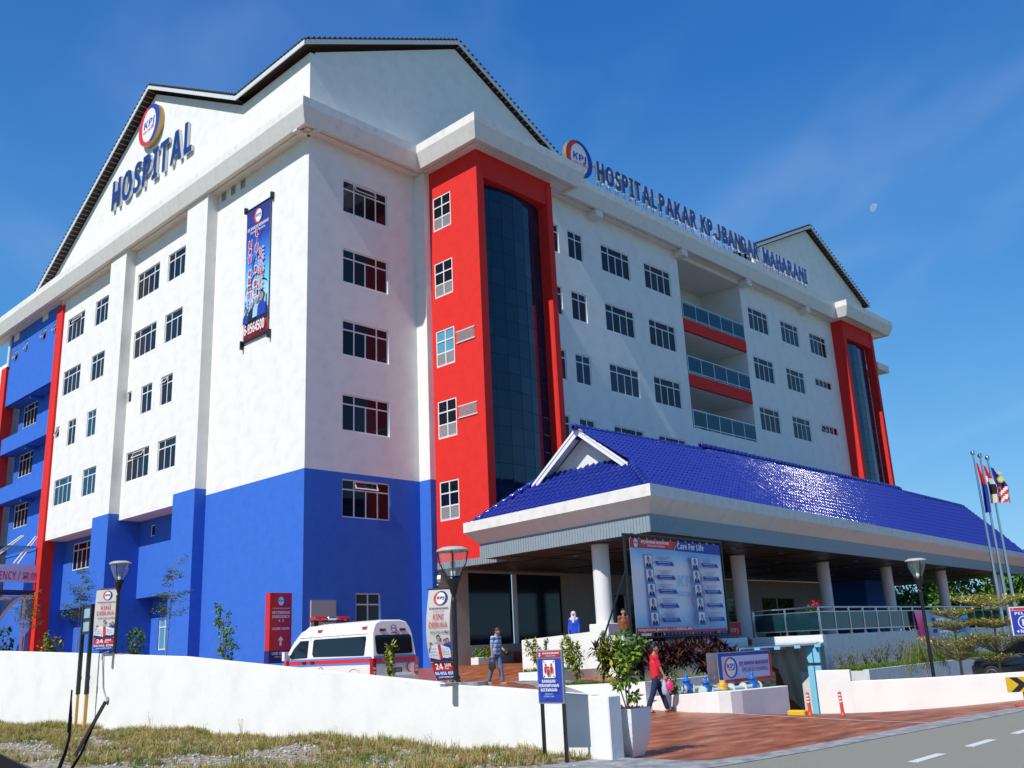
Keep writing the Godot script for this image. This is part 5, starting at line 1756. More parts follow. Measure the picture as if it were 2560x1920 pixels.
func billboard() -> void:
	var o := thing("doctors_billboard", "large light blue billboard of doctors' portraits in a black pipe frame", "billboard", Vector3(16.3, 0, -3.52), PI / 2)
	var m := MB.new()
	# frame: x along the board, left is nearer the camera
	var fr := func(a: Vector3, b: Vector3) -> void:
		var q := MB.new(); q.tube([a, b], 0.05, 0.05, 8)
		put("frame_pipe", q, M.black_metal, o)
	fr.call(Vector3(-2.78, 1.9, -0.06), Vector3(-2.78, 5.0, -0.06)); fr.call(Vector3(2.72, 1.9, -0.06), Vector3(2.72, 5.0, -0.06))
	fr.call(Vector3(-2.83, 5.0, -0.06), Vector3(2.77, 5.0, -0.06)); fr.call(Vector3(-2.83, 1.9, -0.06), Vector3(2.77, 1.9, -0.06))
	for x in [-2.25, 2.1]:
		m = MB.new(); m.bx(x - 0.06, x + 0.06, 0.4, 5.08, -0.22, -0.12)
		put("leg", m, M.black_metal, o)
	m = MB.new(); m.bar(Vector3(-2.75, 4.0, -0.06), Vector3(-4.1, 1.5, -0.3), 0.04, 0.04)
	put("stay", m, M.black_metal, o)
	m = MB.new()
	for i in 26: m.bar(Vector3(-2.5 + i * 0.2, 2.05, 0), Vector3(-2.46 + i * 0.2, 1.9, -0.05), 0.008, 0.008)
	for i in 12: m.bar(Vector3(-2.5 + i * 0.43, 4.9, 0), Vector3(-2.5 + i * 0.43, 5.0, -0.05), 0.008, 0.008)
	put("lacing", m, M.louvre_white, o).set_meta("kind", "stuff")
	m = MB.new()
	var pale := Color(0.62, 0.74, 0.86); var white := Color(0.74, 0.76, 0.80)
	grad_panel(m, -2.58, 2.55, [[2.03, Color(0.14, 0.42, 0.72)], [2.35, Color(0.38, 0.62, 0.84)], [2.7, pale], [3.4, white], [4.0, white], [4.45, Color(0.34, 0.58, 0.82)], [4.9, Color(0.22, 0.48, 0.8)]])
	put("banner_cloth", m, M.painted_by_vertex, o)
	m = MB.new(); m.bx(-2.58, 2.55, 2.03, 4.9, -0.012, -0.003)
	put("banner_back", m, M.print_grey, o)
	var p := Print.new(self)
	poly(p, "print_dark_red", PackedVector2Array([Vector2(-2.58, 4.62), Vector2(-0.25, 4.62), Vector2(0.05, 4.9), Vector2(-2.58, 4.9)]))
	poly(p, "print_red", PackedVector2Array([Vector2(-2.58, 4.66), Vector2(-0.35, 4.66), Vector2(-0.08, 4.88), Vector2(-2.58, 4.88)]))
	poly(p, "print_blue", PackedVector2Array([Vector2(-0.2, 4.6), Vector2(2.55, 4.55), Vector2(2.55, 4.9), Vector2(0.1, 4.9)]))
	logo(p, -2.28, 4.76, 0.17)
	line_of(p, "print_white", "KPJ BANDAR MAHARANI", -1.25, 4.77, 0.09, 1.5)
	line_of(p, "print_white", "SPECIALIST HOSPITAL", -1.2, 4.67, 0.06, 0.95, false)
	line_of(p, "print_white", "Care For Life", 0.75, 4.66, 0.19, 1.55)
	poly(p, "print_red", rect(-2.58, 2.55, 2.03, 2.10))
	poly(p, "print_red", PackedVector2Array([Vector2(-2.58, 2.1), Vector2(0.45, 2.1), Vector2(0.45, 2.19), Vector2(-2.58, 2.19)]))
	line_of(p, "print_white", "For Appointment, please call us at 06-9564500 Ext. 4102", -1.05, 2.085, 0.085, 2.9)
	# faint watermark of the emblem
	poly(p, "print_lavender", arc_band(0.3, 3.4, 1.05, deg_to_rad(-80), deg_to_rad(80), 0.02, 0.12))
	line_of(p, "print_light_blue", "KPJ", 0.3, 3.45, 0.36, 1.0, true, 0.12)
	line_of(p, "print_light_blue", "HEALTHCARE", 0.35, 3.15, 0.14, 1.3)
	for k in 2:
		for i in 5:
			var x: float = [-1.72, 0.75][k]
			var y := 4.02 - i * 0.44
			poly(p, "print_mid_blue", rect(x - 0.23, x + 0.23, y - 0.03, y + 0.40))
			poly(p, "print_white", rect(x - 0.185, x + 0.185, y + 0.01, y + 0.37))
			poly(p, "print_navy" if (i + k) % 3 else "print_black", PackedVector2Array([Vector2(x - 0.16, y + 0.01), Vector2(x + 0.16, y + 0.01), Vector2(x + 0.14, y + 0.10), Vector2(x + 0.05, y + 0.15), Vector2(x - 0.05, y + 0.15), Vector2(x - 0.14, y + 0.10)]))
			poly(p, "print_white", PackedVector2Array([Vector2(x - 0.03, y + 0.15), Vector2(x + 0.03, y + 0.15), Vector2(x, y + 0.06)]))
			if not (k == 1 and i == 4): poly(p, "print_black", oval(x, y + 0.255, 0.075, 0.095, 12))
			poly(p, "print_skin", oval(x, y + 0.23, 0.062, 0.083, 12))
			poly(p, "print_red", rect(x + 0.23, x + 0.38, y + 0.15, y + 0.165))
			poly(p, "print_blue", PackedVector2Array([Vector2(x + 0.43, y + 0.08), Vector2(x + 1.4, y + 0.08), Vector2(x + 1.3, y + 0.21), Vector2(x + 0.35, y + 0.21)]))
			# lines of print too small to read
			poly(p, "print_light_blue", rect(x + 0.5, x + 1.2, y + 0.165, y + 0.185)); poly(p, "print_light_blue", rect(x + 0.55, x + 1.15, y + 0.11, y + 0.12))
			for j in 3: poly(p, "print_grey", rect(x + 0.6 - j * 0.08, x + 1.0 + j * 0.1, y + 0.26 + j * 0.045, y + 0.275 + j * 0.045))
	p.done(o)

func kpj_box() -> void:
	var o := thing("hospital_name_sign", "lavender light box sign reading KPJ BANDAR MAHARANI SPECIALIST HOSPITAL above the valves", "sign", Vector3(19.66, 0, -1.36), PI / 2 - 0.02)
	var m := MB.new()
	m.bev(-1.38, 1.38, 0.58, 1.40, -0.36, 0.0, 0.012)
	put("sign_case", m, M.steel, o)
	m = MB.new()
	for x in [-0.2, 0.85]:
		m = MB.new()
		m.bar(Vector3(x, 0.55, -0.1), Vector3(x, 0.26, -0.1), 0.04, 0.04); m.bar(Vector3(x, 0.5, -0.08), Vector3(x - 0.12, 0.28, -0.2), 0.03, 0.03); m.bar(Vector3(x - 0.25, 0.52, -0.1), Vector3(x + 0.15, 0.52, -0.1), 0.04, 0.04)
		put("leg", m, M.black_metal, o)
	var p := Print.new(self)
	p.z = 0.004
	p.xf = Transform3D(Basis.from_scale(Vector3(1.15, 0.97, 1.0)), Vector3(0, 0.04, 0))
	poly(p, "print_blue", PackedVector2Array([Vector2(-1.17, 0.58), Vector2(-1.0, 0.58), Vector2(-1.0, 1.28), Vector2(1.17, 1.28), Vector2(1.17, 1.38), Vector2(-1.17, 1.38)]))
	poly(p, "print_red", PackedVector2Array([Vector2(-1.0, 0.58), Vector2(1.17, 0.58), Vector2(1.17, 1.28), Vector2(1.06, 1.28), Vector2(1.06, 0.68), Vector2(-1.0, 0.68)]))
	poly(p, "print_lavender", rect(-1.04, 1.07, 0.67, 1.29))
	poly(p, "print_white", oval(-0.67, 0.98, 0.22, 0.24, 24))
	poly(p, "print_red", arc_band(-0.67, 0.98, 0.285, deg_to_rad(88), deg_to_rad(282), 0.02, 0.075))
	poly(p, "print_blue", arc_band(-0.67, 0.98, 0.285, deg_to_rad(-92), deg_to_rad(102), 0.02, 0.075))
	line_of(p, "print_blue", "KPJ", -0.67, 0.97, 0.12, 0.32)
	line_of(p, "print_red", "HEALTHCARE", -0.67, 0.91, 0.035, 0.3)
	line_of(p, "print_blue", "KPJ BANDAR MAHARANI", 0.37, 1.02, 0.105, 1.32)
	poly(p, "print_red", rect(-0.3, 1.02, 0.985, 0.997))
	line_of(p, "print_blue", "SPECIALIST HOSPITAL", 0.38, 0.84, 0.105, 1.2, false)
	p.done(o)

func parking_sign() -> void:
	var o := thing("parking_sign", "blue and white parking sign cut by the right edge of the picture", "sign", Vector3(26.2, 0, -4.9), deg_to_rad(36.0))
	var m := MB.new(); m.bx(-0.55, 0.55, 1.5, 2.22, -0.03, 0.0)
	put("panel", m, M.print_white, o)
	m = MB.new(); m.bx(-0.04, 0.04, 0.0, 1.5, -0.08, -0.03)
	put("post", m, M.steel, o)
	var p := Print.new(self)
	p.z = 0.003
	poly(p, "print_red", rect(-0.53, 0.53, 2.13, 2.20))
	logo(p, -0.46, 2.165, 0.028)
	poly(p, "print_blue", rect(-0.53, 0.53, 1.52, 2.12))
	line_of(p, "print_white", "PELAWAT", -0.12, 2.02, 0.07, 0.62)
	poly(p, "print_white", arc_band(-0.22, 1.82, 0.17, 0, TAU, 0.025, 0.025, 1.0, 24))
	line_of(p, "print_white", "P", -0.22, 1.74, 0.16, 0.13)
	poly(p, "print_white", PackedVector2Array([Vector2(-0.46, 1.6), Vector2(-0.4, 1.56), Vector2(-0.4, 1.64)]))
	line_of(p, "print_white", "MASUK", -0.1, 1.56, 0.085, 0.52)
	p.done(o)
	o = thing("chevron_sign", "orange and black chevron board on a red stand by the right wall", "sign", Vector3(26.95, 0.03, -0.75), deg_to_rad(40.0))
	m = MB.new(); m.bx(-0.37, 0.83, 0.30, 0.62, -0.02, 0.0)
	put("board", m, M.yellow_paint, o)
	m = MB.new(); m.bx(-0.03, 0.03, 0.0, 0.62, -0.07, -0.022); m.bx(-0.2, 0.2, 0.0, 0.03, -0.2, 0.12)
	put("stand", m, M.post_orange, o)
	for x in [-0.3, 0.25]:
		p = Print.new(self); p.z = 0.003
		poly(p, "print_black", PackedVector2Array([Vector2(x, 0.615), Vector2(x + 0.17, 0.615), Vector2(x + 0.36, 0.46), Vector2(x + 0.17, 0.305), Vector2(x, 0.305), Vector2(x + 0.19, 0.46)]))
		p.done(o, "chevron")

func empty_sign_frame() -> void:
	var o := thing("empty_sign_frame", "tall black sign frame with pale blank panels on rusty yellow posts", "sign frame", Vector3(5.35, 0.1, 11.0))
	var m := MB.new()
	for x in [-0.28, 0.3]:
		m = MB.new(); m.bx(x - 0.04, x + 0.04, 0.95, 3.46, -0.05, 0.05)
		put("post", m, M.black_metal, o)
		m = MB.new(); m.bx(x - 0.03, x + 0.03, -0.2, 0.95, -0.035, 0.035)
		put("post_foot", m, M.rust_yellow, o)
		m = MB.new(); m.bx(x + 0.04, x + 0.07, 1.35, 1.45, -0.05, 0.05)
		put("bolt_plate", m, M.black_metal, o)
	for y in [3.38, 3.0, 2.62]:
		m = MB.new(); m.bx(-0.24, 0.26, y, y + 0.08, -0.04, 0.04)
		put("cross_bar", m, M.black_metal, o)
	for y in [2.7, 3.08]:
		m = MB.new(); m.bx(-0.24, 0.26, y, y + 0.3, -0.01, 0.01)
		put("blank_panel", m, M.print_light_blue if false else M.glass_pale, o)

func delineator(label: String, at: Vector3, h: float, lean := Vector2.ZERO) -> void:
	var o := thing("delineator_post", label, "bollard", at, 0.0, "orange delineator posts")
	o.rotation = Vector3(lean.y, 0, lean.x)
	var m := MB.new()
	m.lathe([Vector2(0.065, 0), Vector2(0.065, 0.02), Vector2(0.045, 0.05), Vector2(0.04, 0.08), Vector2(0.04, h - 0.02), Vector2(0.03, h), Vector2(0.0, h)], 12)
	put("post", m, M.post_orange, o)
	for i in 3:
		m = MB.new(); m.lathe([Vector2(0.0415, h * (0.55 + i * 0.14)), Vector2(0.0415, h * (0.62 + i * 0.14))], 12)
		put("reflective_band", m, M.louvre_white, o)

func valves() -> void:
	var o := thing("valve_pipework", "pale water pipes with blue gate valves and orange meters in the curved planter", "pipework", Vector3(0, 0, 0))
	for k in 2:
		var a := Vector3(18.95, 0.50, 0.75) if k == 0 else Vector3(19.7, 0.46, 0.95)
		var b := Vector3(19.35, 0.50, -1.9) if k == 0 else Vector3(19.95, 0.46, -1.4)
		var d := (b - a).normalized()
		var m := MB.new()
		m.tube([a, b], 0.07, 0.07, 10)
		put("pipe", m, M.pipe_pale, o)
		for t in [0.0, 0.12, 0.5, 0.72, 1.0]:
			m = MB.new()
			var p := a.lerp(b, t)
			m.tube([p - d * 0.02, p + d * 0.02], 0.14, 0.14, 14)
			put("flange", m, M.pipe_pale, o)
		for t in [0.06, 0.9]:
			m = MB.new()
			var p := a.lerp(b, t)
			m.ball(p, Vector3(0.13, 0.15, 0.13), 10, 6)
			m.lathe([Vector2(0.1, 0.08), Vector2(0.09, 0.2), Vector2(0.12, 0.21), Vector2(0.12, 0.24), Vector2(0.06, 0.26), Vector2(0.04, 0.32), Vector2(0.05, 0.33), Vector2(0.05, 0.38), Vector2(0.0, 0.38)], 10, p)
			put("gate_valve", m, M.valve_blue, o)
		m = MB.new()
		var q := a.lerp(b, 0.35)
		m.ball(q, Vector3(0.15, 0.12, 0.15), 10, 6)
		m.lathe([Vector2(0.13, 0.06), Vector2(0.13, 0.16), Vector2(0.08, 0.18), Vector2(0.08, 0.24), Vector2(0, 0.24)], 10, q)
		put("water_meter", m, M.valve_orange, o)

func flags() -> void:
	var px := [[21.18, -18.6], [21.36, -18.85], [21.56, -19.1]]
	var tops := [8.72, 8.60, 8.50]
	for i in 3:
		var o := thing("flagpole", ["leftmost tall steel flagpole, flying the red and blue flag", "middle tall steel flagpole, flying the red, white and black flag", "rightmost tall steel flagpole, flying the striped flag"][i], "flagpole", Vector3(px[i][0], -0.05, px[i][1]), 0.0, "flagpoles by the car park")
		var h: float = tops[i]
		var m := MB.new()
		m.lathe([Vector2(0.07, 0), Vector2(0.07, h * 0.45), Vector2(0.055, h * 0.46), Vector2(0.035, h), Vector2(0, h)], 12)
		put("pole", m, M.steel, o)
		m = MB.new(); m.ball(Vector3(0, h + 0.09, 0), Vector3(0.10, 0.10, 0.10), 14, 9)
		put("ball_finial", m, M.chrome, o)
		# a limp flag hanging in folds beside the pole
		var f := thing("flag", ["limp red and blue flag hanging from the leftmost flagpole", "limp red, white and black flag hanging from the middle flagpole", "blue flag with yellow sun over red and white stripes on the rightmost flagpole"][i], "flag", Vector3(px[i][0], h - 0.35, px[i][1]), 0.75, "flags on the flagpoles")
		var wdt: float = [0.30, 0.40, 0.62][i]
		var len: float = [2.1, 1.6, 1.5][i]
		var fold := func(u: float, v: float) -> Vector3:      # u along the cloth width, v downwards
			var taper := smoothstep(0.0, 0.5, v) * 0.75 + 0.25
			return Vector3(0.06 + u * wdt * taper, -v * len - u * 0.3 * (1.0 - v) * taper, 0.14 * sin(u * 9.0 + v * 2.0) * taper)
		var nu := 14; var nv := 20
		var cl := MB.new()
		for a in nu:
			for b in nv:
				var u := (a + 0.5) / nu; var v := (b + 0.5) / nv
				var col := Color(0.7, 0.7, 0.7)
				if i == 0: col = Color(0.62, 0.02, 0.02) if v < 0.42 else Color(0.02, 0.04, 0.3)
				elif i == 1: col = Color(0.62, 0.03, 0.04) if v < 0.3 else (Color(0.7, 0.7, 0.7) if v < 0.45 else (Color(0.015, 0.015, 0.015) if v < 0.75 else Color(0.66, 0.6, 0.5)))
				else:
					col = Color(0.62, 0.03, 0.04) if int((v * 9.0 + u * 5.0)) % 2 else Color(0.72, 0.72, 0.72)
					if v < 0.48 and u < 0.8: col = Color(0.012, 0.025, 0.22)
				cl.col = col
				cl.quad(fold.call(float(a) / nu, float(b + 1) / nv), fold.call(float(a + 1) / nu, float(b + 1) / nv), fold.call(float(a + 1) / nu, float(b) / nv), fold.call(float(a) / nu, float(b) / nv))
		put("flag_cloth", cl, M.painted_by_vertex, f)
		if i == 2:
			var s := MB.new()
			var star := PackedVector2Array()
			for k in 28:
				var r := 0.17 if k % 2 == 0 else 0.09
				star.append(Vector2(0.30 + cos(TAU * k / 28) * r, -0.56 + sin(TAU * k / 28) * r))
			s.patch(star, func(p): return Vector3(p.x, p.y, 0.155))
			s.patch(arc_band(0.28, -0.36, 0.12, 0.3, 2.8, 0.01, 0.06), func(p): return Vector3(p.x, p.y, 0.155))
			put("sun_and_crescent", s, M.print_lime, f)

func emergency_porch() -> void:
	var o := thing("emergency_porch", "emergency entrance porch with curved glass roof and lettered fascia at the left edge", "canopy")
	var m := MB.new()
	m.bx(-29.0, -28.9, 7.06, 8.14, 0.15, 7.0)
	put("sign_fascia", m, M.print_lavender, o)
	var p := Print.new(self)
	p.xf = plane_f(-28.9)
	line_of(p, "print_red", "KECEMASAN / EMERGENCY /", -1.12, 7.22, 0.5, 5.2, true, 0.0, 1.0)
	hanzi(p.mb("print_red"), "紧", -1.05, 7.2, 0.5, p.z, 0.09); hanzi(p.mb("print_red"), "急", -0.6, 7.2, 0.5, p.z, 0.09)
	p.done(o)
	# curved lower roof: glass strips between white ribs
	var n := 8
	var ring := func(t: float) -> Vector2: return Vector2(-29.2 - 5.5 * t, 6.25 - 0.7 * pow(t - 0.0, 2.0) * 2.0 + 0.25 * sin(t * PI))
	for i in n:
		var a: Vector2 = ring.call(float(i) / n); var b: Vector2 = ring.call(float(i + 1) / n)
		m = MB.new()
		m.quad(Vector3(b.x, b.y, 4.5), Vector3(a.x, a.y, 4.5), Vector3(a.x, a.y, 0.2), Vector3(b.x, b.y, 0.2))
		put("roof_glass", m, M.glass_blue_roof, o)
	for z in [0.35, 1.5, 2.7, 3.9]:
		m = MB.new()
		var pts := []
		for i in n + 1:
			var a: Vector2 = ring.call(float(i) / n)
			pts.append(Vector3(a.x, a.y - 0.12, z))
		m.tube(pts, 0.09, 0.09, 6)
		put("roof_rib", m, M.frame_white, o)
	m = MB.new(); m.tube([Vector3(-29.1, 6.45, 0.15), Vector3(-29.1, 6.5, 6.0)], 0.16, 0.16, 8)
	put("edge_tube", m, M.print_navy, o)
	m = MB.new(); m.bx(-34.5, -29.2, 9.28, 9.33, 0.2, 2.6)
	put("glass_awning", m, M.glass_blue_roof, o)
	for z in [0.5, 0.75, 2.2, 2.45]:
		m = MB.new(); m.tube([Vector3(-29.6, 10.0, 0.05 + (z - 0.5) * 0.5), Vector3(-29.0, 8.2, 1.3 + (z - 0.5))], 0.045, 0.045, 6)
		put("tie_rod", m, M.frame_white, o)
	for z in [0.6, 4.4]:
		m = MB.new(); m.tube([Vector3(-29.3, 0.5, z), Vector3(-29.3, 6.3, z)], 0.09, 0.09, 8)
		put("porch_post", m, M.frame_white, o)

func street_things() -> void:
	mat("glass_pale", lin(0.30, 0.45, 0.50), 0.3)
	lamp_post("black street lamp on the boundary wall before the blue base at the left", Vector3(6.32, 2.13, 10.56), 2.62)
	lamp_post("black street lamp on the boundary wall beside the ambulance", Vector3(20.71, 1.21, 10.56), 2.46)
	lamp_post("black street lamp behind the low right wall in front of the canopy", Vector3(22.75, -0.05, -6.6), 3.9)
	pole_banner("grey hospital banner hung from the left street lamp", Vector3(6.05, 2.26, 10.76), 0.7, 0.66, 1.70, 0.1, 0.12)
	pole_banner("grey hospital banner curling at its foot on the lamp beside the ambulance", Vector3(20.52, 1.27, 10.72), 0.7, 0.44, 1.63, 0.5, 0.45)
	assembly_sign(); totem_sign(); billboard(); kpj_box(); parking_sign(); empty_sign_frame()
	delineator("orange delineator post beside the yellow stop block", Vector3(22.95, -0.03, 1.55), 0.50, Vector2(0.04, 0))
	delineator("orange delineator post in front of the low white wall", Vector3(23.54, -0.06, 1.13), 0.52, Vector2(0.05, 0))
	delineator("red banded post just above the boundary wall near the totem sign", Vector3(0.8, 0.75, 3.2), 1.0)
	valves(); flags(); emergency_porch()
	# pink banner on the balustrade
	var o := thing("balustrade_banner", "pink and teal fabric banner tied to the glass balustrade", "banner", Vector3(17.06, 0, -23.5), PI / 2)
	var m := MB.new()
	var f := func(p: Vector3) -> Vector3: return Vector3(p.x + (2.6 - p.y) * 0.35 * (1.0 if p.x < 0 else -0.2) * 0.6, p.y + 0.14 * (p.x / 3.2) * (2.55 - p.y), p.z + 0.05 * sin(p.x * 2.0) + (2.6 - p.y) * 0.05)
	for q in [[-3.2, -2.3, Color(0.62, 0.04, 0.26), Color(0.74, 0.2, 0.45)], [-2.3, 0.9, Color(0.42, 0.46, 0.6), Color(0.16, 0.42, 0.56)], [0.9, 3.2, Color(0.05, 0.35, 0.62), Color(0.04, 0.5, 0.62)]]:
		grad_panel(m, q[0], q[1], [[1.45, q[2]], [1.6, q[2]], [2.0, q[2]], [2.58, q[3]]], f, 0.0, 5)
	put("banner_cloth", m, M.painted_by_vertex, o)
	var p := Print.new(self)
	p.f = f; p.z = 0.01
	logo(p, -2.5, 2.05, 0.26)
	for i in 3: poly(p, "print_navy", rect(-1.7 + i * 0.1, -1.1 + i * 0.05, 1.65 + i * 0.24, 1.8 + i * 0.24))
	for i in 4: poly(p, "print_white", rect(-0.9, 0.5 - i * 0.2, 1.62 + i * 0.18, 1.69 + i * 0.18))
	printed_person(p, 1.6, 1.65, 0.8, "print_blue", "print_cream"); printed_person(p, 2.2, 1.62, 0.9, "print_light_blue", "print_lavender")
	p.done(o)
	# security camera at the porch corner
	o = thing("security_camera", "white security camera under the porch eaves behind the centre lamp", "camera", Vector3(0.95, 4.75, -6.75))
	m = MB.new(); m.bar(Vector3(0, 0.35, 0), Vector3(0.25, 0.15, 0.25), 0.16, 0.16); m.bar(Vector3(0, 0.0, 0), Vector3(0.1, -0.02, 0.2), 0.06, 0.06)
	put("camera_body", m, M.frame_white, o)

# ---------------------------------------------------------------- vehicles
func wheel(parent: Node, at: Vector3, r: float, w: float) -> void:
	var m := MB.new()
	m.xf = Transform3D(Basis(Vector3(1, 0, 0), Vector3(0, 0, 1), Vector3(0, -1, 0)), at - Vector3(0, 0, w / 2))
	m.lathe([Vector2(r * 0.55, 0), Vector2(r * 0.93, 0), Vector2(r, w * 0.15), Vector2(r, w * 0.85), Vector2(r * 0.93, w), Vector2(r * 0.55, w)], 22)
	var o := put("wheel", m, M.rubber, parent)
	m = MB.new()
	m.xf = Transform3D(Basis(Vector3(1, 0, 0), Vector3(0, 0, 1), Vector3(0, -1, 0)), at - Vector3(0, 0, w / 2 + 0.004))
	m.lathe([Vector2(0.0, 0.0), Vector2(r * 0.1, 0.0), Vector2(r * 0.5, 0.012), Vector2(r * 0.62, 0.0), Vector2(r * 0.62, w), Vector2(0, w + 0.006)], 18)
	put("rim", m, M.grey_metal, o)

func van_side(y: float) -> float:
	if y < 1.15: return lerpf(0.915, 0.94, clampf((y - 0.3) / 0.3, 0, 1))
	if y < 1.85: return lerpf(0.94, 0.865, (y - 1.15) / 0.7)
	return lerpf(0.865, 0.74, clampf((y - 1.85) / 0.33, 0, 1))

func van_ring(x: float, top: float, wide: float, lean := 0.0, inset := 0.0) -> Array:
	var half := []
	for y in [0.3, 0.5, 0.8, 1.15, 1.45, 1.7, 1.85, 2.02, 2.15, 2.23]:
		var yy := minf(y, top)
		var z := van_side(yy) * wide - inset
		if y > 2.1: z -= (y - 2.1) * 0.7
		half.append(Vector2(z, yy - (inset if y > 2.2 else 0.0)))
	var cap := minf(2.285, top + 0.02) - inset
	half.append(Vector2(0.42 * wide, cap))
	var ring := []
	for q in half: ring.append(Vector3(x + maxf(0, q.y - 1.1) * lean, q.y, q.x))
	half.reverse()
	for q in half: ring.append(Vector3(x + maxf(0, q.y - 1.1) * lean, q.y, -q.x))
	ring.reverse()
	return ring

func ambulance() -> void:
	var o := thing("ambulance", "white ambulance van with red and blue stripe and red light bar behind the boundary wall", "ambulance", Vector3(9.14, 0.58, 2.56), PI + 0.01)
	var m := MB.new()
	var rings := [van_ring(0.0, 2.3, 0.985, 0.16, 0.05), van_ring(0.05, 2.3, 1.0, 0.15, 0.012), van_ring(0.2, 2.3, 1.0, 0.1), van_ring(0.6, 2.3, 1.0), van_ring(2.5, 2.3, 1.0), van_ring(3.5, 2.3, 1.0), van_ring(3.85, 2.23, 0.995), van_ring(4.15, 2.06, 0.985), van_ring(4.45, 1.75, 0.97), van_ring(4.75, 1.42, 0.95), van_ring(4.97, 1.17, 0.93), van_ring(5.12, 1.02, 0.9), van_ring(5.24, 0.82, 0.86), van_ring(5.3, 0.6, 0.82)]
	m.loft(rings, true, true, true)
	put("body", m, M.van_white, o)
	var side := func(k: float) -> Callable: return func(p: Vector2) -> Vector3: return Vector3(p.x, p.y, -k * (van_side(p.y) + 0.006))
	for s in [1, -1]:
		var f: Callable = side.call(float(s))
		var put_patch := func(called: String, pts: Array, mt: Material) -> void:
			var q := MB.new()
			var pp := PackedVector2Array()
			for v in pts: pp.append(Vector2(v[0], v[1]))
			q.patch(pp, f)
			put(called, q, mt, o)
		put_patch.call("side_window", [[0.42, 1.19], [0.38, 1.72], [0.42, 1.78], [3.2, 1.78], [3.28, 1.74], [3.28, 1.3], [3.2, 1.2], [0.5, 1.17]], M.van_glass)
		put_patch.call("door_window", [[3.55, 1.2], [3.55, 1.76], [4.05, 1.76], [4.42, 1.5], [4.62, 1.24], [4.55, 1.18], [3.6, 1.18]], M.van_glass)
		put_patch.call("blue_stripe", [[0.05, 0.90], [0.05, 1.14], [4.9, 1.14], [5.0, 0.90]], M.print_mid_blue)
		var f2 := func(p: Vector2) -> Vector3: return Vector3(p.x, p.y, -s * (van_side(p.y) + 0.010))
		var q := MB.new()
		q.patch(rect(0.05, 4.95, 0.965, 1.085), f2)
		put("red_stripe", q, M.print_red, o)
		for x in [3.42, 1.9]:
			q = MB.new(); q.patch(rect(x - 0.008, x + 0.008, 0.4, 1.84), func(p: Vector2) -> Vector3: return Vector3(p.x, p.y, -s * (van_side(p.y) + 0.013)))
			put("door_seam", q, M.grey_metal, o)
		q = MB.new(); q.patch(rect(0.3, 4.1, 1.845, 1.86), func(p: Vector2) -> Vector3: return Vector3(p.x, p.y, -s * (van_side(p.y) + 0.008)))
		put("roof_seam", q, M.grey_metal, o)
		for x in [3.7, 3.22]:
			q = MB.new(); q.bx(x - 0.11, x + 0.11, 1.0, 1.06, minf(-s * 0.93, -s * 0.985), maxf(-s * 0.93, -s * 0.985))
			put("door_handle", q, M.black_matt, o)
		for x in [0.55, 3.0]:
			q = MB.new(); q.bx(x - 0.11, x + 0.11, 2.0, 2.09, minf(-s * 0.75, -s * 0.83), maxf(-s * 0.75, -s * 0.83))
			put("side_lamp", q, M.lamp_red, o)
		var p := Print.new(self)
		p.f = func(v: Vector3) -> Vector3: return Vector3(2.75 - v.x * s, v.y, -s * (van_side(v.y) + 0.008 + v.z))
		logo(p, 0, 0.74, 0.13)
		if s == 1: line_of(p, "print_navy", "KPJ BANDAR MAHARANI SPECIALIST HOSPITAL", 0, 0.5, 0.05, 1.3, false)
		poly(p, "print_red", arc_band(-1.95, 0.72, 0.17, 1.0, 5.3, 0.0, 0.06))
		p.done(o, "marking")
		q = MB.new(); q.bx(4.62, 4.78, 1.12, 1.42, minf(-s * 0.98, -s * 1.14), maxf(-s * 0.98, -s * 1.14))
		put("mirror", q, M.van_white, o)
		for x in [0.95, 4.35]:
			wheel(o, Vector3(x, 0.33, s * 0.82), 0.33, 0.2)
			q = MB.new()
			q.patch(arc_band(x, 0.36, 0.42, 0.0, PI, 0.012, 0.016), func(p: Vector2) -> Vector3: return Vector3(p.x, p.y, -s * (van_side(p.y) + 0.006)))
			put("wheel_arch", q, M.grey_metal, o)
	# windscreen
	m = MB.new()
	m.quad(Vector3(4.99, 1.19, 0.72), Vector3(4.99, 1.19, -0.72), Vector3(4.2, 2.06, -0.62), Vector3(4.2, 2.06, 0.62))
	put("windscreen", m, M.van_glass, o)
	# rear: x grows with height, so print on the leaning face
	var back := func(p: Vector3) -> Vector3: return Vector3(-0.006 + maxf(0, p.y - 1.1) * 0.16 - p.z, p.y, p.x)
	m = MB.new()
	flatp(m, rrect(-0.76, 0.76, 1.2, 1.8, 0.09), 0.004, back)
	put("rear_window", m, M.van_glass, o)
	var p := Print.new(self)
	p.f = back
	p.z = 0.006
	poly(p, "print_mid_blue", rect(-0.86, 0.86, 0.90, 1.14))
	poly(p, "print_red", rect(-0.86, 0.86, 0.955, 1.085))
	poly(p, "print_black", rect(-0.27, 0.27, 0.62, 0.76))
	line_of(p, "print_white", "WIF 2962", 0, 0.645, 0.085, 0.44)
	poly(p, "print_red", arc_band(0.62, 0.76, 0.16, 1.0, 5.3, 0.0, 0.06))
	line_of(p, "print_navy", "KPJ BANDAR MAHARANI SPECIALIST HOSPITAL", 0.05, 0.46, 0.055, 1.4, false)
	logo(p, 0.05, 2.0, 0.12)
	poly(p, "print_dark_red", rect(-0.08, 0.18, 1.84, 1.875))
	p.done(o, "marking")
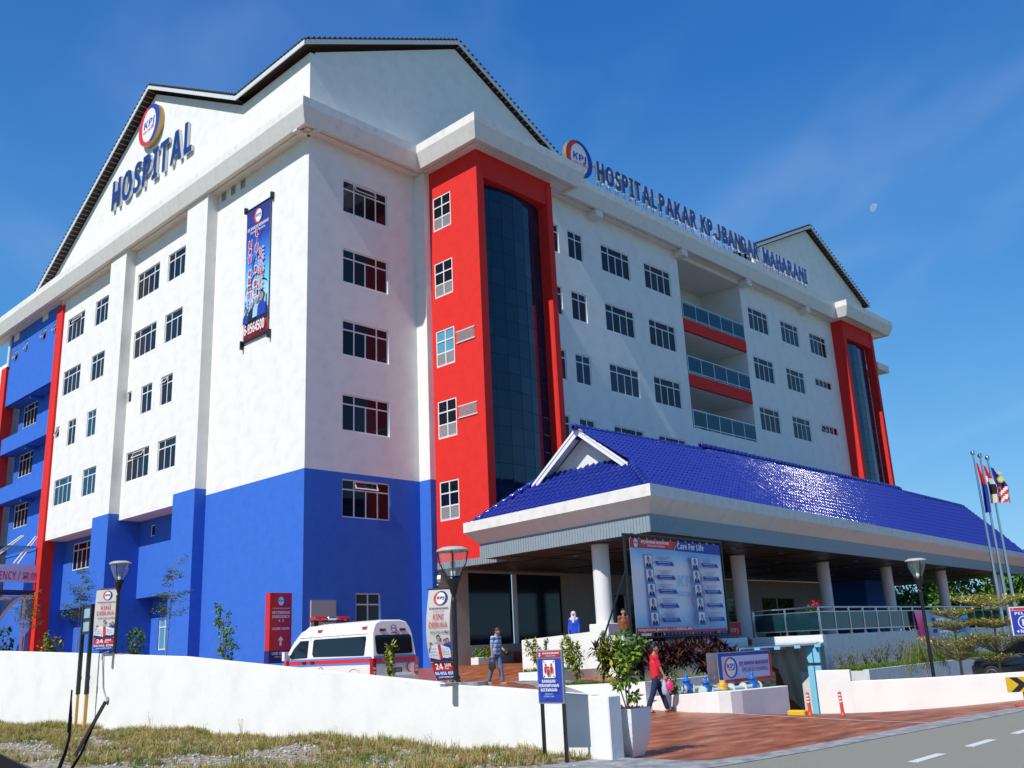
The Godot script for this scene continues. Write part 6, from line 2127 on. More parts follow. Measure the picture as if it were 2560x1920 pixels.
	for s in [-1, 1]:
		m = MB.new(); m.bx(0.1, 0.2, 1.92, 2.0, s * 0.42 - 0.12, s * 0.42 + 0.12)
		put("rear_lamp", m, M.lamp_red, o)
		m = MB.new(); m.bx(-0.04, 0.12, 0.52, 1.08, s * 0.88 - 0.07, s * 0.88 + 0.07)
		var t := put("tail_lamp", m, M.lamp_red, o)
		for y in [0.62, 0.74]:
			m = MB.new(); m.bx(-0.045, -0.035, y, y + 0.07, s * 0.88 - 0.05, s * 0.88 + 0.05)
			put("reverse_light", m, M.louvre_white, t)
	m = MB.new(); m.bx(-0.12, 0.1, 0.3, 0.48, -0.88, 0.88)
	put("rear_bumper", m, M.van_white, o)
	m = MB.new(); m.bx(5.2, 5.4, 0.3, 0.62, -0.8, 0.8)
	put("front_bumper", m, M.van_white, o)
	# roof light bar
	var bar := func(z0: float, z1: float, mt: Material, called: String) -> void:
		var q := MB.new()
		q.xf = Transform3D(Basis(), Vector3(3.55, 2.42, 0))
		var rg := []
		for z in [z0, z0 + 0.02, z1 - 0.02, z1]:
			var k := 0.85 if z in [z0, z1] else 1.0
			var ring := []
			for v in [[-0.15, 0.0], [-0.17, 0.06], [-0.13, 0.12], [0.0, 0.14], [0.13, 0.12], [0.17, 0.06], [0.15, 0.0]]: ring.append(Vector3(v[0] * k, v[1] * k + 0.01, z))
			ring.reverse()
			rg.append(ring)
		q.loft(rg, true, true, false)
		put(called, q, mt, o)
	bar.call(-0.76, -0.19, M.lamp_red, "beacon"); bar.call(-0.185, 0.185, M.steel, "speaker_grille"); bar.call(0.19, 0.76, M.lamp_red, "beacon")
	m = MB.new(); m.bx(3.42, 3.68, 2.38, 2.43, -0.74, 0.74)
	put("bar_base", m, M.black_matt, o)
	for s in [-1, 1]:
		m = MB.new(); m.bx(3.45, 3.6, 2.22, 2.38, s * 0.6 - 0.04, s * 0.6 + 0.04)
		put("bar_foot", m, M.black_matt, o)
		m = MB.new(); m.bx(3.36, 3.42, 2.4, 2.47, s * 0.55 - 0.06, s * 0.55 + 0.06)
		put("small_lamp", m, M.lamp_orange_red, o)

func car(called: String, label: String, at: Vector3, turn: float, paint: Material) -> Node3D:
	var o := thing(called, label, "car", at, turn)
	var low := func(x: float, y1: float, w: float) -> Array:
		var ring := []
		for q in [[w * 0.9, 0.22], [w, 0.36], [w * 1.0, 0.6], [w * 0.97, y1 - 0.08], [w * 0.86, y1]]: ring.append(Vector3(x, q[1], q[0]))
		for q in [[w * 0.86, y1], [w * 0.97, y1 - 0.08], [w, 0.6], [w, 0.36], [w * 0.9, 0.22]]: ring.append(Vector3(x, q[1], -q[0]))
		ring.reverse()
		return ring
	var m := MB.new()
	m.loft([low.call(-2.1, 0.75, 0.66), low.call(-2.04, 0.86, 0.76), low.call(-1.7, 0.94, 0.83), low.call(-0.5, 0.95, 0.85), low.call(0.8, 0.97, 0.85), low.call(1.2, 0.94, 0.84), low.call(1.6, 0.86, 0.82), low.call(1.92, 0.76, 0.74), low.call(2.06, 0.62, 0.62), low.call(2.12, 0.45, 0.55)], true, true, true)
	put("body", m, paint, o)
	var cab := func(x0: float, x1: float, y: float, w: float) -> Array: return [Vector3(x0, y, -w), Vector3(x0, y, w), Vector3(x1, y, w), Vector3(x1, y, -w)]
	m = MB.new()
	m.loft([cab.call(-1.75, 1.16, 0.93, 0.78), cab.call(-1.35, 0.73, 1.21, 0.68), cab.call(-1.1, 0.42, 1.38, 0.60), cab.call(-0.95, 0.28, 1.43, 0.54)], true, true, false)
	put("cabin", m, paint, o)
	var gl := func(called2: String, pts: Array) -> void:
		var q := MB.new()
		q.quad(pts[0], pts[1], pts[2], pts[3])
		put(called2, q, M.car_glass, o)
	for s in [-1, 1]:
		var a := Vector3(0.98, 0.98, s * 0.775); var b := Vector3(-0.25, 0.98, s * 0.775); var c := Vector3(-0.25, 1.34, s * 0.632); var d := Vector3(0.36, 1.34, s * 0.632)
		var e := Vector3(-0.33, 0.98, s * 0.775); var f := Vector3(-1.5, 0.98, s * 0.775); var g := Vector3(-1.12, 1.34, s * 0.632); var h := Vector3(-0.33, 1.34, s * 0.632)
		if s == 1:
			gl.call("side_window", [b, a, d, c]); gl.call("side_window", [f, e, h, g])
		else:
			gl.call("side_window", [a, b, c, d]); gl.call("side_window", [e, f, g, h])
		for x in [-1.3, 1.32]: wheel(o, Vector3(x, 0.3, s * 0.76), 0.3, 0.2)
		var q := MB.new(); q.ball(Vector3(0.85, 1.02, s * 0.93), Vector3(0.08, 0.07, 0.1), 8, 5)
		put("mirror", q, paint, o)
		q = MB.new(); q.ball(Vector3(1.9, 0.66, s * 0.56), Vector3(0.16, 0.08, 0.12), 10, 6)
		put("headlight", q, M.chrome, o)
		q = MB.new(); q.ball(Vector3(-2.03, 0.74, s * 0.6), Vector3(0.07, 0.12, 0.12), 8, 6)
		put("tail_lamp", q, M.lamp_red, o)
		q = MB.new(); q.bx(0.0, 0.15, 0.82, 0.85, s * 0.84 - 0.02, s * 0.84 + 0.025)
		put("door_handle", q, M.chrome, o)
	gl.call("windscreen", [Vector3(1.15, 0.965, 0.7), Vector3(1.15, 0.965, -0.7), Vector3(0.44, 1.385, -0.55), Vector3(0.44, 1.385, 0.55)])
	gl.call("rear_window", [Vector3(-1.72, 0.97, -0.7), Vector3(-1.72, 0.97, 0.7), Vector3(-1.14, 1.37, 0.55), Vector3(-1.14, 1.37, -0.55)])
	return o

func vehicles() -> void:
	ambulance()
	car("parked_car", "black parked hatchback behind the low right wall, cut by the picture's edge", Vector3(24.05, -0.1, -12.6), PI - 0.12, M.car_black)
	var h := Vector3(0.61, 0, -0.79)
	var o := car("near_car", "dark navy car at the lower left corner with both wipers raised", Vector3(28.04, -0.01, 21.6), atan2(-h.z, h.x), M.car_navy)
	var inv := o.transform.affine_inverse()
	# wiper arms lifted off the windscreen
	var w1 := [Vector3(28.40, 0.98, 20.66), Vector3(28.45, 1.23, 20.66), Vector3(28.49, 1.31, 20.65), Vector3(28.53, 1.39, 20.65), Vector3(28.56, 1.50, 20.66)]
	var w2 := [Vector3(28.21, 0.95, 20.51), Vector3(28.28, 1.21, 20.52), Vector3(28.34, 1.285, 20.50), Vector3(28.40, 1.40, 20.48)]
	var tips := [[Vector3(28.59, 1.64, 20.68), Vector3(28.53, 1.42, 20.66)], [Vector3(28.50, 1.564, 20.45), Vector3(28.31, 1.275, 20.52)]]
	for k in 2:
		var w: Array = [w1, w2][k]
		var pts := []
		for v in w: pts.append(inv * v)
		var m := MB.new()
		m.tube(pts, 0.013, 0.006, 6)
		var arm := put("wiper_arm", m, M.black_metal, o)
		var a: Vector3 = inv * tips[k][0]; var b: Vector3 = inv * tips[k][1]
		m = MB.new()
		m.bar(a, b, 0.008, 0.02)
		var mid: Vector3 = a.lerp(b, 0.5)
		var top: Vector3 = pts[-1]
		m.bar(a.lerp(b, 0.2), mid + (top - mid) * 0.9, 0.007, 0.01)
		m.bar(a.lerp(b, 0.8), mid + (top - mid) * 0.9, 0.007, 0.01)
		put("wiper_blade", m, M.rubber, arm)

# ---------------------------------------------------------------- plants
const GREENS := [Color(0.045, 0.12, 0.015), Color(0.07, 0.17, 0.02), Color(0.11, 0.22, 0.03), Color(0.16, 0.27, 0.035)]
const DEEP := [Color(0.02, 0.06, 0.012), Color(0.03, 0.085, 0.014), Color(0.05, 0.12, 0.018), Color(0.09, 0.17, 0.025)]
const GOLD := [Color(0.46, 0.40, 0.09), Color(0.58, 0.50, 0.14), Color(0.64, 0.56, 0.20), Color(0.36, 0.36, 0.08)]
const LIMEY := [Color(0.16, 0.24, 0.03), Color(0.24, 0.30, 0.03), Color(0.10, 0.19, 0.025), Color(0.42, 0.36, 0.03)]

func leaf_at(m: MB, p: Vector3, d: Vector3, nrm: Vector3, l: float, w: float, col: Color) -> void:
	var s := d.cross(nrm)
	if s.length() < 1e-4: s = d.cross(Vector3(0.3, 0.5, 0.8))
	s = s.normalized() * w / 2
	var up := s.cross(d).normalized()
	var a := p; var mid := p + d * l * 0.5 - up * w * 0.12; var tip := p + d * l - up * l * 0.12
	m.col = col
	m.tri(a, mid + s, tip)
	m.tri(a, tip, mid - s)

func rnd_dir() -> Vector3:
	var z := rng.randf_range(-1, 1)
	var a := rng.randf() * TAU
	return Vector3(cos(a) * sqrt(1 - z * z), z, sin(a) * sqrt(1 - z * z))

func cluster(m: MB, o: Vector3, r: Vector3, n: int, l: float, cols: Array, shell := 0.5, wide := 0.5) -> void:
	for i in n:
		var d := rnd_dir()
		var q := o + d * r * lerpf(shell, 1.0, rng.randf())
		var dir := (d * 0.6 + rnd_dir() * 0.8 + Vector3(0, -0.1, 0)).normalized()
		leaf_at(m, q, dir, (d + Vector3.UP + rnd_dir() * 0.6).normalized(), l * rng.randf_range(0.7, 1.25), l * wide, cols[rng.randi() % cols.size()])

func stems(m: MB, base: Vector3, tips: Array, r: float) -> void:
	for t in tips:
		var mid: Vector3 = base.lerp(t, 0.5) + Vector3(rng.randf_range(-0.05, 0.05), 0.02, rng.randf_range(-0.05, 0.05))
		m.tube([base, mid, t], r, r * 0.45, 5)

# upright leafy shrub made of several leafy stems
func shrub(label: String, at: Vector3, h: float, w: float, cols: Array, n := 260, l := 0.11, group := "", stem_low := 0.25, k := 4) -> Node3D:
	var o := thing("shrub", label, "shrub", at, 0.0, group)
	var st := MB.new()
	var lf := MB.new()
	var tips := []
	for i in k: tips.append(Vector3(rng.randf_range(-w, w) * 0.45, h * rng.randf_range(0.7, 1.0), rng.randf_range(-w, w) * 0.45))
	stems(st, Vector3.ZERO, tips, 0.014)
	for i in int(n * 1.7):
		var t: Vector3 = tips[i % k]
		var v := rng.randf_range(stem_low, 1.05)
		var q := t * v + rnd_dir() * w * 0.28 * (0.6 + 0.6 * sin(v * 9.0 + i % k))
		var d := (rnd_dir() + Vector3(0, -0.15, 0)).normalized()
		leaf_at(lf, q, d, Vector3.UP, l * rng.randf_range(0.7, 1.3), l * 0.5, cols[rng.randi() % cols.size()])
	put("stem", st, M.bark_dark, o)
	put("foliage", lf, M.leaf, o)
	return o

func dense_tree(label: String, at: Vector3, h: float, w: float, cols: Array, n: int, l: float) -> void:
	var o := thing("tree", label, "tree", at)
	var tr := MB.new()
	tr.tube([Vector3.ZERO, Vector3(0.1, h * 0.3, 0), Vector3(0, h * 0.6, 0.1)], 0.2, 0.1, 7)
	var lf := MB.new()
	var lumps := 15
	for i in lumps:
		var a := TAU * i / lumps * 2.4
		var y := h * rng.randf_range(0.12, 0.92)
		var k := sin(clampf(y / h, 0.1, 0.95) * PI) * 0.7 + 0.3
		var p := Vector3(cos(a) * w * 0.5 * k, y, sin(a) * w * 0.5 * k)
		tr.tube([Vector3(0, y * 0.6, 0), p], 0.05, 0.02, 5)
		cluster(lf, p, Vector3(w * 0.27, h * 0.16, w * 0.27) * rng.randf_range(0.8, 1.2), n / lumps, l, cols, 0.3)
	put("trunk", tr, M.bark_dark, o)
	put("crown", lf, M.leaf, o)

# tree whose boughs spread in flat layers
func tiered_tree(label: String, at: Vector3, trunk: Array, tiers: Array, cols: Array) -> void:
	var o := thing("layered_tree", label, "tree", at, 0.0, "golden layered trees behind the low right wall")
	var tr := MB.new()
	tr.tube(trunk, 0.05, 0.015, 7)
	put("trunk", tr, M.bark, o)
	for t in tiers:      # [y of fork, centre x, z, radius, rise, leaves]
		var br := MB.new()
		var lf := MB.new()
		var c := Vector3(t[1], t[0], t[2])
		var k := 11
		for i in k:
			var a := TAU * i / k + rng.randf() * 0.4
			var rr: float = t[3] * rng.randf_range(0.7, 1.1)
			var e := c + Vector3(cos(a) * rr, t[4] * rng.randf_range(0.8, 1.15), sin(a) * rr)
			var mid := c.lerp(e, 0.5) + Vector3(0, -t[4] * 0.05, 0)
			br.tube([c, mid, e], 0.014, 0.004, 4)
			for j in int(t[5] * 1.7):
				var v := pow(rng.randf(), 0.7)
				var side: Vector3 = Vector3(-sin(a), 0, cos(a)) * rng.randf_range(-0.26, 0.26) * (0.4 + v) * t[3] * 1.3
				var q: Vector3 = c.lerp(e, 0.15 + 0.9 * v) + side + Vector3(0, rng.randf_range(-0.02, 0.09) * (1.2 - v * 0.5), 0)
				leaf_at(lf, q, Vector3(cos(a) + rng.randf_range(-1, 1), rng.randf_range(-0.1, 0.5), sin(a) + rng.randf_range(-1, 1)).normalized(), Vector3.UP, 0.11, 0.042, cols[rng.randi() % cols.size()])
		var bo := put("bough", br, M.bark, o)
		put("leaf_layer", lf, M.leaf, bo)

# thin young tree with feathery leaves
func sapling(label: String, at: Vector3, h: float, spread: float, n: int, cols: Array, lean := 0.0) -> void:
	var o := thing("sapling", label, "young tree", at, 0.0, "thin young trees along the boundary wall")
	var tr := MB.new()
	var top := Vector3(lean, h, 0)
	tr.tube([Vector3.ZERO, Vector3(lean * 0.25, h * 0.35, 0.02), Vector3(lean * 0.55, h * 0.65, 0), top], 0.028, 0.006, 6)
	var lf := MB.new()
	for i in n:
		var v := rng.randf_range(0.55, 1.0)
		var b := Vector3(lean * v, h * v, 0)
		var a := rng.randf() * TAU
		var l := spread * rng.randf_range(0.45, 1.0) * (1.25 - v * 0.75)
		var e := b + Vector3(cos(a) * l, l * rng.randf_range(0.15, 0.6), sin(a) * l)
		tr.tube([b, b.lerp(e, 0.6) + Vector3(0, 0.02, 0), e], 0.006, 0.002, 4)
		for j in 22:
			var q := b.lerp(e, 0.3 + 0.75 * j / 22.0) + rnd_dir() * 0.06
			var side := Vector3(-sin(a), 0, cos(a)) * (1 if j % 2 else -1)
			leaf_at(lf, q, (side + Vector3(cos(a) * 0.6, -0.25, sin(a) * 0.6)).normalized(), Vector3.UP, 0.13, 0.036, cols[rng.randi() % cols.size()])
	put("trunk", tr, M.bark, o)
	put("crown", lf, M.leaf, o)

func blade_tuft(n: int, h: float, spread: float, w := 0.008) -> ArrayMesh:
	var m := MB.new()
	for i in n:
		var a := rng.randf() * TAU
		var b := Vector3(cos(a), 0, sin(a)) * rng.randf() * spread * 0.4
		var d := Vector3(cos(a + rng.randf_range(-1, 1)), 0, sin(a + rng.randf_range(-1, 1)))
		var hh := h * rng.randf_range(0.5, 1.0)
		var s := Vector3(-d.z, 0, d.x) * w / 2
		var mid := b + d * spread * 0.25 + Vector3(0, hh * 0.65, 0)
		var tip := b + d * spread * rng.randf_range(0.5, 1.0) + Vector3(0, hh * rng.randf_range(0.75, 1.0), 0)
		m.quad(b - s, b + s, mid + s * 0.8, mid - s * 0.8)
		m.tri(mid - s * 0.8, mid + s * 0.8, tip)
	return m.mesh()

func turf(called: String, label: String, area: Callable, n: int, x0: float, x1: float, z0: float, z1: float, hs: Vector2, cols: Array, tufts: Array) -> void:
	var o := thing(called, label, "grass")
	var lists := []
	var colors := []
	for t in tufts:
		lists.append([]); colors.append([])
	for i in n:
		var x := rng.randf_range(x0, x1); var z := rng.randf_range(z0, z1)
		var y = area.call(x, z)
		if y == null: continue
		var s := rng.randf_range(hs.x, hs.y)
		var k := rng.randi() % tufts.size()
		lists[k].append(Transform3D(Basis(Vector3.UP, rng.randf() * TAU).scaled(Vector3(1, s, 1)), Vector3(x, y, z)))
		var c: Color = cols[rng.randi() % cols.size()]
		colors[k].append(c * rng.randf_range(0.8, 1.15))
	for k in tufts.size():
		scatter("blades", tufts[k], lists[k], M.straw if called == "dry_grass" else M.leaf, o, colors[k])
	o.set_meta("kind", "stuff")

func plants() -> void:
	rng.seed = 99
	# dry field in front of the boundary wall
	var pn := FastNoiseLite.new()
	pn.seed = 3; pn.frequency = 0.35; pn.fractal_octaves = 3
	var tufts := [blade_tuft(10, 0.17, 0.12), blade_tuft(12, 0.12, 0.16), blade_tuft(8, 0.22, 0.1)]
	var in_field := func(x: float, z: float):
		var edge := 24.0 if z < 11.3 else lerpf(23.9, 23.2, clampf((z - 11.3) / 2.0, 0, 1))
		if x > edge: return null
		var d := pn.get_noise_2d(x, z * 1.6)
		var near := 1.0 - smoothstep(11.2, 13.2, z + 0.05 * (x - 10.0))
		if d + near * 0.5 + rng.randf_range(-0.12, 0.12) < 0.05: return null
		return field_y(x, z) - 0.01
	var straw := [Color(0.44, 0.33, 0.13), Color(0.52, 0.41, 0.19), Color(0.36, 0.31, 0.09), Color(0.26, 0.27, 0.06), Color(0.44, 0.28, 0.13), Color(0.18, 0.23, 0.045)]
	turf("dry_grass", "patchy dry yellow grass on the empty lot before the white boundary wall", in_field, 26000, -14.0, 24.2, 10.74, 15.4, Vector2(0.45, 1.25), straw, tufts)
	var green := [Color(0.08, 0.16, 0.02), Color(0.12, 0.20, 0.03), Color(0.16, 0.2, 0.04)]
	var in_patch := func(x: float, z: float):
		if x > 23.6: return null
		if pn.get_noise_2d(x + 40.0, z * 1.5 + 9.0) < 0.22: return null
		return field_y(x, z) - 0.01
	turf("green_grass", "scattered green tufts among the dry grass", in_patch, 5000, -10.0, 23.8, 10.8, 15.2, Vector2(0.5, 1.3), green, tufts)
	# pebbles
	var pb := MB.new(); pb.ball(Vector3.ZERO, Vector3(0.03, 0.018, 0.024), 6, 4)
	var list := []; var cols := []
	for i in 2600:
		var x := rng.randf_range(8.0, 24.4); var z := rng.randf_range(11.3, 15.4)
		if pn.get_noise_2d(x, z * 1.6) > 0.12: continue
		var s := rng.randf_range(0.4, 1.5)
		list.append(Transform3D(Basis(rnd_dir(), rng.randf() * TAU).scaled(Vector3(s, s, s)), Vector3(x, field_y(x, z) + 0.004, z)))
		var g := rng.randf_range(0.22, 0.55)
		cols.append(Color(g, g * 0.96, g * 0.9))
	tag(scatter("pebbles", pb.mesh(), list, M.painted_by_vertex, null, cols), "loose grey pebbles on bare soil in the empty lot", "gravel")
	# ragged weeds against the wall
	for q in [[9.6, 0.55], [14.0, 0.5], [12.4, 0.3], [17.6, 0.35], [20.4, 0.32]]:
		var o := thing("weed", "thin dry weed stalk standing against the white boundary wall", "weed", Vector3(q[0], 0.1, 10.95), 0.0, "weeds along the boundary wall")
		var m := MB.new()
		for i in 5:
			var e := Vector3(rng.randf_range(-0.15, 0.15), q[1] * rng.randf_range(0.6, 1.0), rng.randf_range(0.0, 0.1))
			m.tube([Vector3.ZERO, e * 0.5 + Vector3(0.01, 0, 0), e], 0.004, 0.002, 4)
		put("stalk", m, M.bark, o)
		m = MB.new()
		for i in 26: leaf_at(m, Vector3(rng.randf_range(-0.08, 0.08), rng.randf_range(0.05, q[1] * 0.9), rng.randf_range(0, 0.08)), rnd_dir(), Vector3.UP, 0.06, 0.012, straw[rng.randi() % 6])
		put("foliage", m, M.leaf, o)
	# broken edge of soil and stones at the wall foot
	for q in [[17.2, 0.22], [17.9, 0.3], [18.5, 0.2], [19.1, 0.26], [22.6, 0.2]]:
		var m := MB.new()
		m.ball(Vector3.ZERO, Vector3(q[1], 0.07, 0.12), 9, 5)
		var o := put("stone", m, M.bare_soil)
		o.position = Vector3(q[0], 0.12, 10.9)
		tag(o, "low lump of broken soil at the foot of the boundary wall", "stone", "soil lumps at the wall foot")
	# hedge of dark red ti plants
	var protos := []
	for k in 4:
		var m := MB.new()
		for s in 3:
			var b := Vector3(rng.randf_range(-0.16, 0.16), rng.randf_range(0.25, 0.75), rng.randf_range(-0.16, 0.16))
			for i in 20:
				var a := rng.randf() * TAU
				var el := rng.randf_range(-0.5, 1.3)
				var d := Vector3(cos(a) * cos(el), sin(el), sin(a) * cos(el))
				var l := rng.randf_range(0.26, 0.44)
				var c := Color(0.045, 0.013, 0.012) if rng.randf() < 0.6 else (Color(0.10, 0.02, 0.022) if rng.randf() < 0.7 else Color(0.15, 0.06, 0.035))
				var p0 := b
				var d2 := (d + Vector3(0, -0.55, 0)).normalized()
				var side := d.cross(Vector3.UP).normalized() * 0.028
				var p1 := p0 + d * l * 0.55; var p2 := p1 + d2 * l * 0.5
				m.col = c
				m.quad(p0 - side * 0.4, p0 + side * 0.4, p1 + side, p1 - side)
				m.tri(p1 - side, p1 + side, p2)
		protos.append(m.mesh())
	var hn := 0
	for row in 3:
		for i in 13:
			var o := thing("ti_plant", "dark red strap leaved plant in the dense hedge below the billboard", "plant", Vector3(15.75 + row * 0.45 + rng.randf_range(-0.1, 0.1), 0.58 + row * -0.0, 0.3 - i * 0.52 + rng.randf_range(-0.1, 0.1)), rng.randf() * TAU, "hedge of dark red plants")
			var s: float = rng.randf_range(0.95, 1.25) * [1.35, 1.2, 1.0][row]
			o.scale = Vector3(1.3, s, 1.3)
			put("foliage", protos[hn % 4], M.leaf, o)
			hn += 1
	# green turf edging on the planters
	var short := [blade_tuft(14, 0.16, 0.18, 0.012), blade_tuft(12, 0.13, 0.2, 0.012)]
	var lawn := [Color(0.07, 0.16, 0.015), Color(0.11, 0.22, 0.02), Color(0.16, 0.27, 0.03), Color(0.05, 0.11, 0.012)]
	turf("planter_grass", "bright green grass edging the white stepped planters", func(x: float, z: float):
		if x < 13.9: return 0.98 if x > 12.2 and z < -0.2 and z > -1.0 else null
		if z < 1.0 and (z > 0.3 or x > 17.2) and x > 14.3 and x < 17.85: return 0.6
		return null, 5200, 12.2, 17.9, -6.0, 1.0, Vector2(0.8, 1.6), lawn, short)
	turf("strip_grass", "green ground cover on the strip above the low retaining wall", func(x: float, z: float): return 0.46, 6500, 18.1, 19.3, -36.0, -9.7, Vector2(0.8, 1.8), lawn, short)
	# leafy shrubs by the porch parapet
	shrub("first leafy shrub with yellow young leaves against the left of the white parapet", Vector3(12.45, 0.98, -0.7), 1.15, 0.62, LIMEY, 300, 0.12, "", 0.35, 4)
	shrub("second leafy shrub with yellow young leaves along the white parapet", Vector3(13.55, 0.98, -0.9), 1.05, 0.6, LIMEY, 300, 0.12, "", 0.35, 4)
	shrub("third leafy shrub, tall in the grass left of the dark red hedge", Vector3(14.85, 0.6, 0.2), 1.45, 0.6, LIMEY, 300, 0.13, "", 0.25, 4)
	shrub("fourth leafy shrub nearest to the dark red hedge", Vector3(16.0, 0.6, 0.45), 1.5, 0.62, LIMEY, 300, 0.13, "", 0.25, 4)
	shrub("small dark leaved shrub beside the blue valves in the curved planter", Vector3(18.95, 0.26, 1.1), 0.72, 0.5, GREENS, 180, 0.10, "", 0.2, 3)
	shrub("slender leafy plant in front of the ambulance's rear window", Vector3(17.62, 1.05, 9.6), 1.2, 0.34, LIMEY, 150, 0.12, "", 0.05, 2)
	# shrubs along the left part of the boundary wall
	shrub("round leaved shrub beside the foot of the red pier", Vector3(-0.95, 1.7, 9.6), 1.35, 0.8, LIMEY, 260, 0.16)
	shrub("dark shrub behind the wall right of the left street lamp", Vector3(5.35, 1.4, 9.6), 1.4, 0.7, GREENS, 260, 0.13)
	shrub("leafy shrub at the far left edge behind the wall", Vector3(-5.4, 1.7, 9.6), 1.7, 0.7, DEEP, 220, 0.16)
	var o := shrub("tall twisted shrub in a dark tray against the blue base wall", Vector3(10.75, 1.62, 9.6), 1.5, 0.5, GREENS, 40, 0.10, "", 0.75, 3)
	var m := MB.new()
	for q in [[-0.40, 1.52, 0.0, 0.17], [-0.36, 1.2, 0.0, 0.11], [0.14, 0.95, 0.0, 0.2], [0.12, 0.72, 0.05, 0.22], [0.34, 0.55, 0.0, 0.2], [-0.14, 0.45, 0.0, 0.15], [0.22, 0.22, 0.0, 0.15]]: cluster(m, Vector3(q[0], q[1], q[2]), Vector3.ONE * q[3], 90, 0.09, GREENS, 0.2)
	put("leaf_pad", m, M.leaf, o)
	m = MB.new(); m.bx(-0.42, 0.42, -0.2, 0.64, -0.2, 0.2)
	var tray := put("plant_tray", m, M.terracotta_dark)
	tray.position = Vector3(10.8, 1.02, 9.6)
	tag(tray, "dark rectangular plant tray standing behind the boundary wall below the twisted shrub", "tray")
	sapling("thin young tree in front of the empty sign frame", Vector3(1.35, 1.2, 9.6), 3.7, 0.75, 52, GREENS, -0.1)
	sapling("bare topped young tree in front of the blue recess", Vector3(7.5, 0.9, 9.6), 3.8, 0.8, 34, GREENS, 0.3)
	sapling("pale trunked young tree before the emergency porch", Vector3(-3.4, 1.3, 9.6), 3.2, 0.8, 34, LIMEY, 0.1)
	# white planter with a young tree, on the paving
	var pl := thing("white_planter", "tapered white square planter filled with red ground cover by the wall end", "planter", Vector3(24.16, 0.02, 10.0), deg_to_rad(2.0))
	var rg := []
	for q in [[0.165, 0.0], [0.205, 0.12], [0.245, 0.3], [0.268, 0.5], [0.275, 0.73]]: rg.append([Vector3(q[0], q[1], -q[0]), Vector3(-q[0], q[1], -q[0]), Vector3(-q[0], q[1], q[0]), Vector3(q[0], q[1], q[0])])
	for q in [[0.235, 0.71], [0.225, 0.64]]: rg.append([Vector3(q[0], q[1], -q[0]), Vector3(-q[0], q[1], -q[0]), Vector3(-q[0], q[1], q[0]), Vector3(q[0], q[1], q[0])])
	m = MB.new(); m.loft(rg, true, true, false)
	put("pot", m, M.planter_white, pl)
	m = MB.new()
	for i in 420: leaf_at(m, Vector3(rng.randf_range(-0.26, 0.26), 0.70 + rng.randf() * 0.05, rng.randf_range(-0.26, 0.26)), rnd_dir(), Vector3.UP, 0.05, 0.02, [Color(0.16, 0.012, 0.02), Color(0.10, 0.01, 0.014), Color(0.26, 0.03, 0.03)][i % 3])
	put("red_ground_cover", m, M.leaf, pl)
	o = shrub("leafy young tree growing in the tapered white planter", Vector3(24.18, 0.66, 10.0), 1.22, 0.34, GREENS + LIMEY, 40, 0.12, "", 0.5, 3)
	m = MB.new()
	for q in [[-0.1, 0.52, 0.08, 0.14], [0.08, 0.6, -0.05, 0.14], [0.0, 0.8, 0.03, 0.15], [-0.06, 1.0, 0.0, 0.12], [0.14, 0.92, -0.12, 0.12], [0.2, 1.08, -0.2, 0.11], [0.0, 1.16, 0.0, 0.11], [0.1, 0.26, -0.05, 0.07]]: cluster(m, Vector3(q[0], q[1], q[2]), Vector3.ONE * q[3], 38, 0.13, GREENS + [LIMEY[1]], 0.3)
	put("leaf_clump", m, M.leaf, o)
	# small planters by the lobby glass
	var bxp := thing("box_planter", "small white box planter with a clipped green shrub by the lobby glass", "planter", Vector3(1.55, 1.13, -9.0))
	m = MB.new(); m.bev(-0.25, 0.25, 0, 0.32, -0.75, 0.75, 0.02)
	put("box", m, M.planter_white, bxp)
	m = MB.new(); cluster(m, Vector3(0, 0.5, 0), Vector3(0.32, 0.28, 0.85), 420, 0.12, GREENS, 0.3)
	put("foliage", m, M.leaf, bxp)
	var dp := thing("dark_pot", "dark planter with a low black green shrub in front of the lobby glass", "planter", Vector3(2.6, 1.2, -11.6))
	m = MB.new(); m.bev(-0.3, 0.3, 0, 0.6, -0.4, 0.4, 0.02)
	put("box", m, M.black_matt, dp)
	m = MB.new(); cluster(m, Vector3(0, 0.7, 0), Vector3(0.4, 0.25, 0.5), 260, 0.12, DEEP, 0.3)
	put("foliage", m, M.leaf, dp)
	# red flowers on the platform corner
	var fl := thing("flower_pot", "potted plant with bright red flowers behind the balustrade corner", "plant", Vector3(16.3, 1.62, -12.3))
	m = MB.new(); m.lathe([Vector2(0.14, 0), Vector2(0.19, 0.4), Vector2(0, 0.38)], 12)
	put("pot", m, M.terracotta_dark, fl)
	m = MB.new(); cluster(m, Vector3(0, 0.95, 0), Vector3(0.28, 0.4, 0.28), 150, 0.12, GREENS, 0.2)
	put("foliage", m, M.leaf, fl)
	m = MB.new(); cluster(m, Vector3(0.12, 1.3, -0.05), Vector3(0.2, 0.14, 0.2), 70, 0.08, [Color(0.7, 0.01, 0.03), Color(0.6, 0.01, 0.06)], 0.2)
	put("red_flower", m, M.leaf, fl)
	# golden layered trees behind the right wall
	tiered_tree("left golden tree with three flat layers of leaves", Vector3(23.2, -0.05, -7.6), [Vector3.ZERO, Vector3(0.02, 0.8, 0), Vector3(0.0, 1.5, 0), Vector3(0.03, 2.45, 0.02)], [[0.85, 0.0, 0.0, 0.55, 0.22, 50], [1.05, 0.02, 0.0, 1.02, 0.42, 120], [1.72, 0.0, 0.0, 0.72, 0.24, 110], [2.08, 0.03, 0.02, 0.55, 0.22, 90]], GOLD)
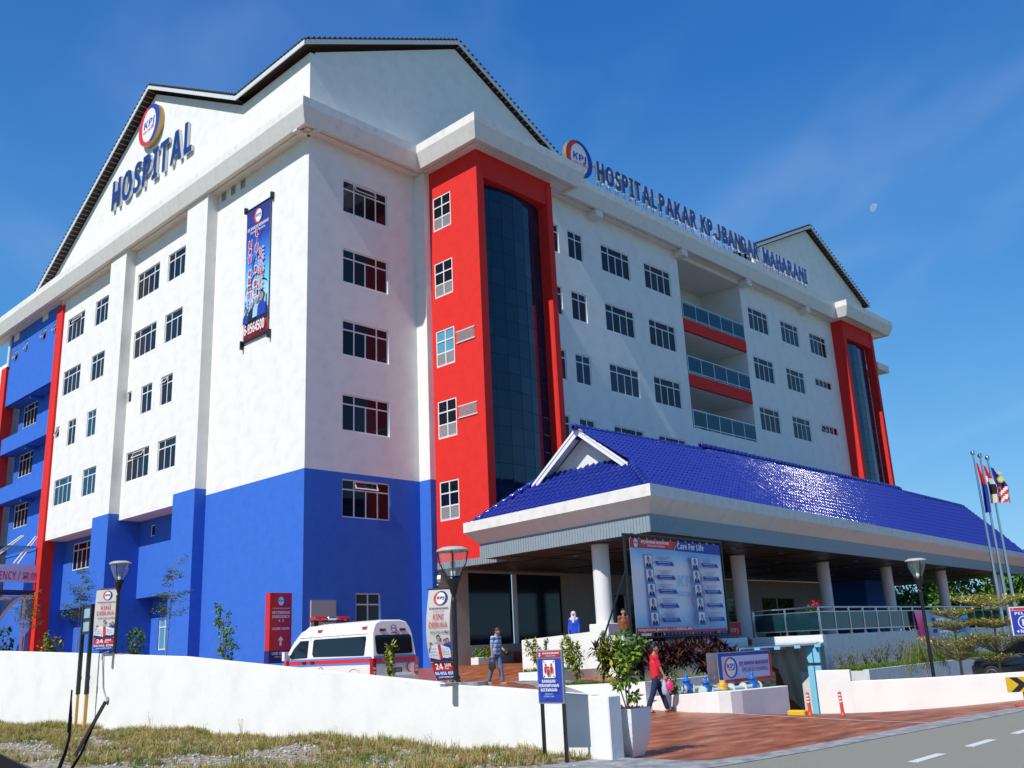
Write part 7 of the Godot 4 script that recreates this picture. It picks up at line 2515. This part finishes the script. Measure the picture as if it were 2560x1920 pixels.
	tiered_tree("right golden tree, tallest, with wide flat layers of leaves", Vector3(24.05, -0.05, -8.4), [Vector3.ZERO, Vector3(0.0, 0.9, 0.02), Vector3(0.05, 1.8, 0), Vector3(0.03, 2.75, 0)], [[0.75, -0.1, 0.1, 0.7, 0.2, 60], [1.02, 0.02, 0.0, 0.92, 0.5, 130], [1.75, 0.04, 0.0, 1.05, 0.22, 130], [2.30, 0.04, 0.0, 1.08, 0.36, 150]], GOLD)
	# shrubs of the strip
	for i in 15:
		shrub("low twiggy shrub on the strip before the grey platform wall", Vector3(17.5 + rng.randf() * 0.4, 0.46, -11.6 - i * 0.95), rng.randf_range(0.55, 1.0), 0.7, [Color(0.10, 0.15, 0.05), Color(0.14, 0.17, 0.07), Color(0.07, 0.11, 0.03), Color(0.2, 0.16, 0.10)], 190, 0.075, "low shrubs along the platform wall", 0.1, 6)
	var wl := thing("weeping_shrub", "yellow green weeping shrub beside the right street lamp", "shrub", Vector3(21.9, 0.0, -8.3))
	m = MB.new()
	var st := MB.new()
	for i in 46:
		var a := rng.randf() * TAU
		var r := rng.randf_range(0.25, 0.85)
		var p0 := Vector3(0, 0.75, 0); var p1 := Vector3(cos(a) * r * 0.6, rng.randf_range(1.0, 1.5), sin(a) * r * 0.6); var p2 := Vector3(cos(a) * r, rng.randf_range(0.3, 1.0), sin(a) * r)
		st.tube([p0, p1, p2], 0.007, 0.003, 4)
		for j in 42:
			var t := j / 42.0
			var q := p1.lerp(p2, t) + rnd_dir() * 0.09 if t > 0.3 else p0.lerp(p1, 0.4 + t * 2.0) + rnd_dir() * 0.08
			leaf_at(m, q, Vector3(rng.randf_range(-0.4, 0.4), -1, rng.randf_range(-0.4, 0.4)).normalized(), Vector3(1, 0, 0.5), 0.10, 0.014, LIMEY[rng.randi() % 3])
	st.tube([Vector3.ZERO, Vector3(0.02, 0.4, 0), Vector3(0, 0.8, 0)], 0.03, 0.02, 6)
	put("stem", st, M.bark, wl)
	put("foliage", m, M.leaf, wl)
	for q in [[18.3, -21.5, 1.1], [18.2, -26.0, 1.3], [18.4, -30.0, 1.2]]: shrub(["bushy green shrub under the pink banner", "bushy green shrub right of the pink banner", "bushy green shrub behind the black car"][int((-q[1] - 21) / 4.2)], Vector3(q[0], 0.46, q[1]), q[2], 1.3, LIMEY, 420, 0.10, "", 0.05, 7)
	# big trees beyond the canopy
	var names := ["leftmost dark green tree seen under the canopy", "second dark green tree seen under the canopy, right of the blue end wall", "third dark green tree seen under the canopy, behind the fifth column", "fourth dark green tree seen under the canopy's end", "dark green tree right of the flagpoles", "dark green tree at the right edge behind the parking sign", "tall dark green tree behind the flagpoles"]
	var tp := [[-2.5, -72.0, 7.6, 7.5], [3.0, -71.0, 8.4, 7.5], [7.5, -70.0, 7.8, 7.5], [12.5, -66.0, 8.2, 7.5], [20.6, -62.0, 6.2, 4.5], [24.0, -58.0, 8.0, 6.0], [18.3, -70.0, 7.5, 6.5]]
	for i in 7: dense_tree(names[i], Vector3(tp[i][0], -0.4, tp[i][1]), tp[i][2], tp[i][3], GREENS + [DEEP[2]], 7500, 0.5)

# ---------------------------------------------------------------- people: one smooth surface from a field of tapered capsules
func skin_field(m: MB, bones: Array, cell: float, k: float, colour = null) -> void:
	var lo := Vector3.INF
	var hi := -Vector3.INF
	for b in bones:
		for e in 2:
			var r: Vector3 = Vector3.ONE * (b[2 + e] + k + cell * 2.5)
			lo = lo.min(b[e] - r); hi = hi.max(b[e] + r)
	var nx := int(ceil((hi.x - lo.x) / cell)) + 1
	var ny := int(ceil((hi.y - lo.y) / cell)) + 1
	var nz := int(ceil((hi.z - lo.z) / cell)) + 1
	var f := PackedFloat32Array()
	f.resize(nx * ny * nz)
	f.fill(1.0)
	for b in bones:
		var a: Vector3 = b[0]; var c: Vector3 = b[1]
		var ra: float = b[2]; var rb: float = b[3]
		var fl: float = b[4] if b.size() > 4 else 1.0      # flatten along z
		var mr := maxf(ra, rb) + k + cell * 2.0
		var l := ((a.min(c) - lo - Vector3.ONE * mr) / cell).floor()
		var h := ((a.max(c) - lo + Vector3.ONE * mr) / cell).ceil()
		var d := c - a
		var dd := maxf(d.length_squared(), 1e-9)
		for x in range(maxi(0, int(l.x)), mini(nx, int(h.x) + 1)):
			for y in range(maxi(0, int(l.y)), mini(ny, int(h.y) + 1)):
				var base := (x * ny + y) * nz
				for z in range(maxi(0, int(l.z)), mini(nz, int(h.z) + 1)):
					var p := lo + Vector3(x, y, z) * cell - a
					var t := clampf(p.dot(d) / dd, 0.0, 1.0)
					var q := p - d * t
					q.z /= fl
					var v := q.length() - lerpf(ra, rb, t)
					var o := f[base + z]
					var g := maxf(k - absf(v - o), 0.0) / k
					f[base + z] = minf(v, o) - g * g * k * 0.25
	# surface nets
	var ids := {}
	var pts := PackedVector3Array()
	for x in nx - 1:
		for y in ny - 1:
			var base := (x * ny + y) * nz
			for z in nz - 1:
				if absf(f[base + z]) > cell * 2.0: continue
				var w := [f[base + z], f[base + z + 1], f[base + nz + z], f[base + nz + z + 1], f[base + ny * nz + z], f[base + ny * nz + z + 1], f[base + ny * nz + nz + z], f[base + ny * nz + nz + z + 1]]
				var neg := 0
				for v in w: neg += 1 if v < 0.0 else 0
				if neg == 0 or neg == 8: continue
				var s := Vector3.ZERO
				var n := 0
				for e in [[0, 1], [2, 3], [4, 5], [6, 7], [0, 2], [1, 3], [4, 6], [5, 7], [0, 4], [1, 5], [2, 6], [3, 7]]:
					var va: float = w[e[0]]; var vb: float = w[e[1]]
					if (va < 0.0) != (vb < 0.0):
						var pa := Vector3(e[0] >> 2, (e[0] >> 1) & 1, e[0] & 1); var pb := Vector3(e[1] >> 2, (e[1] >> 1) & 1, e[1] & 1)
						s += pa.lerp(pb, va / (va - vb)); n += 1
				ids[base + z] = pts.size()
				pts.append(lo + (Vector3(x, y, z) + s / n) * cell)
	var grad := func(p: Vector3) -> Vector3:
		var g := (p - lo) / cell
		var x := clampi(int(round(g.x)), 1, nx - 2); var y := clampi(int(round(g.y)), 1, ny - 2); var z := clampi(int(round(g.z)), 1, nz - 2)
		var i := (x * ny + y) * nz + z
		return Vector3(f[i + ny * nz] - f[i - ny * nz], f[i + nz] - f[i - nz], f[i + 1] - f[i - 1]).normalized()
	var nrm := PackedVector3Array()
	for p in pts: nrm.append(grad.call(p))
	var face := func(a: int, b: int, c: int, d: int, flip: bool) -> void:
		if not (ids.has(a) and ids.has(b) and ids.has(c) and ids.has(d)): return
		var q := [ids[a], ids[b], ids[c], ids[d]]
		if flip: q.reverse()
		for j in [0, 2, 1, 0, 3, 2]:
			if colour != null: m.col = colour.call(pts[q[j]])
			m.vert(pts[q[j]], nrm[q[j]])
	for key in ids:
		var z: int = key % nz
		var y: int = (key / nz) % ny
		var x: int = key / (ny * nz)
		var v0 := f[key]
		if x > 0 and y > 0 and (v0 < 0) != (f[key + 1] < 0): face.call(key - ny * nz - nz, key - nz, key, key - ny * nz, f[key + 1] < 0)
		if x > 0 and z > 0 and (v0 < 0) != (f[key + nz] < 0): face.call(key - ny * nz - 1, key - ny * nz, key, key - 1, f[key + nz] < 0)
		if y > 0 and z > 0 and (v0 < 0) != (f[key + ny * nz] < 0): face.call(key - nz - 1, key - 1, key, key - nz, f[key + ny * nz] < 0)
	m.col = Color.WHITE

func person(label: String, at: Vector3, turn: float, h: float, pose: Dictionary) -> Dictionary:      # faces +z before the turn
	var o := thing("person", label, "person", at, turn)
	var s := h / 1.7
	var slim: float = pose.get("slim", 1.0)
	var lean: float = pose.get("lean", 0.03)
	var J := {}
	J.pelvis = Vector3(0, 0.93, 0) * s
	var low := 9.0
	for i in 2:
		var n := "L" if i == 0 else "R"
		var sx := 1.0 if i == 0 else -1.0
		var hip: Vector3 = J.pelvis + Vector3(sx * 0.085, -0.03, 0) * s
		var a: float = pose.get("hip" + n, 0.0); var k: float = pose.get("knee" + n, 0.0)
		var knee := hip + Vector3(sx * 0.01, -cos(a) * 0.43, sin(a) * 0.43) * s
		var ank := knee + Vector3(0, -cos(a - k) * 0.42, sin(a - k) * 0.42) * s
		var ft: float = pose.get("foot" + n, 0.0)
		var toe := ank + Vector3(sx * 0.02, -0.045 * cos(ft) + 0.15 * sin(ft), 0.15 * cos(ft) + 0.045 * sin(ft)) * s
		var heel := ank + Vector3(0, -0.045 * cos(ft) - 0.045 * sin(ft), -0.045 * cos(ft)) * s
		J["hip" + n] = hip; J["knee" + n] = knee; J["ank" + n] = ank; J["toe" + n] = toe; J["heel" + n] = heel
		low = minf(low, minf(toe.y - 0.022 * s, heel.y - 0.03 * s))
	for key in J: J[key].y -= low
	var up := Vector3(0, cos(lean), sin(lean))
	J.chest = J.pelvis + up * 0.30 * s
	J.neck = J.pelvis + up * 0.50 * s
	var tw: float = pose.get("twist", 0.0)
	for i in 2:
		var n := "L" if i == 0 else "R"
		var sx := 1.0 if i == 0 else -1.0
		var sh: Vector3 = J.pelvis + up * 0.455 * s + Vector3(sx * 0.165 * slim * cos(tw), 0, -sx * 0.165 * sin(tw)) * s
		var a: float = pose.get("arm" + n, 0.0); var e: float = pose.get("elbow" + n, 0.15); var ab: float = pose.get("out" + n, 0.12)
		var el := sh + Vector3(sx * sin(ab), -cos(a) * cos(ab), sin(a)) * 0.27 * s
		var wr := el + Vector3(sx * sin(ab) * 0.3, -cos(a + e), sin(a + e)) * 0.24 * s
		J["sh" + n] = sh; J["el" + n] = el; J["wr" + n] = wr
	var hd: float = pose.get("nod", 0.0)
	var ht: float = pose.get("turn_head", 0.0)
	var hb := Basis(Vector3.UP, ht) * Basis(Vector3.RIGHT, hd)
	J.head = J.neck + Vector3(0, 0.05, 0.0) * s + hb * Vector3(0, 0.10, 0.015) * s
	# the body, continuous from neck to toes
	var bones := [[J.pelvis + Vector3(-0.06, 0.0, 0) * s, J.chest + Vector3(-0.055, 0, 0) * s, 0.105 * s * slim, 0.10 * s * slim], [J.pelvis + Vector3(0.06, 0, 0) * s, J.chest + Vector3(0.055, 0, 0) * s, 0.105 * s * slim, 0.10 * s * slim],
		[J.chest, J.neck + Vector3(0, -0.06, 0) * s, 0.115 * s * slim, 0.085 * s], [J.shL, J.shR, 0.06 * s * slim, 0.06 * s * slim], [J.neck + Vector3(0, -0.05, 0) * s, J.head, 0.05 * s, 0.048 * s]]
	for n in ["L", "R"]:
		bones.append_array([[J["hip" + n], J["knee" + n], 0.085 * s * slim, 0.054 * s], [J["knee" + n], J["ank" + n], 0.052 * s, 0.036 * s], [J["heel" + n], J["toe" + n], 0.034 * s, 0.026 * s],
			[J["sh" + n], J["el" + n], 0.048 * s * slim, 0.037 * s], [J["el" + n], J["wr" + n], 0.037 * s, 0.026 * s]])
	var m := MB.new()
	skin_field(m, bones, 0.017 * s, 0.03 * s)
	# head with brow, nose, jaw and ears
	var H := func(x: float, y: float, z: float) -> Vector3: return J.head + hb * Vector3(x, y, z) * s
	var hbones := [[H.call(0, 0.035, -0.012), H.call(0, 0.03, 0.01), 0.084 * s, 0.082 * s], [H.call(0, -0.02, 0.02), H.call(0, -0.075, 0.045), 0.064 * s, 0.034 * s], [H.call(0, 0.015, 0.085), H.call(0, -0.018, 0.104), 0.009 * s, 0.014 * s],
		[H.call(-0.03, 0.03, 0.075), H.call(0.03, 0.03, 0.075), 0.016 * s, 0.016 * s], [H.call(-0.085, -0.01, 0.0), H.call(-0.087, 0.02, -0.006), 0.012 * s, 0.014 * s], [H.call(0.085, -0.01, 0.0), H.call(0.087, 0.02, -0.006), 0.012 * s, 0.014 * s], [H.call(0, -0.05, 0.0), J.neck, 0.05 * s, 0.052 * s]]
	skin_field(m, hbones, 0.009 * s, 0.014 * s)
	# hands: palm, four bent fingers, thumb
	for n in ["L", "R"]:
		var sx := 1.0 if n == "L" else -1.0
		var d: Vector3 = (J["wr" + n] - J["el" + n]).normalized()
		var inw := Vector3(-sx, 0, 0.25)
		inw = (inw - d * inw.dot(d)).normalized()
		var fw := d.cross(inw) * (-sx)
		if fw.z < 0: fw = -fw
		var w: Vector3 = J["wr" + n]
		var hbn := []
		for q in [-0.02, 0.0, 0.02]: hbn.append([w + fw * q * 0.7 * s, w + (d * 0.075 + fw * q * 1.2) * s, 0.017 * s, 0.015 * s])
		var curl: float = pose.get("grip" + n, 0.5)
		var li := [0.036, 0.041, 0.038, 0.029]
		for i in 4:
			var b := w + (d * 0.082 + fw * (0.027 - i * 0.018)) * s
			var d1 := (d * cos(curl) + inw * sin(curl)).normalized()
			var d2 := (d * cos(curl * 2.3) + inw * sin(curl * 2.3)).normalized()
			var p1: Vector3 = b + d1 * li[i] * s
			hbn.append([b, p1, 0.009 * s, 0.0085 * s]); hbn.append([p1, p1 + d2 * li[i] * 0.85 * s, 0.0085 * s, 0.007 * s])
		var t0 := w + (d * 0.025 + fw * 0.026) * s
		var t1 := t0 + (fw * 0.028 + d * 0.026 + inw * 0.012) * s
		hbn.append([t0, t1, 0.011 * s, 0.010 * s]); hbn.append([t1, t1 + (d * 0.026 + inw * 0.018) * s, 0.0095 * s, 0.008 * s])
		skin_field(m, hbn, 0.0065 * s, 0.008 * s)
	put("body", m, M.skin, o)
	for x in [-0.03, 0.03]:
		m = MB.new(); m.ball(H.call(x, 0.008, 0.081), Vector3(0.012, 0.008, 0.006) * s, 8, 5)
		put("eye", m, M.black_matt, o)
	m = MB.new(); m.ball(H.call(0, -0.052, 0.082), Vector3(0.024, 0.006, 0.008) * s, 8, 5)
	put("mouth", m, M.print_dark_red, o)
	# clothes
	var g := 0.014 * s
	var top := MB.new()
	var hem: float = pose.get("hem", 0.0)
	var tb := [[J.pelvis + Vector3(-0.06, 0.02 - hem, 0) * s, J.chest + Vector3(-0.055, 0, 0) * s, 0.112 * s * slim + g, 0.10 * s * slim + g], [J.pelvis + Vector3(0.06, 0.02 - hem, 0) * s, J.chest + Vector3(0.055, 0, 0) * s, 0.112 * s * slim + g, 0.10 * s * slim + g],
		[J.chest, J.neck + Vector3(0, -0.075, 0) * s, 0.115 * s * slim + g, 0.08 * s + g], [J.shL, J.shR, 0.06 * s * slim + g, 0.06 * s * slim + g]]
	var sl: float = pose.get("sleeve", 0.75)
	for n in ["L", "R"]:
		tb.append([J["sh" + n], J["sh" + n].lerp(J["el" + n], minf(sl, 1.0)), 0.05 * s * slim + g, 0.046 * s + g])
		if sl > 1.0: tb.append([J["el" + n], J["el" + n].lerp(J["wr" + n], sl - 1.0), 0.046 * s + g, 0.036 * s + g])
	skin_field(top, tb, 0.018 * s, 0.03 * s, pose.get("stripes"))
	put("shirt", top, pose.top, o)
	var tr := MB.new()
	var trb := [[J.pelvis + Vector3(-0.04, 0.03, 0) * s, J.pelvis + Vector3(0.04, 0.03, 0) * s, 0.108 * s * slim + g * 0.5, 0.108 * s * slim + g * 0.5]]
	var cuff: float = pose.get("cuff", 0.92)
	for n in ["L", "R"]: trb.append_array([[J["hip" + n], J["knee" + n], 0.09 * s * slim + g, 0.058 * s + g], [J["knee" + n], J["knee" + n].lerp(J["ank" + n], cuff), 0.056 * s + g, 0.05 * s + g]])
	skin_field(tr, trb, 0.018 * s, 0.03 * s)
	put("trousers", tr, pose.trousers, o)
	for n in ["L", "R"]:
		m = MB.new()
		var fwd: Vector3 = (J["toe" + n] - J["heel" + n]).normalized()
		var dn := fwd.cross(Vector3.RIGHT).normalized()
		if dn.y > 0: dn = -dn
		m.bar(J["heel" + n] + dn * 0.03 * s - fwd * 0.03 * s, J["toe" + n] + dn * 0.026 * s + fwd * 0.05 * s, 0.085 * s, 0.016 * s)
		m.bar(J["toe" + n] + Vector3(-0.04, 0.02, -0.03) * s, J["toe" + n] + Vector3(0.04, 0.02, -0.03) * s, 0.03 * s, 0.02 * s)
		put("sandal", m, pose.get("shoe", M.sandal), o)
	# hair
	if pose.has("hair"):
		m = MB.new()
		var hb2 := [[H.call(0, 0.06, -0.025), H.call(0, 0.055, -0.01), 0.086 * s, 0.082 * s], [H.call(0, 0.085, 0.03), H.call(0, 0.09, 0.0), 0.05 * s, 0.06 * s], [H.call(0, 0.02, -0.05), H.call(0, -0.03, -0.05), 0.066 * s, 0.05 * s], [H.call(-0.07, 0.04, 0.0), H.call(-0.07, 0.0, -0.02), 0.024 * s, 0.02 * s], [H.call(0.07, 0.04, 0.0), H.call(0.07, 0.0, -0.02), 0.024 * s, 0.02 * s]]
		if pose.get("long_hair", false): hb2.append_array([[H.call(0, -0.02, -0.06), H.call(0, -0.14, -0.06), 0.055 * s, 0.04 * s], [H.call(-0.07, 0.0, -0.01), H.call(-0.06, -0.1, -0.02), 0.03 * s, 0.025 * s], [H.call(0.07, 0.0, -0.01), H.call(0.06, -0.1, -0.02), 0.03 * s, 0.025 * s]])
		skin_field(m, hb2, 0.012 * s, 0.02 * s)
		put("hair", m, pose.hair, o)
	if pose.has("veil"):
		m = MB.new()
		skin_field(m, [[H.call(0, 0.05, -0.02), H.call(0, 0.03, -0.02), 0.105 * s, 0.1 * s], [H.call(-0.055, 0.0, 0.0), H.call(-0.04, -0.12, 0.03), 0.055 * s, 0.05 * s], [H.call(0.055, 0.0, 0.0), H.call(0.04, -0.12, 0.03), 0.055 * s, 0.05 * s], [H.call(0, -0.11, 0.03), H.call(0, -0.3, 0.085), 0.075 * s, 0.05 * s], [H.call(0, -0.12, -0.03), H.call(0, -0.26, -0.05), 0.09 * s, 0.10 * s], [J.shL * 0.75 + J.neck * 0.25, J.shR * 0.75 + J.neck * 0.25, 0.08 * s, 0.08 * s]], 0.016 * s, 0.03 * s)
		put("head_scarf", m, pose.veil, o)
	J.node = o
	return J

func carried(called: String, label: String, o: Node3D, at: Vector3, shape: Array, m: Material, handle: Vector3) -> void:      # a bag hanging from a hand
	var b := thing(called, label, "bag", o.transform * at, o.rotation.y)
	var q := MB.new()
	var rings := []
	for v in shape:      # [y, half width x, half width z]
		var ring := []
		for i in 12:
			var a := -TAU * i / 12
			ring.append(Vector3(cos(a) * v[1] * (1.0 + 0.06 * sin(i * 2.3 + v[0] * 9.0)), v[0], sin(a) * v[2]))
		rings.append(ring)
	q.loft(rings, true, true, true)
	put("bag_body", q, m, b)
	q = MB.new()
	var t: float = shape[-1][0]
	q.tube([Vector3(0, t, -shape[-1][2]), handle + Vector3(0, 0, -0.02), handle + Vector3(0, 0, 0.02), Vector3(0, t, shape[-1][2])], 0.008, 0.008, 5)
	put("bag_handle", q, m, b)

func people() -> void:
	# image right runs along (0.73, 0, -0.69)
	var right := atan2(0.73, -0.69)
	var stripe := func(p: Vector3) -> Color:
		var k := int(floor(p.y / 0.042)) % 3
		return Color(0.55, 0.56, 0.56) if k == 0 else (Color(0.06, 0.17, 0.52) if k == 1 else Color(0.20, 0.32, 0.60))
	var w := person("person in blue striped polo shirt and jeans walking down the red paving, head bowed", Vector3(12.75, 0.74, 1.55), right - 0.75, 1.66, {"hipL": 0.24, "kneeL": 0.10, "hipR": -0.20, "kneeR": 0.22, "footR": -0.25, "armL": 0.05, "elbowL": 0.9, "armR": -0.08, "elbowR": 0.1, "gripR": 1.1, "gripL": 0.9, "nod": 0.5, "turn_head": 0.2, "lean": 0.05, "slim": 0.88, "top": M.painted_by_vertex, "stripes": stripe, "trousers": M.denim, "hair": M.hair_brown, "shoe": M.sandal_tan, "sleeve": 0.7})
	carried("handbag", "black handbag hanging from the hand of the person in stripes", w.node, w.wrR + Vector3(0.0, -0.42, 0.0), [[0.0, 0.05, 0.13], [0.05, 0.06, 0.15], [0.16, 0.05, 0.14], [0.21, 0.035, 0.12]], M.black_matt, Vector3(0, 0.34, 0))
	var e := thing("folder", "dark bag held under the arm of the person in stripes", "bag", w.node.transform * (w.wrL + Vector3(0.03, -0.03, 0.05)), w.node.rotation.y)
	var m := MB.new(); m.ball(Vector3.ZERO, Vector3(0.07, 0.11, 0.15), 10, 6)
	put("bag_body", m, M.black_matt, e)
	var r := person("person in a red T-shirt and dark jeans striding across the paving", Vector3(18.76, 0.0, 1.68), right + 0.12, 1.70, {"hipL": 0.36, "kneeL": 0.06, "footL": 0.28, "hipR": -0.30, "kneeR": 0.10, "footR": -0.1, "armL": 0.0, "armR": 0.30, "elbowR": 0.12, "elbowL": 0.15, "gripR": 1.2, "nod": 0.08, "turn_head": -0.25, "lean": 0.0, "slim": 1.02, "top": M.cloth_red, "trousers": M.denim_dark, "hair": M.hair_black, "sleeve": 0.85, "hem": 0.07})
	carried("pink_bag", "bright pink plastic bag carried by the person in red", r.node, r.wrR + Vector3(-0.02, -0.37, 0.12), [[0.0, 0.05, 0.06], [0.03, 0.075, 0.10], [0.12, 0.08, 0.12], [0.2, 0.06, 0.09], [0.25, 0.03, 0.04]], M.bag_pink, Vector3(0, 0.28, -0.1))
	carried("grey_bag", "grey blue plastic bag carried beside the pink bag", r.node, r.wrR + Vector3(0.03, -0.47, 0.0), [[0.0, 0.06, 0.05], [0.04, 0.085, 0.08], [0.16, 0.08, 0.09], [0.28, 0.05, 0.06], [0.36, 0.02, 0.03]], M.bag_grey, Vector3(0, 0.39, 0))
	var g := person("person in a long green top half hidden behind the pole banner", Vector3(9.45, 0.73, 0.75), right - 0.2, 1.66, {"hipL": 0.22, "kneeL": 0.08, "hipR": -0.2, "kneeR": 0.15, "armL": 0.1, "elbowL": 1.0, "armR": 0.1, "elbowR": 1.1, "nod": 0.1, "slim": 0.95, "top": M.cloth_green, "trousers": M.black_matt, "hair": M.hair_black, "long_hair": true, "sleeve": 0.8, "hem": 0.22, "cuff": 0.35})
	carried("brown_bag", "brown handbag held by the person in green", g.node, g.wrR + Vector3(0.0, -0.36, 0.05), [[0.0, 0.05, 0.12], [0.1, 0.06, 0.14], [0.2, 0.04, 0.11]], M.bag_brown, Vector3(0, 0.3, 0))
	person("person in pale head scarf and blue dress standing by the first porch column", Vector3(10.1, 1.42, -5.35), 0.55, 1.56, {"top": M.cloth_blue, "trousers": M.cloth_blue, "veil": M.cloth_pale, "sleeve": 1.9, "hem": 0.25, "elbowL": 0.5, "elbowR": 0.5, "slim": 1.0})
	person("person with dark hair in a brown top behind the billboard's left edge", Vector3(12.5, 1.36, -5.3), 0.9, 1.58, {"top": M.bag_brown, "trousers": M.denim_dark, "hair": M.hair_black, "sleeve": 1.6, "nod": 0.2})

func _ready() -> void:
	make_world()
	make_materials()
	make_building()
	make_canopy()
	building_signs()
	moon()
	make_ground()
	make_walls()
	street_things()
	vehicles()
	plants()
	people()
